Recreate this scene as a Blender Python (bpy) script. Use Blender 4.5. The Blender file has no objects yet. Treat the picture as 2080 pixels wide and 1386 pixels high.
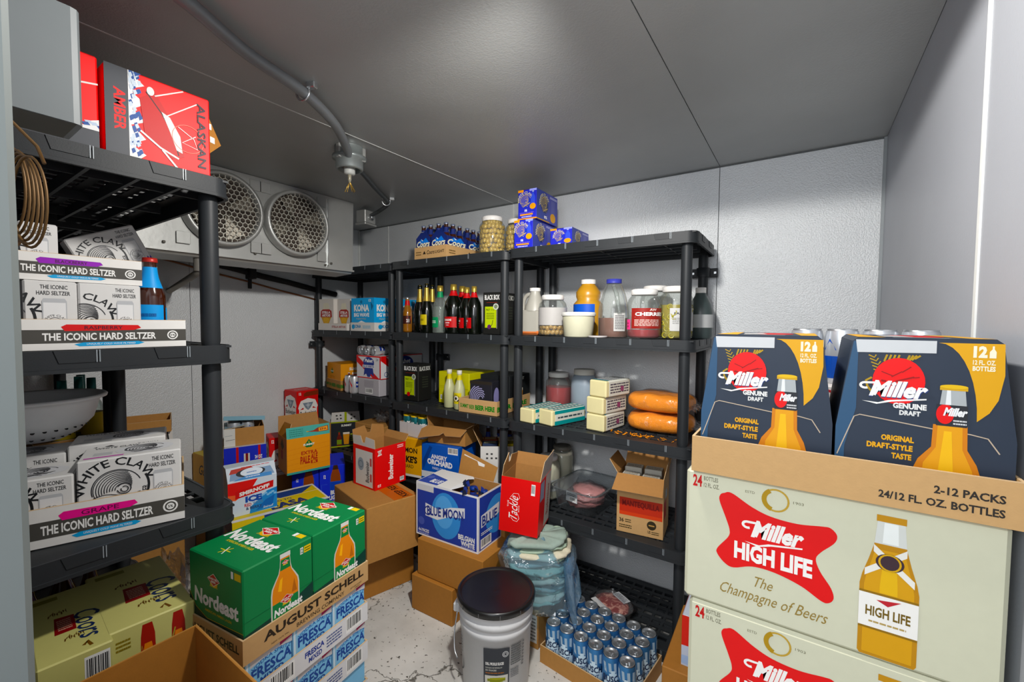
import bpy, math, random
from mathutils import Vector, Matrix
PI = math.pi
random.seed(7)
scene = bpy.context.scene
COL = scene.collection

# ------------------------------------------------------------------ camera
cam_d = bpy.data.cameras.new('camera')
cam_d.sensor_fit = 'HORIZONTAL'; cam_d.sensor_width = 36.0
cam_d.lens = 877.45 / 2080.0 * 36.0
cam_d.clip_start = 0.02; cam_d.clip_end = 50
cam = bpy.data.objects.new('camera', cam_d); COL.objects.link(cam)
cr = Vector((0.82798319, 0.56069719, 0.00790599)); cu_ = Vector((-0.03037222, 0.03076364, 0.99906513)); cd = Vector((-0.55992979, 0.82744925, -0.04250139))
cam.matrix_world = Matrix(((cr.x, cu_.x, -cd.x, 0), (cr.y, cu_.y, -cd.y, 0), (cr.z, cu_.z, -cd.z, 1.45), (0, 0, 0, 1)))
scene.camera = cam

# ------------------------------------------------------------------ world, lamps, exposure
world = bpy.data.worlds.new('World'); scene.world = world; world.use_nodes = True
bg = world.node_tree.nodes['Background']
bg.inputs['Color'].default_value = (0.86, 0.93, 1.0, 1); bg.inputs['Strength'].default_value = 0.9
def lamp(name, kind, loc, energy, color, size, rot=(0, 0, 0), sy=None):
    l = bpy.data.lights.new(name, kind); l.energy = energy; l.color = color
    if kind == 'AREA':
        l.shape = 'RECTANGLE'; l.size = size; l.size_y = sy or size
    else:
        l.shadow_soft_size = size
    o = bpy.data.objects.new(name, l); COL.objects.link(o); o.location = loc; o.rotation_euler = rot
    return o
# vapour-proof ceiling lamp over the aisle (above the frame), plus two added fill lights
cl_ = lamp('ceiling_lamp', 'SPOT', (-0.43, 0.74, 2.12), 31, (1.0, 0.97, 0.92), 0.045)
cl_.data.spot_size = math.radians(174); cl_.data.spot_blend = .06     # shaded fixture: no light upwards
sp_ = lamp('far_fill_spot', 'SPOT', (-0.43, 0.74, 2.12), 62, (1.0, 0.97, 0.92), 0.045)     # added spot at the same point, brightens the far shelves and pile
sp_.data.spot_size = math.radians(112); sp_.data.spot_blend = 1.0
sp_.rotation_euler = Vector((-1.27, 1.10, -1.0)).to_track_quat('-Z', 'Y').to_euler()
lamp('doorway_fill', 'AREA', (-0.15, -0.75, 1.85), 13, (0.95, 0.97, 1.0), 1.1, (math.radians(72), 0, math.radians(10)), 0.7)  # added area fill behind the camera, shining in through the doorway
scene.view_settings.view_transform = 'Standard'; scene.view_settings.look = 'None'
scene.view_settings.gamma = 1.0; scene.view_settings.use_curve_mapping = False
scene.view_settings.exposure = 0.62
scene.cycles.diffuse_bounces = 8

# ------------------------------------------------------------------ materials
def lin(h):
    h = h.lstrip('#'); o = []
    for i in (0, 2, 4):
        c = int(h[i:i+2], 16) / 255.0
        o.append(c / 12.92 if c <= .04045 else ((c + .055) / 1.055) ** 2.4)
    return (*o, 1)
MATS = {}
def M(key, col=None, rough=.5, metal=0.0, noise=.06, nscale=40, bump=0, bscale=200, trans=0.0, alpha=1.0, emit=0, coat=0, spec=.5):
    if key in MATS: return MATS[key]
    m = bpy.data.materials.new(key); m.use_nodes = True; nt = m.node_tree
    b = nt.nodes['Principled BSDF']
    b.inputs['Roughness'].default_value = rough; b.inputs['Metallic'].default_value = metal
    b.inputs['Specular IOR Level'].default_value = spec
    c = lin(col)
    tc = nt.nodes.new('ShaderNodeTexCoord')
    if noise:
        n = nt.nodes.new('ShaderNodeTexNoise'); n.inputs['Scale'].default_value = nscale; n.inputs['Detail'].default_value = 4
        nt.links.new(tc.outputs['Object'], n.inputs['Vector'])
        r = nt.nodes.new('ShaderNodeMixRGB'); r.blend_type = 'MIX'
        r.inputs[1].default_value = tuple(max(0, x * (1 - noise)) for x in c[:3]) + (1,)
        r.inputs[2].default_value = tuple(min(1, x * (1 + noise)) for x in c[:3]) + (1,)
        nt.links.new(n.outputs['Fac'], r.inputs[0]); nt.links.new(r.outputs[0], b.inputs['Base Color'])
    else:
        b.inputs['Base Color'].default_value = c
    if bump:
        n2 = nt.nodes.new('ShaderNodeTexNoise'); n2.inputs['Scale'].default_value = bscale; n2.inputs['Detail'].default_value = 3
        nt.links.new(tc.outputs['Object'], n2.inputs['Vector'])
        bp = nt.nodes.new('ShaderNodeBump'); bp.inputs['Strength'].default_value = bump; bp.inputs['Distance'].default_value = .004
        nt.links.new(n2.outputs['Fac'], bp.inputs['Height']); nt.links.new(bp.outputs[0], b.inputs['Normal'])
    if trans: b.inputs['Transmission Weight'].default_value = trans; b.inputs['IOR'].default_value = 1.4
    if alpha < 1: b.inputs['Alpha'].default_value = alpha
    if coat: b.inputs['Coat Weight'].default_value = coat; b.inputs['Coat Roughness'].default_value = .15
    if emit:
        b.inputs['Emission Color'].default_value = c; b.inputs['Emission Strength'].default_value = emit
    MATS[key] = m; return m
def P(h, rough=.48):            # printed board of one ink colour
    k = 'print_' + h.lstrip('#')
    if k in MATS: return MATS[k]
    c = lin(h); y = .2126 * c[0] + .7152 * c[1] + .0722 * c[2]
    c = [max(0.0, y + (v - y) * 1.25) * .92 for v in c[:3]]
    g = [12.92 * v if v <= .0031308 else 1.055 * v ** (1 / 2.4) - .055 for v in c]
    return M(k, '#%02x%02x%02x' % tuple(int(min(1, v) * 255 + .5) for v in g), rough, 0, .03, 60, spec=.28)
def thin_glass(key, tint, rough=.03, body=.12, bumpy=0):    # clear wall: mostly see-through with a fresnel gloss
    if key in MATS: return MATS[key]
    m = bpy.data.materials.new(key); m.use_nodes = True; nt = m.node_tree; nt.nodes.clear()
    out = nt.nodes.new('ShaderNodeOutputMaterial'); tr = nt.nodes.new('ShaderNodeBsdfTransparent'); gl = nt.nodes.new('ShaderNodeBsdfGlossy'); df = nt.nodes.new('ShaderNodeBsdfDiffuse')
    lw = nt.nodes.new('ShaderNodeLayerWeight'); lw.inputs['Blend'].default_value = .25
    c = lin(tint); tr.inputs[0].default_value = c; gl.inputs['Roughness'].default_value = rough; df.inputs[0].default_value = c
    m1 = nt.nodes.new('ShaderNodeMixShader'); m1.inputs[0].default_value = body
    nt.links.new(tr.outputs[0], m1.inputs[1]); nt.links.new(df.outputs[0], m1.inputs[2])
    m2 = nt.nodes.new('ShaderNodeMixShader'); mul = nt.nodes.new('ShaderNodeMath'); mul.operation = 'MULTIPLY_ADD'; mul.inputs[1].default_value = .40; mul.inputs[2].default_value = .02
    nt.links.new(lw.outputs['Fresnel'], mul.inputs[0]); nt.links.new(mul.outputs[0], m2.inputs[0])
    nt.links.new(m1.outputs[0], m2.inputs[1]); nt.links.new(gl.outputs[0], m2.inputs[2]); nt.links.new(m2.outputs[0], out.inputs[0])
    if bumpy:
        tc = nt.nodes.new('ShaderNodeTexCoord'); n = nt.nodes.new('ShaderNodeTexNoise'); n.inputs['Scale'].default_value = bumpy; bp = nt.nodes.new('ShaderNodeBump'); bp.inputs['Strength'].default_value = .8; bp.inputs['Distance'].default_value = .02
        nt.links.new(tc.outputs['Object'], n.inputs['Vector']); nt.links.new(n.outputs['Fac'], bp.inputs['Height']); nt.links.new(bp.outputs[0], gl.inputs['Normal']); nt.links.new(bp.outputs[0], lw.inputs['Normal'])
    MATS[key] = m; return m
def wall_metal(key, col, rough, metal, bump, scale, patch=.12, pscale=1.2):
    m = M(key, col, rough, metal, patch, pscale, 0)
    nt = m.node_tree; b = nt.nodes['Principled BSDF']
    tc = nt.nodes.new('ShaderNodeTexCoord'); v = nt.nodes.new('ShaderNodeTexNoise'); v.inputs['Scale'].default_value = scale; v.inputs['Detail'].default_value = 2
    nt.links.new(tc.outputs['Object'], v.inputs['Vector'])
    bp = nt.nodes.new('ShaderNodeBump'); bp.inputs['Strength'].default_value = bump; bp.inputs['Distance'].default_value = .003
    nt.links.new(v.outputs['Fac'], bp.inputs['Height']); nt.links.new(bp.outputs[0], b.inputs['Normal'])
    n = nt.nodes.new('ShaderNodeTexNoise'); n.inputs['Scale'].default_value = 3.5; n.inputs['Detail'].default_value = 5
    nt.links.new(tc.outputs['Object'], n.inputs['Vector'])
    mr = nt.nodes.new('ShaderNodeMapRange'); mr.inputs['To Min'].default_value = rough - .08; mr.inputs['To Max'].default_value = rough + .1
    nt.links.new(n.outputs['Fac'], mr.inputs['Value']); nt.links.new(mr.outputs[0], b.inputs['Roughness'])
    return m
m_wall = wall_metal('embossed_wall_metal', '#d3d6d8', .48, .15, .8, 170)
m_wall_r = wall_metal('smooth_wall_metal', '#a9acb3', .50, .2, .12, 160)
m_ceil = wall_metal('ceiling_metal', '#adafae', .46, .28, .2, 180, .2, 1.8)
m_galv = M('galvanised_steel', '#b4b5b2', .42, .55, .12, 9, .1, 60)
m_galv_d = M('dark_fan_grille_inside', '#4a4038', .8, 0, .3, 30)
m_shelf = M('black_shelf_plastic', '#25282b', .5, 0, .08, 30, .05, 400, spec=.3)
m_shelf_hi = M('black_shelf_plastic_edge', '#2f3337', .42, 0, .05, 30, spec=.35)
m_kraft = M('kraft_board', '#ad7a38', .75, 0, .10, 55, .05, 300)
m_kraft_in = M('kraft_board_inside', '#a37238', .8, 0, .10, 55, .05, 300)
m_kraft_o = M('orange_kraft_board', '#a66c1e', .72, 0, .10, 55, .05, 300)
m_kraft_l = M('pale_kraft_board', '#bd9560', .72, 0, .07, 70, .05, 300)
m_edge = M('board_edge', '#c7a77c', .8, 0, .15, 120)
m_black = M('matt_black', '#0b0b0c', .6, 0, 0)
m_white = P('#ecebe6')
m_steel = M('bright_steel', '#c9ccce', .25, .9, .05, 40)
m_alu = M('can_aluminium', '#c4c8cc', .28, .85, .04, 60)

# ------------------------------------------------------------------ mesh builder
class MB:
    def __init__(s): s.v = []; s.f = []; s.m = []; s.s = []; s.mats = []; s.X = Matrix()
    def mi(s, mat):
        if mat not in s.mats: s.mats.append(mat)
        return s.mats.index(mat)
    def add(s, vs, fs, mat, smooth=False):
        o = len(s.v); i = s.mi(mat)
        s.v += [tuple(s.X @ Vector(p)) for p in vs]
        for f in fs: s.f.append(tuple(o + k for k in f)); s.m.append(i); s.s.append(smooth)
        return s
    def box(s, x0, y0, z0, x1, y1, z1, mat, b=0.0):
        if b <= 0:
            vs = [(x, y, z) for z in (z0, z1) for y in (y0, y1) for x in (x0, x1)]
            return s.add(vs, [(0, 2, 3, 1), (4, 5, 7, 6), (0, 1, 5, 4), (2, 6, 7, 3), (0, 4, 6, 2), (1, 3, 7, 5)], mat)
        X = (x0, x1); Y = (y0, y1); Z = (z0, z1); vs = []; ix = {}
        for i in (0, 1):
            for j in (0, 1):
                for k in (0, 1):
                    sx, sy, sz = (b if i == 0 else -b), (b if j == 0 else -b), (b if k == 0 else -b)
                    for a, p in enumerate(((X[i], Y[j] + sy, Z[k] + sz), (X[i] + sx, Y[j], Z[k] + sz), (X[i] + sx, Y[j] + sy, Z[k]))):
                        ix[(i, j, k, a)] = len(vs); vs.append(p)
        q = lambda *t: ix[t]; fs = []
        for i in (0, 1):
            f = [q(i, 0, 0, 0), q(i, 1, 0, 0), q(i, 1, 1, 0), q(i, 0, 1, 0)]; fs.append(f if i else f[::-1])
            f = [q(0, i, 0, 1), q(1, i, 0, 1), q(1, i, 1, 1), q(0, i, 1, 1)]; fs.append(f[::-1] if i else f)
            f = [q(0, 0, i, 2), q(1, 0, i, 2), q(1, 1, i, 2), q(0, 1, i, 2)]; fs.append(f if i else f[::-1])
        for i in (0, 1):
            for j in (0, 1):
                fs.append([q(i, j, 0, 0), q(i, j, 0, 1), q(i, j, 1, 1), q(i, j, 1, 0)])
                fs.append([q(i, 0, j, 0), q(i, 0, j, 2), q(i, 1, j, 2), q(i, 1, j, 0)])
                fs.append([q(0, i, j, 1), q(0, i, j, 2), q(1, i, j, 2), q(1, i, j, 1)])
                for k in (0, 1): fs.append([q(i, j, k, 0), q(i, j, k, 1), q(i, j, k, 2)])
        return s.add(vs, fs, mat)
    def prism(s, poly, z0, z1, mat, smooth=False):          # extruded outline in xy
        n = len(poly); vs = [(x, y, z0) for x, y in poly] + [(x, y, z1) for x, y in poly]
        s.add(vs, [tuple(range(n))[::-1], tuple(range(n, 2 * n))], mat)
        return s.add(vs, [(i, (i + 1) % n, n + (i + 1) % n, n + i) for i in range(n)], mat, smooth)
    def lathe(s, prof, mat, n=28, cx=0, cy=0, smooth=True, cap=True, sx=1, sy=1, a0=0, a1=2 * PI):
        full = abs(a1 - a0 - 2 * PI) < 1e-6; k = n if full else n + 1
        vs = []
        for r, z in prof:
            for i in range(k):
                a = a0 + (a1 - a0) * i / n; vs.append((cx + r * sx * math.cos(a), cy + r * sy * math.sin(a), z))
        fs = []
        for j in range(len(prof) - 1):
            for i in range(n):
                i2 = (i + 1) % k; fs.append((j * k + i, j * k + i2, (j + 1) * k + i2, (j + 1) * k + i))
        s.add(vs, fs, mat, smooth)
        if cap and full:
            if prof[0][0] > 1e-5: s.add(vs[:k], [tuple(range(k))[::-1]], mat)
            if prof[-1][0] > 1e-5: s.add(vs[-k:], [tuple(range(k))], mat)
        return s
    def tube(s, pts, r, mat, n=10, closed=False, cap=True):
        pts = [Vector(p) for p in pts]; N = len(pts); vs = []; up = Vector((0, 0, 1)); prev = None
        for i, p in enumerate(pts):
            a = pts[(i - 1) % N] if (closed or i > 0) else p; b = pts[(i + 1) % N] if (closed or i < N - 1) else p
            t = (b - a).normalized()
            if prev is None:
                u = t.cross(up)
                if u.length < 1e-3: u = t.cross(Vector((1, 0, 0)))
            else: u = prev - t * prev.dot(t)
            u.normalize(); prev = u; w = t.cross(u); rr = r[i] if isinstance(r, (list, tuple)) else r
            for k in range(n): vs.append(tuple(p + (u * math.cos(2 * PI * k / n) + w * math.sin(2 * PI * k / n)) * rr))
        fs = []
        for i in range(N if closed else N - 1):
            for k in range(n): fs.append((i * n + k, i * n + (k + 1) % n, ((i + 1) % N) * n + (k + 1) % n, ((i + 1) % N) * n + k))
        if cap and not closed: fs += [tuple(range(n)), tuple(range((N - 1) * n, N * n))[::-1]]
        return s.add(vs, fs, mat, True)
    def sphere(s, c, r, mat, nu=12, nv=8, sx=1, sy=1, sz=1):
        vs = []; fs = []
        for j in range(nv + 1):
            t = PI * j / nv
            for i in range(nu): a = 2 * PI * i / nu; vs.append((c[0] + r * sx * math.sin(t) * math.cos(a), c[1] + r * sy * math.sin(t) * math.sin(a), c[2] + r * sz * math.cos(t)))
        for j in range(nv):
            for i in range(nu): fs.append((j * nu + i, (j + 1) * nu + i, (j + 1) * nu + (i + 1) % nu, j * nu + (i + 1) % nu))
        return s.add(vs, fs, mat, True)
    def build(s, name, parent=None, loc=(0, 0, 0), rot=(0, 0, 0)):
        me = bpy.data.meshes.new(name); me.from_pydata(s.v, [], s.f)
        for m in s.mats: me.materials.append(m)
        me.polygons.foreach_set('material_index', s.m); me.polygons.foreach_set('use_smooth', s.s); me.update()
        o = bpy.data.objects.new(name, me); COL.objects.link(o); o.location = loc; o.rotation_euler = rot
        if parent: o.parent = parent
        return o

def tag(o, label, cat, group=None, kind=None):
    if label: o['label'] = label
    if cat: o['category'] = cat
    if group: o['group'] = group
    if kind: o['kind'] = kind
    return o
def thing(name, label, cat, loc=(0, 0, 0), rz=0, group=None, rot=None):
    o = bpy.data.objects.new(name, None); COL.objects.link(o); o.empty_display_size = .05
    o.location = loc; o.rotation_euler = rot or (0, 0, rz)
    return tag(o, label, cat, group)
def dup(src, loc, rz=0, label=None, group=None, rot=None):
    r = src.copy(); COL.objects.link(r); r.location = loc; r.rotation_euler = rot or (0, 0, rz)
    if label: r['label'] = label
    if group: r['group'] = group
    for ch in src.children:
        c = ch.copy(); COL.objects.link(c); c.parent = r
        for g in ch.children:
            d = g.copy(); COL.objects.link(d); d.parent = c
    return r
R = math.radians

# ------------------------------------------------------------------ printed art on a face
GL = {}
def glyphs(t, bold, shear):
    k = (t, bold, shear)
    if k in GL: return GL[k]
    c = bpy.data.curves.new('t', 'FONT'); c.body = t; c.size = 1; c.offset = bold; c.shear = shear; c.resolution_u = 2; c.fill_mode = 'FRONT'
    o = bpy.data.objects.new('t', c); me = bpy.data.meshes.new_from_object(o)
    vs = [(v.co.x, v.co.y) for v in me.vertices]; fs = [tuple(p.vertices) for p in me.polygons]
    bpy.data.objects.remove(o); bpy.data.meshes.remove(me); bpy.data.curves.remove(c)
    if not vs: vs = [(0, 0)]
    x0 = min(v[0] for v in vs); x1 = max(v[0] for v in vs); y0 = min(v[1] for v in vs); y1 = max(v[1] for v in vs)
    w = max(x1 - x0, 1e-6); h = max(y1 - y0, 1e-6)
    GL[k] = ([((x - x0) / w, (y - y0) / h) for x, y in vs], fs, w / h); return GL[k]
def clip01(pts, fs):              # print never runs past the edge of its panel
    V = []; F = []
    for f in fs:
        poly = [pts[i] for i in f]
        for ax, lim, sg in ((0, 0, 1), (0, 1, -1), (1, 0, 1), (1, 1, -1)):
            out = []
            for i in range(len(poly)):
                a, b = poly[i - 1], poly[i]; da = (a[ax] - lim) * sg; db = (b[ax] - lim) * sg
                if (da >= 0) != (db >= 0):
                    t = da / (da - db); out.append((a[0] + (b[0] - a[0]) * t, a[1] + (b[1] - a[1]) * t))
                if db >= 0: out.append(b)
            poly = out
            if len(poly) < 3: break
        if len(poly) >= 3: F.append(tuple(range(len(V), len(V) + len(poly)))); V += poly
    return V, F
def layer(bb, pts):                # print only rises above what it overlaps
    x0 = min(p[0] for p in pts); x1 = max(p[0] for p in pts); y0 = min(p[1] for p in pts); y1 = max(p[1] for p in pts)
    k = 1 + max([b[4] for b in bb if b[0] < x1 and b[1] > x0 and b[2] < y1 and b[3] > y0], default=0)
    bb.append((x0, x1, y0, y1, k)); return k
class Art:
    """all coordinates are fractions of the face (0..1 from lower left)"""
    def __init__(s, mb, pos, w, h): s.mb = mb; s.pos = pos; s.w = w; s.h = h; s.l = 0; s.step = .00012; s.bb = []
    def put(s, pts, fs, col, mat=None):
        s.l = layer(s.bb, pts)
        if any(x < 0 or x > 1 or y < 0 or y > 1 for x, y in pts): pts, fs = clip01(pts, fs)
        if fs: s.mb.add([s.pos(x * s.w, y * s.h, .0002 + s.l * s.step) for x, y in pts], fs, mat or P(col))
    def poly(s, pts, col, mat=None): s.put(pts, [tuple(range(len(pts)))], col, mat)
    def rect(s, x0, y0, x1, y1, col, mat=None, sub=1):
        if sub == 1: return s.poly([(x0, y0), (x1, y0), (x1, y1), (x0, y1)], col, mat)
        pts = []; fs = []
        for i in range(sub + 1): x = x0 + (x1 - x0) * i / sub; pts += [(x, y0), (x, y1)]
        for i in range(sub): fs.append((2 * i, 2 * i + 2, 2 * i + 3, 2 * i + 1))
        s.put(pts, fs, col, mat)
    def smooth(s, pts, col, k=6):
        V = [Vector(p) for p in pts]; n = len(V); out = []
        for i in range(n):
            p0, p1, p2, p3 = V[i-1], V[i], V[(i+1) % n], V[(i+2) % n]
            for j in range(k):
                t = j / k; q = .5 * ((2*p1) + (p2-p0)*t + (2*p0-5*p1+4*p2-p3)*t*t + (3*p1-p0-3*p2+p3)*t**3); out.append((q.x, q.y))
        s.poly(out, col)
    def ell(s, cx, cy, rx, ry, col, n=28): s.poly([(cx + rx * math.cos(2 * PI * i / n), cy + ry * math.sin(2 * PI * i / n)) for i in range(n)], col)
    def circ(s, cx, cy, r, col, n=28): s.ell(cx, cy, r * s.h / s.w, r, col, n)           # r as a fraction of the height
    def line(s, pts, wd, col, closed=False):                                          # wd as a fraction of the height
        Q = [Vector((x * s.w, y * s.h)) for x, y in pts]; n = len(Q); hw = wd * s.h / 2; vs = []; fs = []
        for i in range(n):
            a = Q[(i - 1) % n] if closed or i else Q[i]; b = Q[(i + 1) % n] if closed or i < n - 1 else Q[i]
            t = (b - a); t = t.normalized() if t.length > 1e-9 else Vector((1, 0)); nrm = Vector((-t.y, t.x)) * hw
            for q in (Q[i] + nrm, Q[i] - nrm): vs.append((q.x / s.w, q.y / s.h))
        for i in range(n if closed else n - 1): j = (i + 1) % n; fs.append((2 * i, 2 * i + 1, 2 * j + 1, 2 * j))
        s.put(vs, fs, col)
    def arcline(s, cx, cy, r, a0, a1, wd, col, n=18, ar=1.0):
        s.line([(cx + r * s.h / s.w * math.cos(R(a0 + (a1 - a0) * i / n)), cy + r * ar * math.sin(R(a0 + (a1 - a0) * i / n))) for i in range(n + 1)], wd, col)
    def ring(s, cx, cy, r, wd, col, n=30): s.line([(cx + r * s.h / s.w * math.cos(2 * PI * i / n), cy + r * math.sin(2 * PI * i / n)) for i in range(n)], wd, col, True)
    def text(s, t, x0, y0, x1, y1, col, bold=.0, shear=0, rot=0, rise=0, skin=None):
        vs, fs, ar = glyphs(t, bold, shear); o = []
        for x, y in vs:
            if rot == 90: px, py = x0 + (1 - y) * (x1 - x0), y0 + x * (y1 - y0)
            elif rot == -90: px, py = x0 + y * (x1 - x0), y1 - x * (y1 - y0)
            elif rot == 180: px, py = x1 - x * (x1 - x0), y1 - y * (y1 - y0)
            else: px, py = x0 + x * (x1 - x0), y0 + y * (y1 - y0) + rise * x
            o.append((px, py))
        s.put(o, fs, col)
    def arc(s, t, cx, cy, r, mid, span, hh, col, bold=.0, inside=False):
        vs, fs, ar = glyphs(t, bold, 0); o = []
        for x, y in vs:
            if inside: a = R(mid - span / 2 + x * span); q = r + (1 - y) * hh
            else: a = R(mid + span / 2 - x * span); q = r + y * hh
            o.append((cx + q * s.h / s.w * math.cos(a), cy + q * math.sin(a)))
        s.put(o, fs, col)
    def bottle(s, x0, y0, x1, y1, glass, cap='#d8d8d4', neck=None, label=None, edge=None):
        w = x1 - x0; h = y1 - y0; c = (x0 + x1) / 2
        half = [(.5, 0), (.5, .50), (.47, .58), (.36, .66), (.24, .74), (.19, .82), (.17, .95)]
        def out(k): return [(c + hx * w * k, y0 + hy * h) for hx, hy in half] + [(c - hx * w * k, y0 + hy * h) for hx, hy in half[::-1]]
        if edge: s.poly([(c + (px - c) * 1.1, py + (.01 * h)) for px, py in out(1)], edge)
        s.poly(out(1), glass)
        s.rect(c - .2 * w, y0 + .94 * h, c + .2 * w, y1, cap)
        if neck: s.poly([(c - .2 * w, y0 + .78 * h), (c + .2 * w, y0 + .78 * h), (c + .17 * w, y0 + .92 * h), (c - .17 * w, y0 + .92 * h)], neck)
        if label: s.rect(x0, y0 + .1 * h, x1, y0 + .42 * h, label)
    def barcode(s, x0, y0, x1, y1, n=11):
        s.rect(x0, y0, x1, y1, '#f4f4f2'); rnd = random.Random(n); x = x0 + (x1 - x0) * .06; pts = []; fs = []
        while x < x1 - (x1 - x0) * .08:
            d = (x1 - x0) * rnd.choice((.02, .03, .05)); k = len(pts)
            pts += [(x, y0 + (y1 - y0) * .2), (x + d, y0 + (y1 - y0) * .2), (x + d, y1 - (y1 - y0) * .08), (x, y1 - (y1 - y0) * .08)]; fs.append((k, k + 1, k + 2, k + 3)); x += d + (x1 - x0) * rnd.choice((.02, .04))
        s.put(pts, fs, '#202124')
    def lines(s, x0, y0, x1, y1, n, col, fill=.5):          # small print too fine to read
        pts = []; fs = []; rnd = random.Random(int(x0 * 999) + n); dy = (y1 - y0) / n
        for i in range(n):
            x = x0; y = y1 - (i + 1) * dy + dy * .2
            while x < x1 - .001:
                d = min((x1 - x0) * rnd.uniform(.08, .22), x1 - x); k = len(pts)
                pts += [(x, y), (x + d * .85, y), (x + d * .85, y + dy * fill), (x, y + dy * fill)]; fs.append((k, k + 1, k + 2, k + 3)); x += d
        s.put(pts, fs, col)
def plane_pos(o, u, v):
    o = Vector(o); u = Vector(u); v = Vector(v); n = u.cross(v)
    return lambda a, b, l: tuple(o + u * a + v * b + n * l)
def cyl_pos(r, z0, a0):           # wraps counter-clockwise as seen from above; u = arc length from angle a0
    def f(u, v, l): a = a0 + u / r; q = r + .0004 + l; return (q * math.cos(a), q * math.sin(a), z0 + v)
    return f
def face(mb, name, w, d, h, fn, z0=0):
    F = {'front': ((-w/2, -d/2, z0), (1, 0, 0), (0, 0, 1), w, h), 'right': ((w/2, -d/2, z0), (0, 1, 0), (0, 0, 1), d, h),
         'left': ((-w/2, d/2, z0), (0, -1, 0), (0, 0, 1), d, h), 'back': ((w/2, d/2, z0), (-1, 0, 0), (0, 0, 1), w, h),
         'top': ((-w/2, -d/2, z0 + h), (1, 0, 0), (0, 1, 0), w, d), 'topside': ((-w/2, d/2, z0 + h), (0, -1, 0), (1, 0, 0), d, w)}[name]
    fn(Art(mb, plane_pos(F[0], F[1], F[2]), F[3], F[4]))
def corner(pt, which, w, d, rz):  # box centre from the ground position of one corner
    sx, sy = {'FL': (-1, -1), 'FR': (1, -1), 'BL': (-1, 1), 'BR': (1, 1)}[which]
    c, s = math.cos(rz), math.sin(rz); x = sx * w / 2; y = sy * d / 2
    return (pt[0] - (c * x - s * y), pt[1] - (s * x + c * y))
def carton(name, label, cat, dims, at, z, deg, col, arts=None, which='C', group=None, bev=.003, mat=None):
    w, d, h = dims; rz = R(deg); x, y = at if which == 'C' else corner(at, which, w, d, rz)
    mb = MB(); mb.box(-w/2, -d/2, 0, w/2, d/2, h, mat or P(col), bev)
    for f, fn in (arts or {}).items(): face(mb, f, w, d, h, fn)
    o = mb.build(name, None, (x, y, z), (0, 0, rz)); return tag(o, label, cat, group)
def tray_mesh(w, d, h, out, inn, t=.004, arts=None, notch=None):
    """low open tray; notch = depth of the die-cut dip in the long sides"""
    mb = MB(); mb.box(-w/2, -d/2, 0, w/2, d/2, t, out)
    for sx in (-1, 1): mb.box(min(sx*w/2, sx*(w/2-t)), -d/2, t, max(sx*w/2, sx*(w/2-t)), d/2, h, out)
    for sy in (-1, 1): mb.box(-w/2 + t, min(sy*d/2, sy*(d/2-t)), t, w/2 - t, max(sy*d/2, sy*(d/2-t)), h - (notch or 0), out)
    for sx in (-1, 1): mb.box(min(sx*w/2, sx*(w/2-t)), -d/2, h, max(sx*w/2, sx*(w/2-t)), d/2, h + .0008, m_edge)
    for sy in (-1, 1): mb.box(-w/2 + t, min(sy*d/2, sy*(d/2-t)), h - (notch or 0), w/2 - t, max(sy*d/2, sy*(d/2-t)), h - (notch or 0) + .0008, m_edge)
    for f, fn in (arts or {}).items(): face(mb, f, w, d, h, fn)
    return mb
def tray(name, label, cat, dims, at, z, deg, mat=None, arts=None, which='C', group=None, notch=None):
    w, d, h = dims; rz = R(deg); x, y = at if which == 'C' else corner(at, which, w, d, rz)
    o = tray_mesh(w, d, h, mat or m_kraft, m_kraft_in, arts=arts, notch=notch).build(name, None, (x, y, z), (0, 0, rz))
    return tag(o, label, cat, group)
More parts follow.
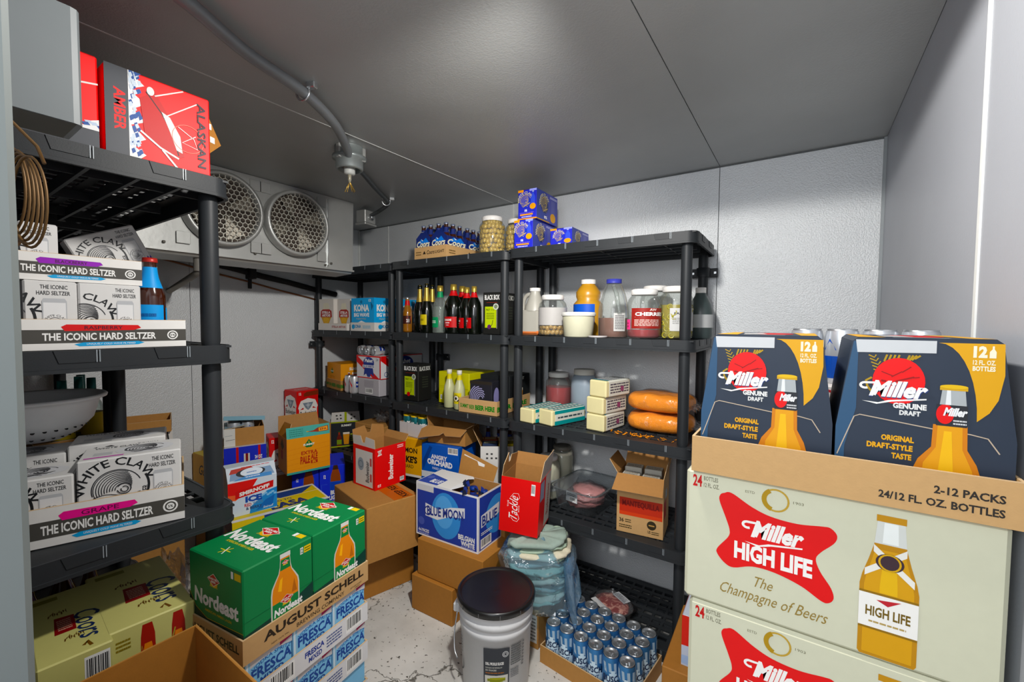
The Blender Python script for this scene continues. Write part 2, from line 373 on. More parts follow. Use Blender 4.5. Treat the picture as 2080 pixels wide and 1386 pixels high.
def open_box(name, label, cat, dims, at, z, deg, outer, inner, flaps=(), arts=None, which='C', group=None, t=.004, tilt=(0, 0)):
    """flaps: (side, length, angle, material, shape) angle 0 = straight up, 90 = flat outwards, 150 = hanging"""
    w, d, h = dims; rz = R(deg); x, y = at if which == 'C' else corner(at, which, w, d, rz)
    root = thing(name, label, cat, (x, y, z), group=group, rot=(R(tilt[0]), R(tilt[1]), rz))
    mb = MB(); e = .0006
    mb.box(-w/2, -d/2, 0, w/2, d/2, t, outer)
    for sx in (-1, 1):
        mb.box(min(sx*w/2, sx*(w/2-t/2)), -d/2, t, max(sx*w/2, sx*(w/2-t/2)), d/2, h, outer)
        mb.box(min(sx*(w/2-t/2), sx*(w/2-t)), -d/2+t, t, max(sx*(w/2-t/2), sx*(w/2-t)), d/2-t, h, inner)
    for sy in (-1, 1):
        mb.box(-w/2+t/2, min(sy*d/2, sy*(d/2-t/2)), t, w/2-t/2, max(sy*d/2, sy*(d/2-t/2)), h, outer)
        mb.box(-w/2+t, min(sy*(d/2-t/2), sy*(d/2-t)), t, w/2-t, max(sy*(d/2-t/2), sy*(d/2-t)), h, inner)
    mb.box(-w/2+t, -d/2+t, t, w/2-t, d/2-t, t + e, inner)
    for f, fn in (arts or {}).items(): face(mb, f, w, d, h, fn)
    mb.build('body', root)
    for fl in flaps:
        side, L, ang = fl[:3]; om = fl[3] if len(fl) > 3 and fl[3] else outer; shape = fl[4] if len(fl) > 4 else None; fn = fl[5] if len(fl) > 5 else None
        fw = w if side in ('front', 'back') else d; fb = MB()
        pts = shape or [(0, 0), (1, 0), (.97, 1), (.03, 1)]
        poly = [((px - .5) * fw, py * L) for px, py in pts]; n = len(poly); hh = .0012
        vo = [(px, -hh, py) for px, py in poly]; vi = [(px, hh, py) for px, py in poly]
        fb.add(vo, [tuple(range(n))], om); fb.add(vi, [tuple(range(n))[::-1]], inner)
        fb.add(vo + vi, [(i, (i + 1) % n, n + (i + 1) % n, n + i) for i in range(n)], m_edge)
        if fn: fn(Art(fb, plane_pos((-fw/2, -hh - .0002, 0), (1, 0, 0), (0, 0, 1)), fw, L))
        rzf = {'front': 0, 'right': PI/2, 'back': PI, 'left': -PI/2}[side]
        off = {'front': (0, -d/2 + .002, h), 'back': (0, d/2 - .002, h), 'right': (w/2 - .002, 0, h), 'left': (-w/2 + .002, 0, h)}[side]
        fb.build('flap', root, off, (R(ang), 0, rzf))
    return root
# ------------------------------------------------------------------ the room
XL, XR, YB, YF, ZC = -3.161, .2556, 2.34, .09, 2.22
def st(o): o['kind'] = 'structure'; return o
def floor_mat():
    m = bpy.data.materials.new('painted_concrete'); m.use_nodes = True; nt = m.node_tree; b = nt.nodes['Principled BSDF']
    tc = nt.nodes.new('ShaderNodeTexCoord'); L = nt.links.new
    n = nt.nodes.new('ShaderNodeTexNoise'); n.inputs['Scale'].default_value = 3; n.inputs['Detail'].default_value = 8; L(tc.outputs['Object'], n.inputs['Vector'])
    cr_ = nt.nodes.new('ShaderNodeValToRGB'); cr_.color_ramp.elements[0].position = .35; cr_.color_ramp.elements[0].color = lin('#b8b6b0'); cr_.color_ramp.elements[1].position = .62; cr_.color_ramp.elements[1].color = lin('#e0ded8'); L(n.outputs['Fac'], cr_.inputs[0])
    def crack(scale, wid, dist):
        nn = nt.nodes.new('ShaderNodeTexNoise'); nn.inputs['Scale'].default_value = 7; nn.inputs['Detail'].default_value = 6; L(tc.outputs['Object'], nn.inputs['Vector'])
        mx = nt.nodes.new('ShaderNodeMixRGB'); mx.inputs[0].default_value = dist; L(tc.outputs['Object'], mx.inputs[1]); L(nn.outputs['Color'], mx.inputs[2])
        v = nt.nodes.new('ShaderNodeTexVoronoi'); v.feature = 'DISTANCE_TO_EDGE'; v.inputs['Scale'].default_value = scale; L(mx.outputs[0], v.inputs['Vector'])
        mr = nt.nodes.new('ShaderNodeMapRange'); mr.inputs['From Max'].default_value = wid; L(v.outputs['Distance'], mr.inputs['Value']); return mr.outputs[0]
    c1 = crack(2.6, .009, .30); c2 = crack(1.3, .010, .36)
    mm = nt.nodes.new('ShaderNodeMath'); mm.operation = 'MULTIPLY'; L(c1, mm.inputs[0]); L(c2, mm.inputs[1])
    sp = nt.nodes.new('ShaderNodeTexNoise'); sp.inputs['Scale'].default_value = 55; sp.inputs['Detail'].default_value = 3; L(tc.outputs['Object'], sp.inputs['Vector'])
    sr = nt.nodes.new('ShaderNodeMapRange'); sr.inputs['From Min'].default_value = .30; sr.inputs['From Max'].default_value = .36; L(sp.outputs['Fac'], sr.inputs['Value'])
    m3 = nt.nodes.new('ShaderNodeMath'); m3.operation = 'MULTIPLY'; L(mm.outputs[0], m3.inputs[0]); L(sr.outputs[0], m3.inputs[1])
    mix = nt.nodes.new('ShaderNodeMixRGB'); mix.inputs[1].default_value = lin('#4c4a42'); L(m3.outputs[0], mix.inputs[0]); L(cr_.outputs[0], mix.inputs[2]); L(mix.outputs[0], b.inputs['Base Color'])
    bp = nt.nodes.new('ShaderNodeBump'); bp.inputs['Strength'].default_value = .5; bp.inputs['Distance'].default_value = .004; L(m3.outputs[0], bp.inputs['Height']); L(bp.outputs[0], b.inputs['Normal'])
    b.inputs['Roughness'].default_value = .55
    return m
mb = MB(); mb.box(XL - .1, -1.6, -.06, XR + .1, YB + .1, 0, floor_mat()); st(mb.build('floor'))
def panels(edges, other, mk):
    """wall panels with hairline joints between them"""
    for a, b in zip(edges, edges[1:]): mk(a + .0015, b - .0015)
mb = MB(); mb.box(XL - .1, -.06, ZC + .012, XR + .1, YB + .1, ZC + .08, m_ceil)
panels([XL, -2.79, -1.58, -.366, XR], 0, lambda a, b: mb.box(a, -.06, ZC, b, YB, ZC + .012, m_ceil)); st(mb.build('ceiling'))
m_gap = M('panel_joint', '#25282a', .8, 0, 0)
m_caulk = M('white_caulk', '#d9dbd8', .6, 0, .1, 30)
mb = MB(); mb.box(XL - .1, YB + .006, 0, XR + .1, YB + .1, ZC, m_gap)
panels([XL, -2.79, -1.58, -.366, XR], 0, lambda a, b: mb.box(a, YB, 0, b, YB + .006, ZC, m_wall)); st(mb.build('wall_back'))
mb = MB(); mb.box(XL - .1, -.06, 0, XL - .006, YB, ZC, m_gap)
panels([-.06, -.115, 1.105, YB][1:], 0, lambda a, b: mb.box(XL - .006, a, 0, XL, b, ZC, m_wall)); mb.box(XL - .006, -.06, 0, XL, -.118, ZC, m_wall); st(mb.build('wall_left'))
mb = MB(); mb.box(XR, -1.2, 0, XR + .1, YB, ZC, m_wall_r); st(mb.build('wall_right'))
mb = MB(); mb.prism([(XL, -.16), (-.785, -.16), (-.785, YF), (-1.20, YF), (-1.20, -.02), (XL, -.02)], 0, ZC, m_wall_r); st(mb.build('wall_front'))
m_jamb = M('door_jamb_paint', '#6d7473', .55, 0, .06, 6)
mb = MB(); mb.box(-.785, -.10, 0, -.70, YF, ZC, m_jamb, .006); st(mb.build('trim_1'))
# caulk lines and joint trims
mb = MB()
for x in (-2.79, -1.58): mb.box(x - .0035, YB - .003, 0, x + .0035, YB + .001, ZC, m_caulk)
st(mb.build('trim_2'))
mb = MB(); mb.box(XL, YB - .012, 0, XL + .010, YB, ZC, m_caulk); st(mb.build('trim_3'))
mb = MB(); mb.box(XR - .003, 1.113, 0, XR, 1.127, ZC, m_caulk); st(mb.build('trim_4'))
mb = MB(); mb.box(XR - .010, YB - .010, 0, XR, YB, ZC - .002, M('corner_angle', '#8d9294', .5, .3, .1, 8)); st(mb.build('trim_5'))
mb = MB(); mb.box(-1.5825, YF, ZC - .0012, -1.5775, YB, ZC + .002, m_caulk); st(mb.build('trim_6'))
mb = MB(); mb.box(XL, YB - .006, ZC - .006, XR, YB, ZC, M('corner_sealant', '#565a5a', .7, 0, .2, 12)); st(mb.build('trim_7'))

# ------------------------------------------------------------------ fan coil on the left wall
fc = thing('cooling_unit', 'galvanised evaporator cooling unit with round fan guards hung under the ceiling', 'cooling unit', (-2.45, .30, 1.76))
FX0, FX1, FY0, FY1, FZ0 = -.50, 0, .262, 1.47, 0.0      # local: front panel at x = 0
mb = MB(); FH = .458
sec = [(-.50, .05), (-.50, FH), (-.02, FH), (0, FH), (-.012, .02), (-.03, 0), (-.20, -.01)]
n = len(sec); va = [(x, FY0, z) for x, z in sec]; vb = [(x, FY1, z) for x, z in sec]
mb.add(va + vb, [(i, (i + 1) % n, n + (i + 1) % n, n + i) for i in range(n)] + [tuple(range(n))[::-1], tuple(range(n, 2 * n))], m_galv)
mb.box(-.012, 1.285, .03, .003, 1.288, FH - .02, m_steel); mb.box(-.02, FY0, .012, .004, FY1, .022, m_galv)
for y in (.30, .46, .86, 1.27, 1.31):
    for z in (.035, .075) if y in (.30, 1.27) else (.05,): mb.lathe([(.007, -.003), (.007, .003)], M('rivet', '#57544d', .5, .5, 0), 8, 0, 0, False) if False else mb.box(-.008, y - .006, z - .006, .002, y + .006, z + .006, M('rivet', '#57544d', .5, .5, 0), .002)
mb.build('housing', fc)
def hexgrid(rad, cell):
    g = MB(); mt = M('fan_guard_wire', '#c8c6ba', .45, .4, .1, 30); s = cell; rows = int(rad / (s * 1.5)) + 2; a = s * .87
    for j in range(-rows, rows + 1):
        for i in range(-rows - 4, rows + 5):
            cx = (i + (j % 2) * .5) * s * math.sqrt(3); cy = j * s * 1.5
            if math.hypot(cx, cy) > rad + s * .1: continue
            o = [(cx + s * math.cos(R(60 * k + 30)), cy + s * math.sin(R(60 * k + 30))) for k in range(6)]; q = [(cx + a * math.cos(R(60 * k + 30)), cy + a * math.sin(R(60 * k + 30))) for k in range(6)]
            def lim(p): r_ = math.hypot(*p); return p if r_ < rad else (p[0] * rad / r_, p[1] * rad / r_)
            o = [lim(p) for p in o]; q = [lim(p) for p in q]
            vs = [(0, x, z) for x, z in o + q] + [(-.004, x, z) for x, z in q]
            g.add(vs, [(k, (k + 1) % 6, 6 + (k + 1) % 6, 6 + k) for k in range(6)] + [(6 + k, 6 + (k + 1) % 6, 12 + (k + 1) % 6, 12 + k) for k in range(6)], mt)
    return g
for y, z in ((.70, .246), (1.08, .246)):
    rg = MB(); rr = .172
    prof = [(rr + .012, 0), (rr + .012, .05), (rr, .058), (rr - .008, .054), (rr - .008, -.01)]
    rg.X = Matrix.Rotation(PI / 2, 4, 'Y'); rg.lathe(prof, m_galv, 40, cap=False)
    rg.add([(.001, (rr) * math.cos(2 * PI * k / 32), rr * math.sin(2 * PI * k / 32)) for k in range(32)], [tuple(range(32))], m_galv_d) if False else None
    rg.X = Matrix(); rg.add([(.002, rr * math.cos(2 * PI * k / 32), rr * math.sin(2 * PI * k / 32)) for k in range(32)], [tuple(range(32))], m_galv_d)
    for sy in (-1, 1):
        for sz in (-1, 1): rg.box(0, sy * .165 - .028, sz * .165 - .028, .004, sy * .165 + .028, sz * .165 + .028, m_galv, .001)
    ro = rg.build('fan_ring', fc, (0, y, z))
    hexgrid(rr - .006, .0148).build('fan_guard', ro, (.05, 0, 0))
    fb = MB(); fb.sphere((.022, 0, 0), .03, m_galv_d, sx=.5)
    for k in range(4):
        a = R(90 * k + 20); fb.add([(.012, .03 * math.cos(a), .03 * math.sin(a)), (.012, .15 * math.cos(a - .25), .15 * math.sin(a - .25)), (.034, .15 * math.cos(a + .35), .15 * math.sin(a + .35)), (.03, .03 * math.cos(a + .6), .03 * math.sin(a + .6))], [(0, 1, 2, 3)], M('fan_blade', '#8c8578', .5, .4, .1, 20))
    fb.build('fan_blades', ro)
# drain pipe, refrigerant line, strap
o = MB().tube([(-2.52, .92, 1.765), (-2.52, .92, 1.71), (-2.56, .925, 1.685), (-3.155, 1.0, 1.625)], .017, M('grey_pvc', '#75716a', .6, 0, .1, 20)).lathe([(.021, 1.695), (.021, 1.76)], M('grey_pvc', '#75716a'), 14, -2.52, .92).build('drain_pipe'); tag(o, 'thin grey drain pipe running from under the cooling unit into the wall', 'pipe')
def wall_line(name, label, r, mat, z0, z1, x, y0, y1, k=9):
    pts = [(x, y0 + (y1 - y0) * i / k, z0 + (z1 - z0) * i / k + (.004 if i % 2 else 0)) for i in range(k + 1)]
    return tag(MB().tube(pts, r, mat, 12).build(name), label, 'pipe')
wall_line('insulated_pipe', 'black foam insulated pipe sloping down the left wall below the cooling unit', .020, M('black_foam', '#0d0e0f', .75, 0, .2, 40), 1.955, 1.662, -3.140, .38, 2.10)
wall_line('copper_pipe', 'thin copper line running just under the black insulated pipe', .006, M('copper', '#8a5a3a', .4, .7, .2, 30), 1.925, 1.54, -3.150, .38, 2.30)
mb = MB(); mb.box(-.06, -.022, -.035, .012, .022, .035, m_black, .004); mb.box(-.045, -.012, -.10, -.035, .012, .10, m_black, .003); o = mb.build('pipe_strap', None, (-3.107, 1.45, 1.768)); tag(o, 'black strap holding the insulated pipe against the left wall', 'bracket')

# ------------------------------------------------------------------ ceiling conduit, lamp holder, junction box
m_cond = M('grey_conduit', '#83878a', .35, .3, .08, 20)
pts = [(-1.16, .20, 2.19), (-1.20, .40, 2.19), (-1.30, .60, 2.19), (-1.365, .80, 2.19), (-1.48, .99, 2.188), (-1.62, 1.14, 2.18), (-1.675, 1.19, 2.17)]
def smooth(pts, k=6):
    out = []; n = len(pts); V = [Vector(p) for p in pts]
    for i in range(n - 1):
        p0, p1, p2, p3 = V[max(i-1, 0)], V[i], V[i+1], V[min(i+2, n-1)]
        for j in range(k):
            t = j / k; out.append(tuple(.5 * ((2*p1) + (p2-p0)*t + (2*p0-5*p1+4*p2-p3)*t*t + (3*p1-p0-3*p2+p3)*t**3)))
    return out + [tuple(V[-1])]
tag(MB().tube(smooth(pts), .0175, m_cond, 14).build('conduit'), 'thick grey flexible conduit running across the ceiling to the lamp holder', 'conduit')
pts = [(-1.735, 1.235, 2.16), (-1.85, 1.38, 2.195), (-2.02, 1.60, 2.20), (-2.155, 1.79, 2.20), (-2.22, 1.86, 2.197), (-2.36, 1.90, 2.18), (-2.445, 1.905, 2.165)]
tag(MB().tube(smooth(pts), .0125, M('dark_conduit', '#4b5052', .45, .2, .1, 20), 12).build('conduit'), 'thinner dark conduit running from the lamp holder back to the junction box', 'conduit')
def clip(loc, ang, label):
    mb = MB(); mb.tube([(.024 * math.cos(R(a)), 0, .026 * math.sin(R(a))) for a in range(150, 391, 20)], .004, m_steel, 8)
    mb.box(.018, -.010, .008, .05, .010, .028, m_steel, .003); o = mb.build('conduit_clip', None, loc, (0, 0, ang)); tag(o, label, 'clip')
clip((-1.372, .805, 2.192), R(20), 'steel clip holding the thick grey conduit to the ceiling')
clip((-2.16, 1.795, 2.192), R(60), 'steel clip holding the thin dark conduit near the back corner of the ceiling')
lh = thing('lamp_holder', 'round metal lamp holder on the ceiling with a broken bulb stem and bare wires', 'lamp', (-1.70, 1.21, 2.22))
mb = MB(); mb.lathe([(.062, 0), (.062, -.035), (.072, -.04), (.072, -.052), (.058, -.058), (.058, -.092), (.052, -.098), (.05, -.098), (.05, -.062)], M('lamp_box_metal', '#8f9695', .38, .5, .1, 20), 30)
for a in (40, 160, 280): mb.box(.055 * math.cos(R(a)) - .012, .055 * math.sin(R(a)) - .012, -.06, .055 * math.cos(R(a)) + .012, .055 * math.sin(R(a)) + .012, 0, m_galv, .003)
mb.build('holder_body', lh)
mb = MB(); mb.lathe([(.024, -.06), (.024, -.112), (.019, -.118), (0.0, -.118)], M('socket_porcelain', '#b9bbb6', .4, 0, .05, 20), 20); mb.build('socket', lh)
mb = MB(); mb.lathe([(.008, -.118), (.008, -.138), (.004, -.15), (.001, -.155)], M('bulb_stem', '#b8b094', .2, 0, .1, 20, trans=.5), 10); st_ = mb.build('bulb_stem', lh)
mb = MB()
for dx, dy in ((.012, .004), (-.012, -.004), (.022, .012), (-.02, -.01), (.004, .02)): mb.tube([(0, 0, -.148), (dx * .4, dy * .4, -.165), (dx, dy, -.192)], .0016, M('brass_wire', '#c9a24a', .35, .7, 0), 6)
mb.build('wire', lh)
jb = MB(); jb.box(-.04, -.05, -.085, .04, .05, 0, m_galv, .004); jb.box(-.045, -.055, -.10, .045, .055, -.086, m_galv, .003); jb.X = Matrix.Translation((.045, 0, -.045)) @ Matrix.Rotation(PI/2, 4, 'Y'); jb.lathe([(.02, -.01), (.02, .014), (.014, .02)], m_steel, 14)
tag(jb.build('junction_box', None, (-2.50, 1.905, 2.20), (0, 0, R(10))), 'small square metal junction box on the ceiling by the cooling unit', 'junction box')

# ------------------------------------------------------------------ fittings beside the doorway
mb = MB(); q = [(-.10, 0), (0, 0), (0, .104), (-.003, .112), (-.010, .116), (-.10, .116)]; mb.prism(q, 0, .185, M('grey_cover', '#62686a', .5, 0, .10, 6))
mb.box(-.096, .004, -.0005, -.004, .108, .0005, M('cover_underside', '#4a4a42', .7, 0, .1, 8))
tag(mb.build('switch_cover', None, (-1.0, YF, 1.771)), 'grey painted metal box mounted high on the wall beside the doorway', 'metal box')
mt = M('brass_tubing', '#5e431d', .5, .4, .2, 20)
mb = MB(); rnd = random.Random(3)
for k in range(6):
    ph = rnd.uniform(0, 6); dx = -.015 + .012 * k; pts = []
    for i in range(28):
        a = 2 * PI * i / 28; pts.append((dx + .030 * math.cos(a + ph * .1), -.022 + .012 * math.cos(a) + .0022 * k, .062 * math.sin(a) - .005 * k + .01))
    mb.tube(pts, .0018, mt, 6, closed=True)
mb.tube([(-.02, -.035, .16), (-.015, -.02, .11), (.0, .005, .075), (.01, .01, .05)], .0024, mt, 6)
mb.tube([(.0, -.012, -.06), (.0, -.030, -.085), (.0, -.036, -.13), (.0, -.036, -.30)], .0032, M('brown_cable', '#6b4a2a', .6, 0, .1, 20), 6)
tag(mb.build('tubing_coil', None, (-.93, .136, 1.625)), 'coil of thin brass coloured tubing hanging beside the doorway', 'tubing')
mb = MB(); mb.box(-.008, -.012, -.010, .006, .012, .010, P('#e6e3d8'), .003); tag(mb.build('cable_clip', None, (-.925, YF + .012, 1.503)), 'white plastic clip holding the cable below the brass coil', 'clip')

# ------------------------------------------------------------------ plastic shelving units
def rounded(w, d, r, n=5):
    out = []
    for cx, cy, a in ((w/2-r, d/2-r, 0), (-w/2+r, d/2-r, 90), (-w/2+r, -d/2+r, 180), (w/2-r, -d/2+r, 270)):
        for i in range(n + 1): t = R(a + 90 * i / n); out.append((cx + r * math.cos(t), cy + r * math.sin(t)))
    return out
SW, SD, LIP = .913, .457, .0487
def tier_mesh():
    mb = MB(); o = rounded(SW, SD, .04); i_ = rounded(SW - .012, SD - .012, .034); n = len(o)
    b = rounded(SW + .006, SD + .006, .043)
    vs = [(x, y, 0) for x, y in o] + [(x, y, -.040) for x, y in o] + [(x, y, -.041) for x, y in b] + [(x, y, -LIP) for x, y in b] + [(x, y, -LIP) for x, y in i_] + [(x, y, 0) for x, y in i_]
    for k in range(5): mb.add(vs, [(k*n + i, k*n + (i+1) % n, (k+1)*n + (i+1) % n, (k+1)*n + i) for i in range(n)], m_shelf, k in (0, 2))
    mb.add([vs[i] for i in range(n)] + [vs[5*n + i] for i in range(n)], [(i, (i+1) % n, n + (i+1) % n, n + i) for i in range(n)], m_shelf_hi)
    # slotted deck
    xs = [-SW/2 + .006, -.36]; nx = 14; px = (.72) / nx
    for i in range(nx): xs += [-.36 + px * i + .012, -.36 + px * (i + 1)]
    xs += [SW/2 - .006]; xs = sorted(set(round(v, 5) for v in xs)); ny = 8; py = .38 / ny; ys = [-SD/2 + .006, -.19]
    for i in range(ny): ys += [-.19 + py * i + .022, -.19 + py * (i + 1)]
    ys += [SD/2 - .006]; ys = sorted(set(round(v, 5) for v in ys))
    def solid(i, j):
        if i < 0 or j < 0 or i >= len(xs) - 1 or j >= len(ys) - 1: return False
        return not (abs((xs[i+1] - xs[i]) - (px - .012)) < 1e-4 and abs((ys[j+1] - ys[j]) - (py - .022)) < 1e-4)
    z1, z0 = -.0015, -.007
    for i in range(len(xs) - 1):
        for j in range(len(ys) - 1):
            if not solid(i, j): continue
            a, b_, c, d = xs[i], xs[i+1], ys[j], ys[j+1]
            mb.add([(a, c, z1), (b_, c, z1), (b_, d, z1), (a, d, z1), (a, c, z0), (b_, c, z0), (b_, d, z0), (a, d, z0)],
                   [(0, 1, 2, 3), (7, 6, 5, 4)] + ([] if solid(i, j-1) else [(0, 4, 5, 1)]) + ([] if solid(i, j+1) else [(2, 6, 7, 3)]) + ([] if solid(i-1, j) else [(0, 3, 7, 4)]) + ([] if solid(i+1, j) else [(1, 5, 6, 2)]), m_shelf)
    for y in (-.13, -.045, .045, .13): mb.box(-SW/2 + .05, y - .004, -.036, SW/2 - .05, y + .004, -.007, m_shelf_hi)
    for x in (-.30, 0, .30): mb.box(x - .003, -SD/2 + .02, -.032, x + .003, SD/2 - .02, -.007, m_shelf)
    # moulded catches along the lip
    def catch(cx, cy, rz):
        mb.X = Matrix.Translation((cx, cy, 0)) @ Matrix.Rotation(rz, 4, 'Z')
        q = [(-.036, .0), (.036, .0), (.03, -.026), (-.028, -.026)]
        vs = [(x, 0, z - .001) for x, z in q] + [(x * .97, -.0022, z - .001) for x, z in q]
        mb.add(vs, [(4, 5, 6, 7)] + [(i, (i+1) % 4, 4 + (i+1) % 4, 4 + i) for i in range(4)], m_shelf)
        for dx in (.031, .036): mb.add([(dx, -.003, 0), (dx + .002, -.003, 0), (dx + .002, -.003, -.027), (dx, -.003, -.027)], [(0, 1, 2, 3)], M('shelf_pale_line', '#8a9298', .4, 0, 0))  # two pale lines at one side of each catch
        mb.X = Matrix()
    for x in (-.32, -.16, 0, .16, .32):
        catch(x, -SD/2, 0); catch(x, SD/2, PI)
    for y in (-.085, .085): catch(SW/2, y, PI/2); catch(-SW/2, y, -PI/2)
    return mb
TZ = [1.828, 1.383, .938, .493, .0487]
def make_unit(label, loc, rz, group):
    u = thing('shelving_unit', label, 'shelving unit', loc, rz, group)
    tm = tier_mesh(); t0 = tm.build('shelf_tier', u, (0, 0, TZ[0]))
    for z in TZ[1:]:
        c = t0.copy(); COL.objects.link(c); c.location = (0, 0, z)
    pm = MB(); zs = [TZ[4] + .001] + [z for z in TZ[3::-1]]
    for a, b in zip([TZ[4]] + TZ[3:0:-1], TZ[3::-1]): pm.lathe([(.0205, a - .002), (.0225, a + .012), (.0222, b - LIP - .012), (.0205, b - LIP + .004)], m_shelf, 20, cap=False)
    p0 = None
    for sx in (-1, 1):
        for sy in (-1, 1):
            if p0 is None: p0 = pm.build('post', u, (sx * .4115, sy * .188, 0))
            else:
                c = p0.copy(); COL.objects.link(c); c.location = (sx * .4115, sy * .188, 0)
    return u
u3 = make_unit('black plastic shelving unit holding jars and cheese, nearest the right wall', (-.826, 2.078, 0), R(.76), 'black shelving units')
u2 = dup(u3, (-1.746, 2.085, 0), R(.13), 'black plastic shelving unit holding wine and champagne bottles, middle of the back row')
u1 = dup(u3, (-2.672, 2.105, 0), R(.4), 'black plastic shelving unit in the far corner under the end of the cooling unit')
l1 = dup(u3, (-1.7565, .3285, 0), 0, 'black plastic shelving unit seen end on at the left, next to the doorway')
l2 = dup(u3, (-2.680, .3285, 0), 0, 'black plastic shelving unit behind the left one, against the left wall')
def wall_bracket(parent, loc, rz):
    mb = MB(); mb.lathe([(.030, -.022), (.030, .022), (.0235, .022), (.0235, -.022), (.030, -.022)], m_shelf, 20, cap=False)
    for s in (-1, 1):
        mb.box(min(s * .024, s * .062), .0235, -.022, max(s * .024, s * .062), .030, .022, m_shelf, .002); mb.box(s * .05 - .005, .0215, -.005, s * .05 + .005, .0245, .005, m_steel)
    mb.box(-.03, .018, -.022, .03, .030, .022, m_shelf); return mb.build('wall_bracket', parent, loc, (0, 0, rz))
wall_bracket(u3, (.4115, .188, 1.70), 0); wall_bracket(u1, (-.4115, -.188, 1.275), PI/2); wall_bracket(l2, (-.4115, .188, 1.205), PI/2)
wall_bracket(u2, (-.4115, .188, 1.20), 0)
# ------------------------------------------------------------------ printed designs
def crop(fn, x0, x1=1.0, y0=0.0, y1=1.0):      # show only part of a design on a face
    def f(a):
        W, H = a.w / (x1 - x0), a.h / (y1 - y0); op = a.pos; aw, ah = a.w, a.h
        b = Art(a.mb, op, W, H); op_put = b.put
        def put(pts, fs, col, mat=None):
            b.l = layer(b.bb, pts)
            q = [((x - x0) / (x1 - x0), (y - y0) / (y1 - y0)) for x, y in pts]
            if any(x < 0 or x > 1 or y < 0 or y > 1 for x, y in q): q, fs = clip01(q, fs)
            if fs: b.mb.add([op(x * aw, y * ah, .0002 + b.l * b.step) for x, y in q], fs, mat or P(col))
        b.put = put; fn(b)
    return f
K = '#1c1d20'; W_ = '#f2f1ee'
def wave(a, cx, cy, r, col, n=9, wd=.012):
    a.arcline(cx, cy, r, 195, 20, wd, col, 24)
    for i in range(n):
        t = i / n; rr = r * (.94 - .66 * t); sx = cx + (t * .30) * r * a.h / a.w
        a.arcline(sx, cy - r * .12 * t, rr, 205 - 30 * t, 60 - 40 * t, wd * .8, col, 14)
    for i in range(5):
        y = cy - r * (.35 + .13 * i); hw = math.sqrt(max(0, r * r - (y - cy) ** 2)) * a.h / a.w
        a.line([(cx - hw + 2 * hw * j / 8, y + r * .10 * math.sin(j * .8 + i)) for j in range(9)], wd * .8, col)
    a.arcline(cx + .28 * r * a.h / a.w, cy - .05 * r, r * .28, 150, -170, wd, col, 14); a.arcline(cx + .3 * r * a.h / a.w, cy - .08 * r, r * .15, 120, -200, wd, col, 12)
def minican(a, x0, y0, x1, y1, splash):
    a.poly([(x0, y0), (x1, y0), (x1, y1 - (y1 - y0) * .06), (x1 - (x1 - x0) * .08, y1), (x0 + (x1 - x0) * .08, y1), (x0, y1 - (y1 - y0) * .06)], '#b9bbbd')
    a.rect(x0 + (x1 - x0) * .05, y0 + .01, x1 - (x1 - x0) * .05, y1 - (y1 - y0) * .09, '#e4e4e4')
    cx, cy = (x0 + x1) / 2, y0 + (y1 - y0) * .48; r = (x1 - x0) * a.w / a.h * .36
    a.arc('WHITE CLAW', cx, cy, r, 90, 170, r * .34, '#3a3b3e', .01); wave(a, cx, cy, r * .85, '#66686a', 3, .006); a.arc('HARD SELTZER', cx, cy, r, -90, 130, r * .22, '#55575a', 0, True)
def wc_front(sp, cy=.42):
    def f(a):
        r = min(.36, .25 * a.w / a.h); cx = .36
        a.arc('WHITE CLAW', cx, cy, r + .045, 100, 176, .40 * r, K, .015)
        wave(a, cx, cy, r * .94, '#2b2c2f')
        q = a.h / a.w; a.arcline(cx, cy, r + .06, 26, -30, .10 * r, K); a.text('SELTZER', cx + (r + .01) * q - .02, cy - r * 1.0, cx + (r + .01) * q + .045, cy - .05 * r, K, .01, 0, 90)
        a.text('THE ICONIC', .70, .88, .92, .94, K, .01); a.text('HARD SELTZER', .67, .79, .94, .85, K, .01)
        y = cy - .40; a.poly([(.80, y), (1, y), (1, y + .26), (.97, y + .20), (.95, y + .26), (.92, y + .18), (.80, y + .12)], sp); a.poly([(.62, y), (.72, y), (.71, y + .16), (.66, y + .12)], sp)
        minican(a, .71, y + .02, .91, .74, sp)
    return f
def wc_top(sp):
    def f(a):
        a.ell(.62, .5, .30, .34, '#d5d6d8'); wave(a, .62, .5, .30, '#3b3c40', 6, .02); a.text('WHITE CLAW', .1, .80, .55, .92, '#55565a', .02); a.rect(.05, .12, .42, .18, sp); a.rect(.12, .3, .3, .5, '#c0c2c4')
    return f
def wc_tray(flavour, col):
    def f(a):
        a.rect(0, .22, 1, .66, '#4a4844'); a.text('THE ICONIC HARD SELTZER', .10, .305, .78, .555, W_, .03)
        a.poly([(.22, .62), (.63, .64), (.68, .72), (.66, .82), (.23, .84), (.20, .76)], col); a.text(flavour, .33, .67, .56, .79, '#3a1020' if col != '#e0218a' else '#5a1040', .01)
        a.poly([(.30, .10), (.66, .12), (.70, .18), (.66, .24), (.32, .23), (.27, .17)], '#2f9fd0'); a.text('UNIQUELY COLD WAVE FILTERED', .34, .135, .64, .205, W_, .0, .2)
        a.circ(.90, .44, .17, W_); a.circ(.90, .44, .13, '#4a4844'); a.circ(.90, .44, .09, W_); a.text('5%', .882, .40, .918, .48, '#4a4844', .03)
    return f
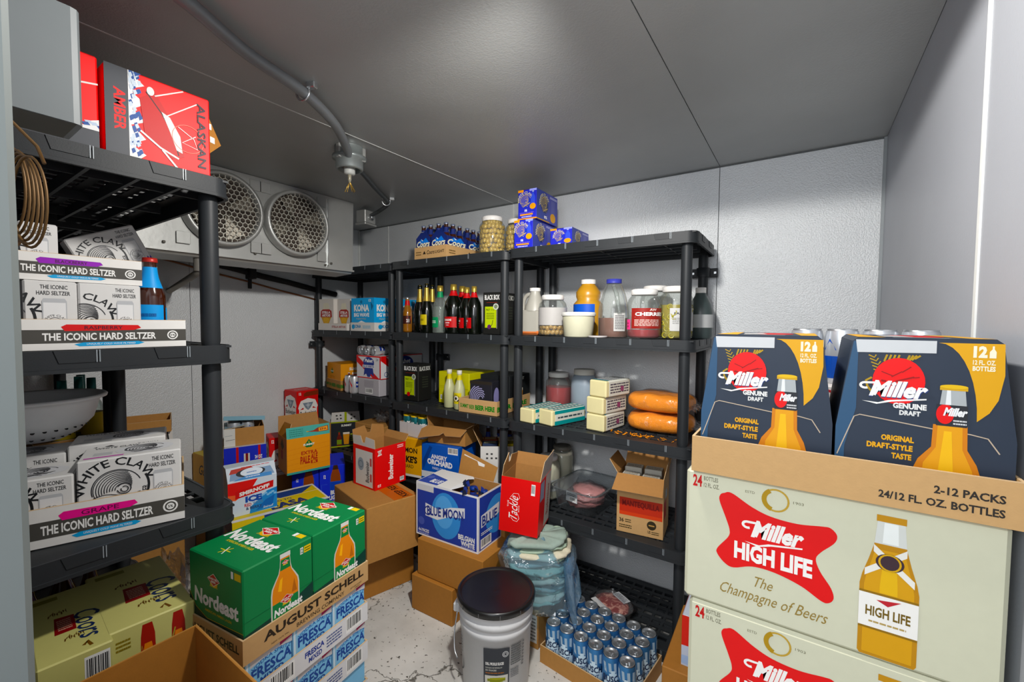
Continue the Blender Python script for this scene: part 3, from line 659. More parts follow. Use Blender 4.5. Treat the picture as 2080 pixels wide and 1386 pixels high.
def grain_logo(a, cx, cy, s):
    r = a.h / a.w
    a.ell(cx, cy - s * .22, s * .62 * r, s * .52, '#d9a52a')
    for k in range(9): a.line([(cx + (k - 4) * .11 * s * r, cy - s * .2), (cx + (k - 4) * .15 * s * r, cy - s * .72)], .02 * s + .004, '#f0cf52')
    a.poly([(cx - s * r, cy), (cx, cy - s * .62), (cx + s * r, cy), (cx, cy + s * .62)], '#e8e2d2'); a.poly([(cx - s * .92 * r, cy), (cx, cy - s * .55), (cx + s * .92 * r, cy), (cx, cy + s * .55)], '#b51f24')
    a.text('GRAIN BELT', cx - s * .85 * r, cy - s * .02, cx + s * .85 * r, cy + s * .20, W_, .03); a.text('BEER', cx - s * .38 * r, cy - s * .28, cx + s * .38 * r, cy - s * .08, W_, .03)
GR = '#0f7a4c'
def ne_front(a):
    a.poly([(0, 0), (1, 0), (1, .44), (.6, .33), (0, .28)], '#0b3a31'); a.line([(0, .42), (1, .44)], .004, '#0b5a3a')
    a.bottle(.38, .10, .76, .975, '#d98a1f', '#d9d9d4', '#1e7a45', None, '#cfd0c8'); a.poly([(.46, .56), (.51, .54), (.53, .70), (.49, .68)], '#f2b54a'); a.poly([(.66, .46), (.74, .46), (.70, .62)], '#b06a12')
    a.rect(.38, .10, .76, .43, '#1f7c49')
    grain_logo(a, .57, .865, .045); grain_logo(a, .585, .425, .085); a.text('Nordeast', .40, .275, .82, .365, W_, .04, .1)
    a.rect(.80, .85, .845, .93, W_); a.text('12', .805, .86, .84, .92, '#0f5a3a', .04); a.rect(.86, .85, .97, .93, '#e3c52f'); a.lines(.87, .86, .96, .92, 2, '#4f5a1a')
def ne_side(a):
    a.poly([(0, 0), (1, 0), (1, .30), (.34, .28), (.12, .36), (0, .52)], '#0a3027'); a.line([(0, .52), (.12, .36), (.34, .28), (1, .31)], .006, '#c9a62a')
    grain_logo(a, .48, .76, .12); a.text('Nordeast', .10, .42, .92, .60, W_, .04, .05); a.text('AMERICAN AMBER LAGER', .3, .36, .80, .39, '#c9b13a', .01)
    a.rect(.80, .87, .84, .95, W_); a.rect(.86, .87, .97, .95, '#d6bb33')
def ne_top(a):   # text reads across the pack from its left end
    grain_logo(a, .44, .82, .20); a.text('Nordeast', .03, .42, .89, .66, W_, .04, .1); a.text('AMERICAN AMBER LAGER', .18, .355, .68, .40, '#e3d02f', .01)
    a.line([(.32, .20), (.50, .20)], .014, '#e3d02f'); a.line([(.38, .12), (.45, .28)], .014, '#e3d02f'); a.line([(.45, .12), (.38, .28)], .014, W_)
    a.rect(.76, .88, .81, .97, W_); a.rect(.82, .88, .93, .97, '#e3c52f')
def schell(a):
    a.text('AUGUST SCHELL', .13, .42, .95, .80, '#2b2118', .035); a.text('BREWING COMPANY', .36, .12, .76, .30, '#3a2d20', .01); a.text('NEW ULM, MN', .18, .12, .30, .20, '#4a3a28'); a.text('ESTABLISHED', .82, .14, .93, .21, '#4a3a28'); a.text('1860', .86, .04, .91, .11, '#4a3a28')
def schell_s(a): a.text('AUGUST SCHELL', .06, .40, .94, .74, '#2b2118', .03); a.text('BREWING COMPANY', .3, .12, .74, .28, '#3a2d20')
def fresca(a, big=True):
    a.poly([(0, .82), (.3, .87), (.7, .88), (1, .82), (1, 1), (0, 1)], '#c9c6c9'); a.rect(0, 0, .1, 1, '#9cc3dc'); a.rect(.02, 0, .06, 1, '#d7e6ef')
    a.arc('VODKA SPRITZ', .55, -.25, 1.07, 90, 46, .08, '#2f5fa0', .01)
    a.text('FRESCA', .12, .54, .98, .77, '#24478f', .03); a.text('MIXED', .30, .38, .80, .51, '#24478f', .03)
    a.poly([(.72, .90), (1, .95), (1, 1), (.72, 1)], random.Random(int(a.h * 1e5)).choice(['#a0305a', '#d98a2a', '#7a3a80']))
def fr_tray(a):
    a.text('FRESCA', .42, .50, .58, .78, '#2d3f8c', .04); a.text('MIXED', .45, .18, .56, .42, '#2d3f8c', .03); a.lines(.60, .2, .74, .8, 4, '#55628f'); a.barcode(.78, .12, .94, .92, 11); a.barcode(.16, .1, .34, .9, 12)
NAVY = '#2b3340'
def mgd_front(a):   # the lower straight part and the tapered neck are one face here
    pass
def miller_word(a, x0, y0, x1, y1, col, sh=None):
    w = x1 - x0; h = y1 - y0
    if sh: a.text('Miller', x0 + .16 * w, y0 + .25 * h - .006, x1 + .005, y1 - .006, sh, .035, .35)
    a.text('Miller', x0 + .16 * w, y0 + .25 * h, x1, y1, col, .045, .35)
    r = .17 * h; cx = x0 + .10 * w; cy = y0 + .74 * h
    a.line([(cx + r * a.h / a.w * math.cos(R(t)), cy + .75 * r * math.sin(R(t))) for t in range(-60, -300, -20)] + [(x0 + .26 * w, y0 + .88 * h), (x0 + .30 * w, y0 + .66 * h), (x0 + .24 * w, y0 + .3 * h)], .10 * h, col)
    a.poly([(x0 + .06 * w, y0 + .02 * h), (x0 + .30 * w, y0 - .02 * h), (x0 + .45 * w, y0 + .12 * h), (x1 - .02 * w, y0 + .30 * h), (x1 - .02 * w, y0 + .24 * h), (x0 + .5 * w, y0 + .06 * h), (x0 + .28 * w, y0 - .10 * h)], col)
def hl_front(a):
    RED = '#d0161c'
    a.text('24', .028, .875, .066, .965, '#b32428', .03); a.text('BOTTLES', .073, .93, .13, .962, '#6c6a58', .01); a.text('12 FL. OZ.', .073, .88, .135, .912, '#6c6a58', .01)
    pts = [(.155, .865), (.185, .875), (.26, .805), (.33, .765), (.42, .755), (.50, .775), (.528, .775), (.548, .735), (.54, .68), (.50, .60), (.485, .545), (.50, .47), (.535, .38), (.545, .315), (.53, .275), (.505, .275), (.44, .335), (.35, .375), (.27, .375), (.20, .33), (.165, .345), (.135, .40), (.135, .445), (.175, .545), (.18, .60), (.165, .68), (.138, .80), (.14, .845)]
    a.smooth(pts, RED)
    a.ring(.345, .885, .075, .012, '#b79a55', 24); a.arcline(.345, .885, .07, 120, 250, .03, '#a8893f', 12); a.text('ESTD', .235, .90, .27, .918, '#77745f'); a.text('1903', .405, .885, .44, .903, '#77745f')
    miller_word(a, .225, .545, .445, .715, '#f4f0ea'); a.text('HIGH LIFE', .20, .405, .475, .535, '#f4f0ea', .045)
    a.text('The', .28, .235, .345, .31, '#8f7a48', .0, .4); a.text('Champagne of Beers', .15, .10, .53, .205, '#8f7a48', .0, .45)
    x0, x1, y0, y1 = .62, .785, .02, .93
    w = x1 - x0; h = y1 - y0; c = (x0 + x1) / 2; ho = [(.46, .0), (.5, .02), (.5, .50), (.46, .57), (.36, .68), (.275, .79), (.23, .96)]
    def o(k, lo, hi):
        L = [(hx, hy) for hx, hy in ho if lo <= hy <= hi]
        def at(y):
            for (xa, ya), (xb, yb) in zip(ho, ho[1:]):
                if ya <= y <= yb: return xa + (xb - xa) * (y - ya) / (yb - ya)
            return ho[-1][0]
        L = [(at(lo), lo)] + L + [(at(hi), hi)]
        return [(c + hx * w * k, y0 + hy * h) for hx, hy in L] + [(c - hx * w * k, y0 + hy * h) for hx, hy in L[::-1]]
    a.poly([(x0 + .0, y0 - .01), (x1 + .03, y0), (x1 + .02, y0 + .03), (x0, y0 + .03)], '#b9b9a4') if False else None
    a.poly(o(1, 0, .96), '#b5860e'); a.poly(o(.84, .02, .76), '#cc9d18'); a.poly(o(.3, .46, .72), '#dcb433'); a.poly(o(1, .80, .96), '#d4d6d0'); a.poly(o(.5, .81, .95), '#eceeea')
    a.rect(c - .25 * w, y0 + .955 * h, c + .25 * w, y0 + h, '#b88a24')
    a.poly(o(1, .19, .455), '#8a6a1a'); a.poly(o(1, .205, .44), '#f0eee8'); a.text('HIGH LIFE', x0 + .02, y0 + .285 * h, x1 - .02, y0 + .355 * h, '#6e5a2c', .03); a.poly([(c - .2*w, y0+.405*h), (c+.22*w, y0+.425*h), (c, y0+.375*h)], '#b0343a'); a.lines(x0 + .03, y0 + .235 * h, x1 - .03, y0 + .26 * h, 1, '#b09a6a')
    a.poly([(c - .42*w, y0+.56*h), (c - .42*w, y0+.61*h), (c + .28*w, y0+.79*h), (c + .28*w, y0 + .74*h)], '#e9e6de'); a.poly([(c + .42*w, y0+.54*h), (c + .42*w, y0+.59*h), (c - .28*w, y0+.79*h), (c - .28*w, y0 + .74*h)], '#e9e6de')
    a.ell(c, y0 + .68 * h, .24 * w, .055, '#3b2a30'); a.ring(c, y0 + .68 * h, .05, .010, '#c9a24a', 20)
def bud_label(a, x0=.10, x1=.90, y0=.0, y1=.78):
    w = x1 - x0; h = y1 - y0
    a.poly([(x0, y0), (x1, y0), (x1, y0 + .5*h), (x1 + .05*w, y0 + .6*h), (x1, y0 + .72*h), (x1 - .1*w, y0 + .9*h), (x0 + .5*w, y0 + h), (x0 + .1*w, y0 + .9*h), (x0, y0 + .72*h), (x0 - .05*w, y0 + .6*h), (x0, y0 + .5*h)], '#eceae6')
    c = (x0 + x1) / 2
    a.poly([(c - .30*w, y0+.80*h), (c + .30*w, y0+.80*h), (c + .14*w, y0+.56*h), (c, y0+.46*h), (c - .14*w, y0+.56*h)], '#7d8b98'); a.poly([(c - .16*w, y0+.70*h), (c, y0+.82*h), (c + .16*w, y0+.70*h), (c, y0+.52*h)], '#b9c1c8'); a.ring(c, y0 + .68*h, .07, .012, '#5c6874', 16)
    a.poly([(x0 + .04*w, y0 + .50*h), (x0 + .22*w, y0+.60*h), (x0 + .26*w, y0 + .52*h)], '#b52026'); a.poly([(x1 - .04*w, y0 + .50*h), (x1 - .22*w, y0+.60*h), (x1 - .26*w, y0 + .52*h)], '#b52026')
    a.text('Budweiser', x0 + .04*w, y0 + .24*h, x1 - .04*w, y0 + .43*h, '#26262c', .02, .08); a.lines(x0 + .2*w, y0 + .10*h, x1 - .2*w, y0 + .16*h, 1, '#a09c98')
def bud_front(a): bud_label(a, .10, .92, .0, .74); a.bottle(.30, .74, .95, 1.2, '#5a1e0c') if False else a.poly([(.32, .80), (1, .82), (1, .97), (.45, .95), (.32, .90)], '#7a2f10'); a.text('12', .10, .86, .20, .95, W_, .04)
def bud_side(a): bud_label(a, .06, .94, .02, .86)
def summit_logo(a, cx, cy, s, green='#1f6a3a'):
    r = a.h / a.w; a.poly([(cx - s * r, cy - .25*s), (cx - .5*s*r, cy + .35*s), (cx, cy + s), (cx + .5*s*r, cy + .35*s), (cx + s*r, cy - .25*s), (cx + .5*s*r, cy - .8*s), (cx - .5*s*r, cy - .8*s)], green)
    a.poly([(cx - .12*s*r, cy + .2*s), (cx, cy + .7*s), (cx + .12*s*r, cy + .2*s)], '#d9c23a'); a.text('SUMMIT', cx - 1.15*s*r, cy - .40*s, cx + 1.15*s*r, cy + .05*s, '#f2efe2', .04)
def summit_epa(a):
    a.rect(0, .0, 1, .06, '#4f9a92')
    for i in range(5): a.line([(0, .12 + .14*i), (1, .22 + .14*i)], .006, '#c87a17')
    summit_logo(a, .5, .80, .13); a.text('EXTRA', .32, .50, .70, .60, '#a33316', .03); a.text('PALE', .30, .24, .52, .46, '#a33316', .04); a.text('ALE', .54, .33, .70, .50, '#a33316', .04); a.rect(.54, .22, .70, .31, '#a33316'); a.text('EPA', .58, .235, .66, .295, '#f0b43a', .03)
def summit_flap(a):
    a.rect(0, 0, 1, 1, '#5aa39b'); a.lines(.06, .12, .38, .86, 4, '#3c7f78'); a.poly([(.45, .42), (.62, .50), (.72, .70), (.97, .80), (.97, .30), (.72, .30), (.62, .36)], '#8a3410'); a.poly([(.74, .35), (.95, .35), (.95, .74), (.74, .66)], '#e0a02a'); a.text('EPA', .77, .42, .93, .62, '#8a3410', .03); a.rect(.45, .42, .50, .49, '#c9a23a')
def blue_moon(a):
    a.rect(0, 0, 1, 1, '#e9e9ec'); a.rect(.02, .03, .98, .97, '#2b3f94'); a.ell(.5, .50, .235, .42, '#4f8fd0'); a.ell(.47, .56, .15, .30, '#6aa8e0')
    a.poly([(.16, .40), (.36, .38), (.56, .50), (.80, .56), (.80, .74), (.58, .68), (.38, .58), (.16, .64)], '#e6e6ea'); a.text('BLUE MOON', .19, .42, .78, .60, '#26357f', .03, 0, 0, .08); a.ring(.20, .50, .075, .022, '#26357f', 18)
    a.text('BELGIAN', .70, .16, .95, .255, W_, .04); a.text('WHITE', .74, .06, .95, .15, W_, .04); a.lines(.74, .035, .95, .052, 1, '#b9c2e0'); a.text('4-6 PACKS', .04, .075, .22, .14, W_, .03); a.lines(.04, .04, .22, .065, 1, '#b9c2e0'); a.circ(.09, .28, .075, '#4a5aa8'); a.rect(.02, .86, .30, .97, '#d4d4d6')
def blue_moon_s(a):
    a.rect(0, 0, 1, 1, '#e9e9ec'); a.rect(.05, .03, .97, .97, '#2b3f94'); a.ell(.80, .52, .5, .35, '#4f8fd0'); a.poly([(.12, .42), (.9, .5), (.9, .7), (.12, .64)], '#e6e6ea'); a.text('BLUE', .16, .44, .80, .62, '#26357f', .03); a.lines(.12, .28, .6, .34, 2, W_); a.barcode(.10, .05, .55, .22, 9)
def blue_moon_t(a): a.rect(0, 0, 1, 1, '#e6e4e2'); a.poly([(0.02, .02), (.62, .02), (.62, .45), (0.02, .62)], '#3a4d9c'); a.text('BLUE', .30, .12, .60, .34, W_, .04); a.ell(.14, .40, .09, .10, '#5a69ad')
def kona_f(a): a.rect(0, 0, 1, 1, '#2d9fd6'); a.text('KONA', .12, .58, .80, .80, W_, .05); a.text('BIG WAVE', .12, .42, .80, .54, W_, .04); a.text('Original Wave', .22, .33, .66, .38, '#d9b84a', .0, .3); a.text('12', .78, .88, .88, .96, W_, .03); a.poly([(.2, .20), (.45, .30), (.7, .22), (.8, .14), (.2, .14)], '#e8eef2'); a.poly([(.86, .9), (.97, .75), (.9, .6)], '#1d5f86'); a.circ(.45, .88, .05, '#1d6f9a')
def kona_t(a): a.text('KONA', .15, .35, .45, .75, '#2a7fb0', .04); a.circ(.12, .5, .28, '#3b94c4'); a.lines(.52, .3, .85, .7, 2, '#7fb0c9')
def stella_f(a):
    a.poly([(.36, .04), (.64, .04), (.60, .10), (.80, .36), (.88, .44), (.84, .56), (.78, .62), (.22, .62), (.16, .56), (.12, .44), (.20, .36), (.40, .10)], '#c99a3a'); a.poly([(.12, .40), (.88, .40), (.86, .60), (.72, .66), (.28, .66), (.14, .60)], '#9c2a20'); a.poly([(.28, .66), (.72, .66), (.66, .86), (.34, .86)], '#dcd6c2')
    a.text('STELLA', .22, .52, .78, .60, W_, .04); a.text('ARTOIS', .22, .42, .78, .50, W_, .04); a.ell(.5, .3, .2, .10, '#d8ac48')
def stella_t(a): a.text('STELLA ARTOIS', .06, .36, .94, .66, '#9a3a34', .03)
def pabst_f(a):
    a.poly([(0, .96), (0, .70), (.7, 0), (.95, 0), (0, 1)], '#c4202c'); a.rect(0, 0, 1, .04, '#c4202c'); a.rect(.0, .94, 1, 1, '#c4202c'); a.rect(.95, 0, 1, 1, '#c4202c')
    a.poly([(.30, .10), (.40, .20), (.46, .06), (.56, .06), (.60, .20), (.72, .10), (.68, .46), (.34, .46)], '#24357f'); a.ell(.51, .68, .22, .26, '#24357f'); a.text('Pabst', .35, .70, .68, .86, W_, .04, .2); a.rect(.26, .46, .76, .58, '#e9e9ea'); a.text('BLUE RIBBON', .29, .48, .73, .56, '#24357f', .03); a.text('24', .80, .78, .90, .90, '#8a8f98', .03)
def pabst_s(a): a.poly([(0, .96), (0, .80), (.3, .3), (.42, .3), (.10, 1)], '#c4202c'); a.rect(0, 0, 1, .03, '#c4202c'); a.rect(0, .96, 1, 1, '#c4202c'); a.ell(.55, .60, .22, .36, '#24357f'); a.text('Pabst', .40, .62, .70, .82, W_, .04, .2); a.rect(.36, .40, .74, .54, '#dcdcdf'); a.ring(.12, .2, .10, .03, '#55608c', 16)
def blackbox_f(a):
    a.text('BLACK BOX', .10, .82, .92, .94, W_, .02); a.line([(.2, .76), (.8, .76)], .006, '#a33a2a'); a.rect(.12, .16, .74, .66, '#b6c62a'); a.text('PINOT', .18, .56, .4, .61, '#2b3a14', .02); a.text('Grigio', .44, .56, .68, .61, '#2b3a14', 0, .2); a.lines(.2, .36, .64, .52, 4, '#67751f'); a.circ(.72, .66, .075, '#c9ccc4'); a.circ(.72, .66, .05, '#77806a'); a.line([(.78, .14), (.78, .64)], .008, '#d8d8c8'); a.circ(.36, .18, .055, '#5a2a5a'); a.line([(.40, .17), (.52, .24), (.56, .34)], .014, '#191a14')
def blackbox_s(a): a.text('BLACK BOX', .10, .82, .9, .94, '#cfcfca', .02); a.lines(.3, .35, .75, .68, 5, '#33362c')
def summit_dark(a): a.rect(0, 0, 1, .05, '#b3bd2a'); a.text('SUMMIT', .35, .84, .70, .93, '#f2f2ea', .04); a.bottle(.20, .05, .36, .66, '#6a2210', '#2e5a2a', '#9a3a1a', '#8aa032'); a.poly([(.44, .10), (.60, .10), (.63, .52), (.41, .52)], '#dc9a3a'); a.rect(.41, .52, .63, .60, '#f2e8d8'); 
def summit_dark2(a): summit_dark(a); a.lines(.66, .20, .97, .55, 4, '#b9c22e')
def coors12(a):
    a.poly([(.12, .62), (.20, .62), (.23, .68), (.16, .72)], '#cfae4a')
    a.poly([(.26, .34), (.54, .34), (.54, .66), (.26, .66)], '#8e1d20'); a.poly([(.30, .38), (.34, .38), (.46, .60), (.40, .60)], '#c9b8a8'); a.lines(.34, .45, .52, .58, 4, '#c9a08a')
    for bx, by in ((.58, .36), (.10, .38)):
        for i in range(6): a.poly([(bx + .015*i, by + .05*(i % 3)), (bx + .05 + .015*i, by + .03 + .05*(i % 3)), (bx + .10 + .01*i, by + .09 + .045*i), (bx + .06 + .01*i, by + .08 + .05*i)], '#6b4a14')
    a.text('Coors', .66, .60, .98, .98, '#1d2c52', .0, .2) if False else None
def script_coors(a, x0, y0, x1, y1, col, bold=.02, rot=0): a.text('Coors', x0, y0, x1, y1, col, bold, .35, rot)
def tackle(a):
    a.text('Tackle', .24, .26, .46, .68, W_, .0, .45, 90); a.text('THE', .19, .46, .225, .58, W_, .0, 0, 90); a.text('BOX', .475, .40, .505, .52, W_, .0, 0, 90); a.line([(.30, .28), (.36, .23), (.46, .22), (.51, .28), (.47, .36)], .007, W_); a.line([(.26, .64), (.34, .72), (.46, .73), (.50, .66), (.44, .60)], .006, W_); a.barcode(.78, .74, .88, .94, 5)
def bud_red(a):
    a.text('Budweiser', .42, .16, .58, .78, W_, .03, .05, 90); a.poly([(.08, .80), (.22, .82), (.19, .88), (.22, .95), (.08, .93), (.11, .87)], '#e8d8d4'); a.lines(.10, .84, .20, .92, 3, '#b04a44'); a.text('12', .08, .06, .18, .12, W_, .04, 0, 90); a.lines(.72, .88, .92, .97, 2, '#f0d8d4'); a.barcode(.80, .04, .94, .14, 4)
def bud_white(a): a.rect(.12, .04, .90, .90, '#dcd9d6'); a.text('Budweiser', .58, .14, .74, .66, '#33333a', .02, .05, 90); a.ell(.36, .55, .14, .16, '#9aa4ae'); a.ring(.36, .55, .08, .02, '#6a7680', 14); a.lines(.78, .1, .86, .86, 2, '#b52026')
def budlight(a): a.poly([(.40, .20), (.84, .20), (.84, .72), (.40, .72)], '#2a4fb8'); a.poly([(.42, .56), (.82, .56), (.80, .74), (.72, .92), (.52, .92), (.44, .74)], '#8a4616'); a.poly([(.50, .88), (.74, .88), (.70, 1), (.54, 1)], '#3a2010'); a.rect(.42, .14, .82, .54, '#1f44b0'); a.text('BUD', .42, .20, .78, .32, W_, .05); a.text('LIGHT', .36, .06, .82, .18, W_, .05); a.text('12', .16, .66, .24, .76, W_, .04); a.line([(.08, .06), (.08, .5), (.3, .5)], .008, '#4a6ad0')
def smirnoff(a):
    a.poly([(0, .0), (1, 0), (1, .6), (0, .5)], '#cfdbe6'); a.poly([(.42, .0), (1, .02), (1, .62), (.78, .56), (.62, .36), (.45, .2)], '#3f86c4'); a.poly([(.55, .05), (.9, .1), (.95, .4), (.75, .3)], '#2565ad')
    for i in range(7): a.ell(.66 + .05*i, .44 + .03 * (i % 3), .035, .03, '#8fc0e2')
    a.poly([(0, .50), (.42, .62), (.6, .98), (0, .98)], '#cf3325'); a.poly([(.0, .5), (.15, .46), (.3, .6), (0, .64)], '#dd6a4a'); a.poly([(.14, .50), (.92, .64), (.93, .84), (.15, .72)], '#c01820'); a.text('SMIRNOFF', .22, .555, .84, .67, W_, .045, 0, 0, .10)
    a.text('ICE', .34, .34, .68, .52, '#23479c', .06); a.text('RED', .32, .22, .46, .31, '#b8242c', .03); a.text('WHITE', .49, .245, .70, .325, '#5a84ae', .03); a.text('& BERRY', .35, .12, .68, .205, '#2c3f66', .03); a.text('Smirnoff', .70, .06, .92, .13, '#e8eef4', .0, .4)
def smirnoff_neck(a):
    a.rect(0, 0, 1, 1, '#cfd8e0'); a.poly([(.04, .1), (.96, .1), (.90, .70), (.08, .62)], '#7f98b4'); a.poly([(.05, .55), (.6, .6), (.5, .92), (.1, .86)], '#a83a30'); a.ell(.48, .48, .30, .30, '#15181c'); a.ell(.50, .50, .23, .28, '#d8e0ea'); a.lines(.40, .44, .6, .56, 1, '#4a6fa8'); a.poly([(.1, .05), (.9, .0), (.9, .25), (.4, .3)], '#4a84bc'); a.lines(.36, .14, .66, .24, 1, '#e8e8f0'); a.lines(.3, .86, .9, .94, 1, '#c0392b')
def wcz(a):   # navy zero-proof pack, narrow end
    cx, cy, r = .40, .62, .23
    a.rect(0, .92, .30, 1, '#e39a1f'); a.rect(0, 0, 1, .05, '#d98f1c'); a.rect(.62, .93, 1, 1, '#9aa0e8'); a.circ(cx, cy, r, '#2336a8'); a.arc('WHITE CLAW', cx, cy, r, 105, 170, .085, '#d8cf9a', .02); wave(a, cx, cy, r * .9, '#cdb26a', 4, .012); a.bottle(.70, .48, .92, .92, '#3c50c8', '#c9ccd8'); a.ell(.80, .42, .16, .10, '#e0a030'); a.text('0%', .36, .26, .5, .34, W_, .03); a.rect(.12, .14, .80, .19, '#e39a1f'); a.lines(.2, .07, .75, .12, 1, '#cfd2f0'); a.lines(.1, .21, .85, .24, 1, '#8a70c0')
def wczs(a):
    cx, cy, r = .36, .56, .28
    a.circ(cx, cy, r, '#2a3560'); a.arc('WHITE CLAW', cx, cy, r, 110, 165, .10, '#d8cf9a', .02); wave(a, cx, cy, r * .9, '#c9b577', 6, .014); a.lines(.62, .86, .98, .94, 2, '#c9cbe6'); a.rect(.68, .2, .86, .82, '#5b5f9c'); a.ell(.77, .22, .13, .16, '#d0a050'); a.text('0%', .34, .10, .48, .2, W_, .03); a.rect(0, 0, .6, .04, '#b08a3c')
def beer_here(a): a.text('SUMMIT BEER', .04, .34, .42, .64, '#2d7a34', .03, 0, 0, -.06); a.text('BEER HERE', .44, .26, .94, .62, '#2d7a34', .05)
def mikes(a): a.rect(0, 0, 1, .06, '#e8e6de'); a.text('LEMON', .16, .62, .84, .76, '#1c1a12', .03); a.text("MIKE'S", .16, .36, .84, .54, '#1c1a12', .05); a.text('HARD', .32, .22, .70, .31, '#3a3418', .01)
def angry(a):
    a.rect(0, 0, 1, .10, '#2456a8'); a.rect(0, .10, 1, .26, '#d9dde2'); a.text('ANGRY', .26, .62, .70, .74, '#e6e6ea', .05, 0, 0, -.02); a.text('ORCHARD', .16, .46, .84, .62, '#eef0f4', .06, 0, 0, -.04); a.text('HARD CIDER', .30, .34, .68, .41, '#cfdcf0', .02, 0, 0, -.03); a.text('CRISP APPLE', .24, .14, .80, .21, '#1e3a6a', .03); a.barcode(.72, .80, .98, .97, 7); a.poly([(.05, .3), (.3, .92), (.22, .95), (.02, .5)], '#173f86')
def summer(a): a.poly([(0, 1), (0, .72), (.08, .60), (.16, .74), (.5, .9), (1, .95), (1, 1)], '#e0dc86'); a.ell(.30, .35, .22, .42, '#26435a'); a.ell(.72, .45, .26, .45, '#26435a'); [a.rect(.30 + .08*i, .06 + .04*(i % 2), .33 + .08*i, .36 + .06 * (i % 3), '#dfe3da') for i in range(6)]; [a.circ(.18 + .03*i, .30 + .07*((i*2) % 4), .02, '#dfe6c0') for i in range(5)]
def alaskan(a):          # pack lying on its side: the design runs top to bottom
    a.rect(0, 0, .21, 1, '#44474c'); a.text('AMBER', .075, .28, .175, .76, '#e0301c', .025, 0, -90)
    rnd = random.Random(5); pts = [(.20, 0)] + [(.27 + .06 * math.sin(i * 1.9) + .03 * rnd.random(), i / 16) for i in range(17)] + [(.20, 1)]
    a.poly(pts, '#e6e6e6')
    for i in range(60):
        y = rnd.random(); x = .21 + rnd.random() * .085; a.poly([(x, y), (x + .03, y + .03), (x + .015, y + .07), (x - .01, y + .05)], '#2c4f8f' if i % 2 else '#c9d3de')
    a.poly([(.30, .72), (.44, .86), (.62, .52), (.70, .36), (.72, .16), (.60, .10), (.44, .22), (.34, .30)], '#b52a1c'); a.line([(.36, .82), (.50, .62), (.60, .42), (.66, .16)], .012, '#1c1c1f'); a.poly([(.50, .64), (.58, .60), (.68, .40), (.70, .20), (.64, .22), (.58, .42)], '#dcdcd8'); a.line([(.30, .34), (.48, .20), (.66, .12)], .022, '#e2e2de'); a.line([(.44, .80), (.72, .98)], .014, '#dfdfdb'); a.line([(.52, .58), (.86, .88)], .012, '#dfdfdb'); a.line([(.50, .18), (.66, -.02)], .022, '#dfdfdb'); a.line([(.66, .52), (.82, .42), (.86, .30), (.70, .34), (.84, .46)], .009, '#e6e6e2'); a.ring(.76, .40, .17, .006, '#d88a7a', 24); a.ell(.40, .84, .035, .05, '#e0e0dc')
    a.text('ALASKAN', .86, .08, .95, .90, '#33202a', .02, 0, -90)
def alaskan_up(a):
    a.rect(0, 0, 1, .21, '#44474c'); a.text('AMBER', .06, .055, .66, .155, '#e0301c', .03); rnd = random.Random(8)
    a.poly([(0, .19)] + [(i / 16, .27 + .05 * math.sin(i * 1.7)) for i in range(17)] + [(1, .19)], '#e6e6e6')
    for i in range(22): x = rnd.random(); y = .20 + rnd.random() * .08; a.poly([(x, y), (x + .05, y + .01), (x + .03, y + .04), (x - .02, y + .03)], '#2c4f8f' if i % 2 else '#b9c6d8')
    a.line([(.5, .60), (1, .70)], .018, '#dfdfdb')
def coors_front(a): pass
def golden_up(a): a.rect(0, 0, 1, 1, '#d9d5d0'); a.ell(.42, .42, .42, .46, '#dd9f24'); a.text('Golden', .04, .24, .98, .56, '#2a1a10', .01, .3); a.line([(.93, 0), (.96, .5), (.90, 1)], .03, '#1c1a18'); a.text('12', .62, .90, .74, .97, '#3a3430', .02)
def golden_lt(a): a.text('Golden', .28, .34, .96, .68, '#241a10', .01, .35); a.text('LIGHT', .50, .08, .92, .26, '#e6dca8', .05); a.circ(.62, .88, .04, '#a3281c'); a.text('Michelob', .52, .72, .86, .80, '#d8c98a', .0, .3)
# ------------------------------------------------------------------ right foreground: beer cases stacked by the right wall
HLC = '#cfceb9'
def hl_case(label, y0, x0, z, group):
    w, d, h = .418, .27, .246
    mb = MB(); mb.box(-w/2, -d/2, 0, w/2, d/2, h, P(HLC), .006); face(mb, 'front', w, d, h, hl_front)
    mb.box(-w/2 - .0006, -.035, .10, -w/2 + .001, .035, .135, m_kraft_in)
    return tag(mb.build('beer_case', None, (x0 + w/2, y0 + d/2, z)), label, 'beer case', group)
hl_case('cream case with a red bow-tie emblem, directly under the kraft tray', .852, -.176, .933, 'cream beer cases')
hl_case('cream case with a red bow-tie emblem, second case down by the right wall', .852, -.166, .685, 'cream beer cases')
carton('cardboard_box', 'plain kraft box at the foot of the cream case stack by the right wall', 'box', (.40, .27, .684), (.045, .99), 0, 0, '#b98950', mat=m_kraft)
def mgd_tray(a): a.text('2-12 PACKS', .785, .50, .955, .68, '#2a2622', .03); a.text('24/12 FL. OZ. BOTTLES', .64, .20, .955, .38, '#2a2622', .03)
tray('case_tray', 'open kraft tray holding two dark gold trimmed twelve packs, on the cream case', 'tray', (.414, .262, .064), (.0415, .971), 1.180, 0, m_kraft_l, {'front': mgd_tray})
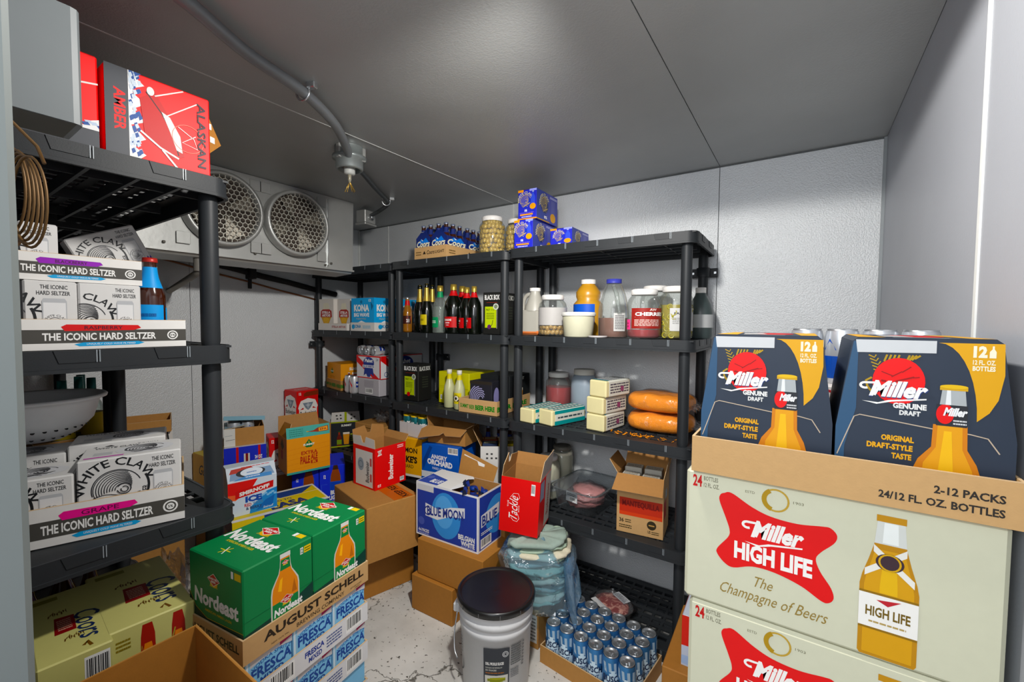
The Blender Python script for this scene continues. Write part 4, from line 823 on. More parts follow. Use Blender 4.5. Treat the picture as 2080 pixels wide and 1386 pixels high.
def mgd(label, x):
    w, d, h = .197, .245, .247; mb = MB(); navy = P(NAVY)
    q = [(-w/2, 0), (w/2, 0), (w/2, .105), (w/2 - .017, h - .006), (w/2 - .024, h), (-w/2 + .024, h), (-w/2 + .017, h - .006), (-w/2, .105)]
    n = len(q); va = [(a, -d/2, z) for a, z in q]; vb = [(a, d/2, z) for a, z in q]
    mb.add(va + vb, [tuple(range(n)), tuple(range(n, 2*n))[::-1]] + [((i+1) % n, i, n + i, n + (i+1) % n) for i in range(n)], navy)
    a = Art(mb, plane_pos((-w/2, -d/2, 0), (1, 0, 0), (0, 0, 1)), w, h)
    a.poly([(.0, 0), (.0, .42), (.095, .975), (.125, .975), (.125, .55), (.06, .30), (.06, 0)], '#33506b')
    Y = '#d2a21c'
    a.poly([(.585, .975)] + [(.585 + .215 * math.sin(R(t)), .975 - .445 * (1 - math.cos(R(t)))) for t in range(10, 91, 10)] + [(.80, .53), (.86, .585), (.90, .66), (.925, .80), (.918, .975)], Y)
    a.poly([(.12, .905), (.575, .912), (.575, .985), (.108, .985)], '#c9cacb')
    for i in range(8): a.line([(.19 + .008*i, .89 - .022*i), (.225 + .012*i, .875 - .022*i), (.235 + .014*i, .892 - .02*i)], .007, '#a98c24')
    for i in range(4): a.line([(.30 + .024*i, .895), (.285 + .024*i, .855), (.30 + .024*i, .85)], .010, '#a98c24'); a.line([(.43 + .02*i, .895), (.41 + .016*i, .85 + .008*i)], .010, '#a98c24')
    a.line([(.215, .75), (.18, .73), (.19, .69), (.22, .66)], .012, '#a98c24')
    a.ell(.37, .735, .152, .142, '#d9190f'); [a.line([(.27 + .06*i, .79 - .03*(i % 2)), (.34 + .05*i, .765 + .03*(i % 3))], .006, '#8a1410') for i in range(4)]; a.line([(.31, .70), (.36, .735), (.46, .765)], .009, '#8a1410'); a.line([(.27, .735), (.30, .73)], .012, '#8a1410')
    miller_word(a, .135, .60, .54, .735, '#ebebe8', '#2a3a6a'); a.text('GENUINE', .345, .570, .535, .605, '#e4e4e2', .05); a.text('DRAFT', .385, .530, .505, .560, '#e4e4e2', .05)
    a.line([(.015, .24), (.115, .495), (.15, .51), (.575, .465), (.77, .455), (.86, .44), (.92, .36)], .006, '#b9aa98')
    for t, x0, x1, y in (('ORIGINAL', .285, .475, .365), ('DRAFT-STYLE', .20, .47, .312), ('TASTE', .35, .465, .258)): a.text(t, x0, y, x1, y + .036, '#d9a51f', .05)
    a.text('12', .765, .895, .835, .962, '#ece7d2', .06); a.poly([(.845, .895), (.878, .895), (.878, .93), (.868, .945), (.868, .962), (.858, .962), (.858, .945), (.845, .93)], '#ece7d2'); a.text('12 FL. OZ.', .765, .855, .878, .882, '#ece7d2', .03); a.text('BOTTLES', .765, .82, .878, .848, '#ece7d2', .04)
    B = '#d79d0c'
    a.poly([(.47, -.02), (.83, -.02), (.83, .22), (.81, .28), (.76, .36), (.755, .495), (.575, .495), (.57, .36), (.50, .28), (.475, .22)], '#c57f08'); a.poly([(.51, -.02), (.80, -.02), (.79, .24), (.735, .36), (.73, .495), (.60, .495), (.595, .36), (.53, .26)], B); a.poly([(.60, .1), (.70, .1), (.675, .46), (.635, .46)], '#e6b81f')
    a.rect(.59, .49, .752, .615, '#26292e'); a.ell(.635, .56, .047, .058, '#d3211a'); a.text('Miller', .625, .55, .752, .60, '#e8e8e8', .05, .35); a.lines(.68, .50, .75, .535, 2, '#d0d0d0')
    a.poly([(.605, .615), (.745, .615), (.735, .705), (.615, .705)], '#a9adae'); a.poly([(.635, .615), (.665, .615), (.66, .70), (.64, .70)], '#e2e4e4'); a.rect(.602, .70, .748, .722, '#c8a12c'); a.ell(.675, .722, .073, .012, '#d9b53a')
    t = Art(mb, plane_pos((-w/2 + .024, -d/2, h), (1, 0, 0), (0, 1, 0)), w - .048, d)
    t.poly([(0, 0), (.22, 0), (.12, 1), (0, 1)], Y); t.poly([(.85, 0), (1, 0), (1, 1), (.75, 1)], Y); t.ell(.55, .45, .22, .30, '#c02a1c'); t.poly([(.25, .2), (.50, .25), (.42, .55), (.22, .5)], '#d7d5d2'); t.rect(.28, 0, .70, .06, '#bdbfc2')
    for sx in (-1, 1):
        u = (0, -sx, 0) if sx < 0 else (0, 1, 0); o = (sx * w/2, d/2 if sx < 0 else -d/2, .0)
        s = Art(mb, plane_pos(o, (0, -1, 0) if sx < 0 else (0, 1, 0), (0, 0, 1)), d, .105); s.rect(.1, 0, .9, .9, '#26435c')
    return tag(mb.build('beer_carton', None, (x, .862 + d/2, 1.185)), label, 'beer carton', 'dark twelve packs in the kraft tray')
mgd('dark twelve pack with a red disc and gold crescent, left in its tray', -.0565)
mgd('dark twelve pack with a red disc and gold crescent, right in its tray', .1445)
# behind them: white carton and silver cans
carton('beer_carton', 'white carton with thin red line drawing behind the two dark twelve packs', 'beer carton', (.29, .22, .27), (.10, 1.30), 1.045, 0, '#e6e1dd', {'front': lambda a: [a.arcline(.30 + .1*i, .8 - .14*i, .16, 20, 300, .02, '#b5363a') for i in range(4)]})
carton('cardboard_box', 'tall kraft box in the corner behind the cream case stack', 'box', (.29, .24, 1.044), (.10, 1.32), 0, 0, '#b98950', mat=m_kraft)
# ------------------------------------------------------------------ cans
def can_parts(mb_body, r=.033, h=.157, col='#2b6fae', neck=.026):
    mb_body.lathe([(r * .75, 0), (r * .92, .006), (r, .014), (r, h - .020), (neck + .003, h - .004)], M('can_' + col.lstrip('#'), col, .3, .55, .06, 30), 24, cap=False)
def can_lid(r=.027, h=.157):
    mb = MB(); mb.lathe([(r + .001, h - .006), (r + .0015, h), (r - .001, h + .0005), (r - .003, h - .004), (0.0, h - .004)], m_alu, 24, cap=False); return mb
def pull_tab(h):
    mb = MB(); q = [(.010 * math.cos(R(t)), .007 * math.sin(R(t)) + .006) for t in range(0, 360, 30)]
    mb.prism(q, h - .0035, h - .002, m_alu); mb.prism([(.006 * math.cos(R(t)), .004 * math.sin(R(t)) - .006) for t in range(0, 360, 45)], h - .0038, h - .0022, m_alu); return mb
def busch(h, r):
    mb = MB(); can_parts(mb, r, h, '#3a7fbb', .027)
    a = Art(mb, cyl_pos(r, .014, R(-150)), r * R(360), h - .034); a.step = .0002
    L = '#7fb3d6'
    for k in (0, .5):
        for i in range(4): a.poly([(k + .04 + .1*i, 1), (k + .09 + .1*i, 1), (k + .12 + .09*i, .72), (k + .07 + .09*i, .76)], '#a9bccb')
        for i in range(10):            # mountain and pale panel built from narrow strips so it hugs the can
            x = k + .06 + .034 * i; t = abs(i - 4.5) / 5; a.rect(x, .26, x + .035, .44 + .40 * (1 - t), '#cfe2ee')
        a.text('BUSCH', k + .045, .48, k + .40, .66, '#16284c', .03); a.text('LIGHT', k + .12, .33, k + .34, .44, '#1a3568', .02, .2)
    return mb
def make_can(label, cat, loc, rz, group, body, h, r):
    t = thing('beer_can', label, cat, loc, rz, group); body.build('can_body', t); can_lid(.027, h).build('lid', t); pull_tab(h).build('pull_tab', t); return t
bt = R(-6.1); bc = (-.672, 1.673); BW, BD = .418, .282
tray('case_tray', 'low kraft tray of tall blue cans on the floor in front of the meat shelf', 'tray', (BW, BD, .075), bc, 0, -6.1, m_kraft, notch=.0)
can0 = None; rnd = random.Random(4)
for i in range(6):
    for j in range(4):
        x = (i - 2.5) * .0672; y = (j - 1.5) * .0672; p = (bc[0] + x * math.cos(bt) - y * math.sin(bt), bc[1] + x * math.sin(bt) + y * math.cos(bt), .005)
        lab = 'tall blue and silver can with navy lettering standing in the low kraft floor tray'
        if can0 is None: can0 = make_can(lab, 'can', p, rnd.uniform(-.3, .3), 'blue cans in the floor tray', busch(.172, .033), .172, .033)
        else: dup(can0, p, rnd.uniform(-.35, .35))
sb = MB(); can_parts(sb, .033, .126, '#c2c6cc', .027); aa = Art(sb, cyl_pos(.033, .014, R(-180)), .033 * 2 * PI, .092); [aa.poly([(.05 + .2*i, .7), (.12 + .2*i, .98), (.19 + .2*i, .7)], '#2a4fa0') for i in range(5)]; [aa.rect(.02*i*2.5, .0, .02*i*2.5 + .05, .55, '#23489a') for i in range(20)]
c0 = None
for i, x in enumerate((.005, .072, .139, .206)):
    lab = 'silver and blue can standing on the white carton behind the dark twelve packs'
    if c0 is None: c0 = make_can(lab, 'can', (x, 1.25, 1.315), .3, 'silver cans behind the dark twelve packs', sb, .126, .033)
    else: dup(c0, (x, 1.25, 1.315), .3 + i)
# red / white twelve pack on a kraft box by the cream cases
def ole(a): a.text("OLE'", .10, .60, .48, .88, '#2a2216', .01); a.lines(.1, .3, .6, .45, 2, '#4a3c26')
carton('cardboard_box', 'kraft box with black lettering on the floor beside the cream case stack', 'box', (.17, .36, .35), (-.348, 1.39), 0, 2, '#b5803f', {'front': ole}, 'FL', mat=m_kraft_o)
def smir_side(a): a.rect(0, 0, 1, .45, '#c7cede'); a.poly([(0, .40), (1, .45), (1, 1), (0, 1)], '#cf3a2c'); a.poly([(.35, .42), (1, .42), (1, .68), (.35, .68)], '#c01820'); a.text('SMIRNOFF', .42, .47, 1.9, .62, W_, .05); [a.ell(.1 + .3*i, .12 + .05*(i % 2), .2, .09, '#a9bfe0') for i in range(4)]; a.lines(.3, .75, .9, .95, 5, '#e09a8c')
carton('beer_carton', 'red, white and blue twelve pack on the lettered kraft box beside the cream cases', 'beer carton', (.14, .20, .165), (-.298, 1.43), .351, 2, '#cdd6e2', {'front': smir_side, 'left': lambda a: a.rect(0, .4, 1, 1, '#d8553f')}, 'FL')

# ------------------------------------------------------------------ left foreground: open kraft box, green twelve packs on blue carton trays
open_box('cardboard_box', 'open empty kraft box in the foreground beside the green twelve packs', 'box', (.46, .285, .757), (-1.127, .392), 0, 0, m_kraft, m_kraft_o, (), which='BL', t=.005)
nz = 97.2; nn = (-1.069, .466)
carton_d = .226
def unit_at(u, v):      # position in the green stack frame: u along the front, v into the depth
    a = R(nz); return (nn[0] + u * math.cos(a) - v * math.sin(a), nn[1] + u * math.sin(a) + v * math.cos(a))
tray('case_tray', 'kraft tray with large black lettering under the two green twelve packs', 'tray', (.392, .236, .062), unit_at(.192, .118), .634, nz, m_kraft_l, {'front': schell, 'left': schell_s})
NE = {'front': ne_front, 'left': ne_side, 'topside': lambda a: ne_top(a)}
def green(label, u): 
    w, d, h = .190, carton_d, .222; mb = MB(); mb.box(-w/2, -d/2, 0, w/2, d/2, h, P(GR), .003)
    face(mb, 'front', w, d, h, ne_front); face(mb, 'left', w, d, h, ne_side)
    ne_top(Art(mb, plane_pos((-w/2, d/2, h), (0, -1, 0), (1, 0, 0)), d, w))
    p = unit_at(u, .118); return tag(mb.build('beer_carton', None, (p[0], p[1], .639), (0, 0, R(nz))), label, 'beer carton', 'green twelve packs')
green('green twelve pack with a brown bottle picture, left one in the lettered kraft tray', .0965)
green('green twelve pack with a brown bottle picture, right one in the lettered kraft tray', .2885)
for k, z in enumerate((.507, .381, .255, .129, .003)):
    pl = ('topmost', 'second from the top', 'third from the top', 'fourth from the top', 'lowest')[k]
    tray('case_tray', 'white tray of pale blue can cartons, %s under the green twelve packs' % pl, 'tray', (.388, .222, .058), unit_at(.192, .112), z, nz, P('#e2e2e4'), {'front': fr_tray}, group='white trays of blue cartons')
    for i in range(3):
        p = unit_at(.192 + (i - 1) * .126, .112)
        carton('can_carton', 'pale blue can carton, %s in the %s white tray' % (('left', 'middle', 'right')[i], pl), 'can carton', (.124, .210, .120), p, z + .0045, nz, '#8fc4e6', {'front': fresca} if k < 2 else None, group='pale blue can cartons')

# ------------------------------------------------------------------ left shelving unit, top tier
z1, z2, z3, z4, z5 = TZ
al = thing('beer_carton', 'red fishing boat twelve pack lying on its side on the top left tier', 'beer carton', (-1.432, .4085, z1 + .001), R(90), 'red boat twelve packs')
mb = MB(); mb.box(-.1035, -.12, 0, .1035, .12, .198, P('#f42400'), .003); face(mb, 'front', .207, .24, .198, alaskan); mb.build('body', al)
fl = MB(); q = [(0, .20), (.055, .10), (.012, .065), (0, .06)]; q = [(0, .168), (.050, .092), (.010, .055), (0, .055)]
n = len(q); fl.add([(x, -.0015, z) for x, z in q] + [(x, .0015, z) for x, z in q], [tuple(range(n))[::-1], tuple(range(n, 2*n))] + [(i, (i+1) % n, n + (i+1) % n, n + i) for i in range(n)], m_kraft_o)
for xx, zz in ((.010, .128), (.020, .095)): fl.box(xx - .007, -.003, zz - .008, xx + .008, -.0016, zz + .008, m_white, .001)
fl.build('flap', al, (.1036, -.09, .015), (0, 0, R(25)))
fl = MB(); q = [(0, 0), (.10, -.02), (.05, -.06), (0, -.07)]; fl.add([(x, 0, z) for x, z in q] + [(x, .003, z) for x, z in q], [(3, 2, 1, 0), (4, 5, 6, 7), (0, 1, 5, 4), (1, 2, 6, 5), (2, 3, 7, 6)], P('#b8221c')); fl.build('lower_flap', al, (.1036, .09, .09), (0, 0, R(15)))
carton('beer_carton', 'red twelve pack standing upright on the top left tier behind the grey box', 'beer carton', (.205, .24, .20), (-1.312 - .12, .192), z1 + .001, 90, '#ee2200', {'front': alaskan_up}, group='red boat twelve packs')

# left unit, second tier: hard seltzer trays
def seltzer(label, w, d, h, at, z, deg, sp, x0=0.0, x1=1.0, cy=.42, top=True, which='C', group='white seltzer packs', rot=None):
    arts = {'front': crop(wc_front(sp, cy), x0, x1)}
    if top: arts['top'] = wc_top(sp)
    o = carton('seltzer_carton', label, 'can carton', (w, d, h), at, z, deg, '#dad9d7', arts, which, group)
    return o
X0 = -1.316
tray('seltzer_tray', 'white tray with a red flavour stripe on the second tier of the left unit', 'tray', (.281, .27, .065), (X0 - .135, .3085), z2 + .001, 90, P('#e6e4e1'), {'front': wc_tray('RASPBERRY', '#c8141c')})
seltzer('white seltzer pack in the red striped tray, nearest the doorway', .080, .25, .142, (X0 - .132, .2125), z2 + .0055, 90, '#b0201c', .57)
seltzer('white seltzer pack in the red striped tray, next to the brown bottle', .108, .25, .142, (X0 - .132, .308), z2 + .0055, 90, '#7a2aa0', .30)
tray('seltzer_tray', 'white tray with a purple flavour stripe, stacked on the seltzer packs of the left unit', 'tray', (.201, .26, .058), (X0 - .150, .2685), z2 + .149, 90, P('#e6e4e1'), {'front': crop(wc_tray('BLACKBERRY', '#8a1fa8'), .08, 1)})
seltzer('white seltzer pack standing in the purple striped tray near the brass coil', .058, .10, .115, (X0 - .075, .200), z2 + .154, 90, '#4a2a90', .64)
o = seltzer('tilted white seltzer pack leaning in the purple striped tray beside the brown bottle', .156, .055, .133, (X0, 0), 0, 90, '#4a2a90', 0, 1, .46, False)
o.rotation_euler = (0, 0, 0); o.matrix_world = Matrix.Translation((-1.630, .4117, 1.569)) @ Matrix.Rotation(R(25), 4, 'X') @ Matrix.Rotation(R(-4), 4, 'Y') @ Matrix.Rotation(R(90), 4, 'Z')
# ------------------------------------------------------------------ bottles
m_amber = M('brown_glass', '#3a1606', .08, 0, 0, coat=.5); m_dark = M('dark_green_glass', '#070b06', .08, 0, 0, coat=.6); m_clear = thin_glass('clear_glass', '#e3eae6', .03, .10)
BEER = [(.026, 0), (.0295, .004), (.0305, .012), (.0305, .112), (.0285, .128), (.021, .150), (.0155, .170), (.0132, .195), (.0132, .205), (.0145, .207), (.0145, .213), (.0128, .214)]
def bottle(name, label, cat, loc, prof, glass, s=1.0, cap=None, labels=(), group=None, rz=0, liquid=None):
    t = thing(name, label, cat, loc, rz, group); mb = MB(); pr = [(r * s, z * s) for r, z in prof]; mb.lathe(pr, glass, 26); mb.build('glass', t)
    if liquid:
        m_, lv = liquid; q = [(max(r * s - .002, .001), z * s + .003) for r, z in prof if z * s < lv]; MB().lathe(q + [(q[-1][0], lv)], m_, 22).build('contents', t)
    if cap:
        cm, z0, z1_, r = cap; mb = MB(); mb.lathe([(r * s, z0 * s), (r * s * 1.02, (z0 + .3 * (z1_ - z0)) * s), (r * s * .96, z1_ * s), (0.0, (z1_ + .0008) * s)], cm, 22, cap=False); mb.build('cap', t)
    for nm, z0, z1_, a0, a1, m_, fn in labels:      # wrap-around paper labels
        def rad(z):
            for (ra, za), (rb, zb) in zip(prof, prof[1:]):
                if za <= z <= zb and zb > za: return ra + (rb - ra) * (z - za) / (zb - za)
            return prof[-1][0]
        mb = MB(); zz = [z0 + (z1_ - z0) * i / 4 for i in range(5)]
        mb.lathe([((rad(z) + .0006) * s, z * s) for z in zz], m_, 22, cap=False, a0=R(a0), a1=R(a1))
        if fn:
            a = Art(mb, cyl_pos((max(rad(z) for z in zz) + .0006) * s, z0 * s, R(a0)), (rad((z0+z1_)/2)) * s * R(a1 - a0), (z1_ - z0) * s); a.step = .0002; fn(a)
        mb.build(nm, t)
    return t
bl = P('#2f97d6'); 
bottle('beer_bottle', 'brown beer bottle with bright blue labels standing in the red striped tray', 'bottle', (X0 - .045, .392, z2 + .006), BEER, m_amber, 1.0, (M('red_cap', '#b5281e', .35, .3, .1, 60), .204, .215, .0155),
       [('neck_label', .140, .192, -180, 180, bl, None), ('label', .022, .098, -110, 35, bl, lambda a: [a.lines(.1, .2, .9, .5, 2, '#1c5f9a'), a.lines(.2, .58, .8, .78, 1, '#1c5f9a')]), ('label', .022, .092, 50, 130, bl, None)], rz=R(0))
# left unit, third tier
gz = 71.5; g0 = (-1.312, .436)
def gr(u, v): a = R(gz); return (g0[0] + u * math.cos(a) - v * math.sin(a), g0[1] + u * math.sin(a) + v * math.cos(a))
tray('seltzer_tray', 'white tray with a pink flavour stripe on the third tier of the left unit', 'tray', (.40, .29, .088), gr(-.20, .145), z3 + .001, gz, P('#e6e4e1'), {'front': crop(wc_tray('GRAPE', '#e0218a'), -.41, 1)})
seltzer('white seltzer pack with a magenta splash, right one in the pink striped tray', .192, .13, .176, gr(-.101, .072), z3 + .0055, gz, '#b81fa0', 0, 1, .57)
seltzer('white seltzer pack with a magenta splash, left one in the pink striped tray', .192, .13, .150, gr(-.298, .072), z3 + .0055, gz, '#b81fa0', 0, 1, .57)
seltzer('white seltzer pack in the back row of the pink striped tray, right one', .192, .13, .186, gr(-.135, .21), z3 + .0055, gz, '#8a8f94', 0, 1, .55)
seltzer('white seltzer pack in the back row of the pink striped tray, left one', .185, .13, .172, gr(-.327, .21), z3 + .0055, gz, '#8a8f94', 0, 1, .55)
tray('seltzer_tray', 'upturned white lid tray lying behind the pink striped tray', 'tray', (.26, .16, .05), (-1.83, .22), z3 + .001, 90, P('#d7d6d4'))
cl = thing('colander', 'white plastic colander resting on the seltzer packs of the left unit', 'colander', (-1.69, .235, 1.128))
pw = P('#eceeee'); prof = [(.055, .0), (.085, .018), (.112, .050), (.124, .095), (.126, .104), (.140, .106), (.142, .112), (.138, .116), (.124, .113), (.121, .10), (.108, .052), (.082, .022), (.0, .006)]
mb = MB(); mb.lathe(prof, pw, 44, cap=False); mb.lathe([(.0, .0), (.055, .0)], pw, 44, cap=False); mb.build('bowl', cl)
mb = MB()
for rr, zz, n in ((.0985, .033, 30), (.073, .0105, 24)):
    for k in range(n): a = 2*PI*k/n; mb.X = Matrix.Translation((rr * math.cos(a), rr * math.sin(a), zz)) @ Matrix.Rotation(a, 4, 'Z') @ Matrix.Rotation(R(52), 4, 'Y'); mb.lathe([(.0, .0022), (.0042, .0022)], m_black, 8, cap=False)
mb.X = Matrix(); mb.build('drain_holes', cl)
# far left unit behind: bottles with teal capsules, low kraft tray
teal = M('teal_foil', '#1d6a66', .35, .4, .1, 60); m_ol = M('yellow_liquid', '#8a7a1e', .2, 0, .1, 30)
WINE = [(.036, 0), (.039, .006), (.039, .17), (.034, .195), (.018, .225), (.0145, .245), (.0145, .30), (.016, .302), (.016, .31), (.0135, .311)]
tray('case_tray', 'low kraft tray with bottles on the far left unit behind the colander', 'tray', (.30, .22, .05), (-2.46, .42), z3 + .001, 0, m_kraft)
b0 = None
for i, (x, y) in enumerate(((-2.40, .49), (-2.49, .47), (-2.37, .40), (-2.56, .49))):
    lab = 'clear bottle with a teal capsule in the low kraft tray behind the colander'
    if b0 is None: b0 = bottle('wine_bottle', lab, 'bottle', (x, y, z3 + .006), WINE, m_clear, .86, (teal, .235, .312, .0168), [('label', .05, .15, -180, 180, P('#b8a52a'), None)], 'teal capped bottles behind the colander', 0, (m_ol, .10))
    else: dup(b0, (x, y, z3 + .006), i)
# left unit, fourth tier: pale yellow twelve packs
def pale(label, at, y0, arts, w=.158):
    return carton('beer_carton', label, 'beer carton', (w, .335, .238), at, z4 + .001, 85, '#cdc98c', arts, 'C', 'pale yellow twelve packs')
def pale_top(a):
    a.poly([(.30, .34), (.60, .34), (.62, .56), (.34, .58)], '#7e1a1c'); a.lines(.36, .38, .56, .54, 6, '#b99a86')
    for bx, by in ((.26, .62), (.40, .22)):
        for i in range(9): a.poly([(bx + .032*i, by + .02*(i % 3)), (bx + .02 + .032*i, by + .03*(i % 2)), (bx + .035 + .030*i, by + .035 + .02*(i % 3)), (bx + .01 + .03*i, by + .03 + .01*(i % 4))], '#5f4312')
    a.text('Coors', .60, .16, .98, .56, '#1b2a50', .01, .3, -90); a.line([(.62, .08), (.68, .12), (.72, .05)], .02, '#6b4a14'); a.rect(.10, .88, .46, .94, '#8f8a4a')
def pale_front1(a): 
    for x in (.34, .70): a.poly([(x, .58), (x + .18, .58), (x + .17, .84), (x + .14, .96), (x + .03, .96), (x + .01, .84)], '#9c2a16'); a.poly([(x + .03, .66), (x + .15, .66), (x + .13, .76), (x + .05, .76)], '#e08a3a')
    a.line([(0, .50), (.3, .55), (.36, .75), (.4, .55), (.66, .55), (.75, .8)], .012, '#a99f55'); a.lines(.08, .78, .24, .9, 3, '#8a7a3a')
def pale_front2(a): a.barcode(.60, .62, .95, .94, 3); a.text('12', .60, .42, .72, .56, '#9a2a1c', .04); a.lines(.74, .42, .96, .56, 2, '#8a5a2a')
pale('pale yellow twelve pack with dark blue script on its top, nearer the green packs', (-1.450, .373), 0, {'top': pale_top, 'front': pale_front1}, .165)
pale('pale yellow twelve pack with a barcode on its end, nearest the doorway', (-1.435, .236), 0, {'top': pale_top, 'front': pale_front2}, .118)
for i, (x, y) in enumerate(((-1.80, .22), (-1.86, .30), (-1.80, .35), (-1.88, .20))):
    lab = 'dark empty bottle standing behind the pale yellow twelve packs'
    if i == 0: d0 = bottle('beer_bottle', lab, 'bottle', (x, y, z4 + .001), BEER, m_amber, 1.0, None, [], 'dark bottles behind the pale yellow packs')
    else: dup(d0, (x, y, z4 + .001), i)
def blob(c, sx, sy, sz, mat, name, label, cat, seed=1, rough=.25, nu=22, nv=14, parent=None):
    rnd = random.Random(seed); ph = [(rnd.uniform(0, 6), rnd.uniform(2, 6), rnd.uniform(2, 6), rnd.uniform(2, 5)) for _ in range(6)]
    mb = MB(); vs = []; fs = []
    for j in range(nv + 1):
        t = PI * j / nv
        for i in range(nu):
            a = 2*PI*i/nu; d = Vector((math.sin(t)*math.cos(a), math.sin(t)*math.sin(a), math.cos(t)))
            k = 1 + rough * sum(math.sin(p + fx*d.x*2 + fy*d.y*2 + fz*d.z*2) for p, fx, fy, fz in ph) / 3
            vs.append((d.x*sx*k, d.y*sy*k, max(d.z*sz*k, -sz * .8)))
    for j in range(nv):
        for i in range(nu): fs.append((j*nu+i, (j+1)*nu+i, (j+1)*nu+(i+1) % nu, j*nu+(i+1) % nu))
    mb.add(vs, fs, mat, True); o = mb.build(name, parent, c)
    if label: tag(o, label, cat)
    return o
m_film = thin_glass('clear_film', '#f2f3f5', .10, .05, 30)
blob((-1.66, .515, z4 + .10), .08, .03, .11, m_film, 'plastic_wrap', 'crumpled clear plastic wrap beside the pale yellow twelve packs', 'plastic wrap', 3, .35)
# ------------------------------------------------------------------ far corner unit, second tier: lager and blue packs
ty = 1.872
tray('case_tray', 'white case tray with red lettering under the two white lager packs', 'tray', (.345, .30, .050), (-2.862, ty + .158), z2 + .001, .4, P('#d9d5d0'), {'front': crop(stella_t, -.85, 1.02)})
carton('beer_carton', 'white twelve pack with a beer goblet picture, leftmost on the far corner tier', 'beer carton', (.185, .26, .225), (-2.938, ty + .140), z2 + .006, .4, '#d6d1ca', {'front': stella_f}, group='white goblet packs')
carton('beer_carton', 'white twelve pack with a beer goblet picture, next to the bright blue pack', 'beer carton', (.150, .26, .222), (-2.767, ty + .170), z2 + .006, .4, '#cfcbc6', {'front': stella_f}, group='white goblet packs')
tray('case_tray', 'white case tray with blue lettering under the bright blue packs', 'tray', (.255, .41, .058), (-2.515, ty + .212), z2 + .001, .4, P('#d8d6d2'), {'front': kona_t, 'right': kona_t})
carton('beer_carton', 'bright blue twelve pack with white lettering, front one in the far corner tray', 'beer carton', (.24, .195, .222), (-2.515, ty + .108), z2 + .006, .4, '#2d9fd6', {'front': kona_f, 'right': kona_f}, group='bright blue packs')
carton('beer_carton', 'bright blue twelve pack with an orange panel, back one in the far corner tray', 'beer carton', (.24, .195, .222), (-2.515, ty + .306), z2 + .006, .4, '#2d9fd6', {'front': kona_f, 'right': lambda a: [kona_f(a), a.rect(.0, .1, .25, .8, '#c9803a')]}, group='bright blue packs')
# third tier
tray('case_tray', 'kraft tray with green lettering under the orange twelve pack in the far corner', 'tray', (.268, .190, .072), (-2.802, 1.905), z3 + .001, -12, m_kraft, {'front': crop(beer_here, .1, .95), 'right': crop(beer_here, .45, 1)}, 'FR')
carton('beer_carton', 'orange twelve pack with a green emblem in the kraft tray in the far corner', 'beer carton', (.258, .182, .190), (-2.807, 1.911), z3 + .006, -12, '#dd9a1e', {'front': lambda a: [summit_logo(a, .38, .70, .13), a.text('EXTRA', .24, .42, .56, .50, '#b8741a', .02), a.text('PALE ALE', .24, .32, .56, .40, '#b8741a', .02)], 'right': lambda a: [a.text('SUMMIT', .35, .74, .85, .86, '#f2efe2', .04), a.bottle(.22, .20, .45, .66, '#7a2410'), a.poly([(.48, .38), (.70, .38), (.74, .58), (.46, .58)], '#b8472a'), a.rect(.46, .58, .74, .66, '#efe4d4')]}, 'FR')
carton('beer_carton', 'white case with a red diagonal band and blue rosette on the grey case', 'beer carton', (.262, .38, .158), (-2.365, 1.915), z3 + .118, 0, '#dcdadb', {'front': pabst_f, 'right': pabst_s}, 'FR')
carton('beer_carton', 'plain pale grey case, lower of two beneath the red banded case', 'beer carton', (.225, .38, .116), (-2.372, 1.905), z3 + .001, 0, '#b3b0b4', {'front': lambda a: [a.lines(.3, .5, .75, .9, 5, '#8f8c92'), a.barcode(.35, .12, .7, .42)], 'right': lambda a: [a.line([(.2, .2), (.35, .8)], .03, '#6a6c78'), a.line([(.3, .2), (.45, .8)], .03, '#6a6c78')]}, 'FR')
pb = MB(); can_parts(pb, .033, .123, '#d9d9da', .027); a = Art(pb, cyl_pos(.033, .014, R(-180)), .033 * 2 * PI, .089); a.step = .0002
for k in (0, .5):
    [a.rect(k + .12 + .02*i, .34, k + .14 + .02*i, .80, '#24357f') for i in range(8)]; a.text('Pabst', k + .125, .5, k + .275, .64, W_, .03, .2); [a.rect(k + .36 + .02*i, .9 - .09*i, k + .38 + .02*i, 1.0 - .07*i, '#b8242c') for i in range(7)]
c0 = None
for i, (x, y) in enumerate(((-2.712, 1.915), (-2.642, 1.905))):
    lab = 'white, red and blue can standing between the orange pack and the grey case'
    if c0 is None: c0 = make_can(lab, 'can', (x, y, z3 + .001), R(-80), 'white red and blue cans', pb, .123, .033)
    else: dup(c0, (x, y, z3 + .001), R(-60))
for i, (x, y) in enumerate(((-2.595, 1.98), (-2.525, 1.975), (-2.455, 1.98), (-2.57, 2.115), (-2.50, 2.115))):
    dup(c0, (x, y + .06, z3 + .311), 0, 'white, red and blue can lying on top of the red banded case', 'cans on the red banded case', (PI/2, .4 * i, 0))
# fourth tier of the far corner unit: dark pack with its flap up
sd = open_box('beer_carton', 'dark twelve pack with a raised white flap on the fourth tier of the far corner', 'beer carton', (.210, .16, .185), (-2.93, 1.905), z4 + .001, 58, P('#22262b'), m_kraft_in, (('front', .085, 8, P('#d9d7d2'), [(0, 0), (1, 0), (.96, 1), (.04, 1)], lambda a: [a.rect(.46, 0, .54, 1, '#a9b42a'), a.rect(0, 0, 1, .12, '#a9b42a'), [a.ell(x, y, .035, .07, '#3a3a38') for x, y in ((.2, .7), (.33, .72), (.22, .4), (.34, .42), (.7, .72), (.8, .5), (.7, .36))]]),), {'front': summit_dark2, 'left': lambda a: a.ell(.5, .4, .3, .2, '#8a929c')}, 'FL')

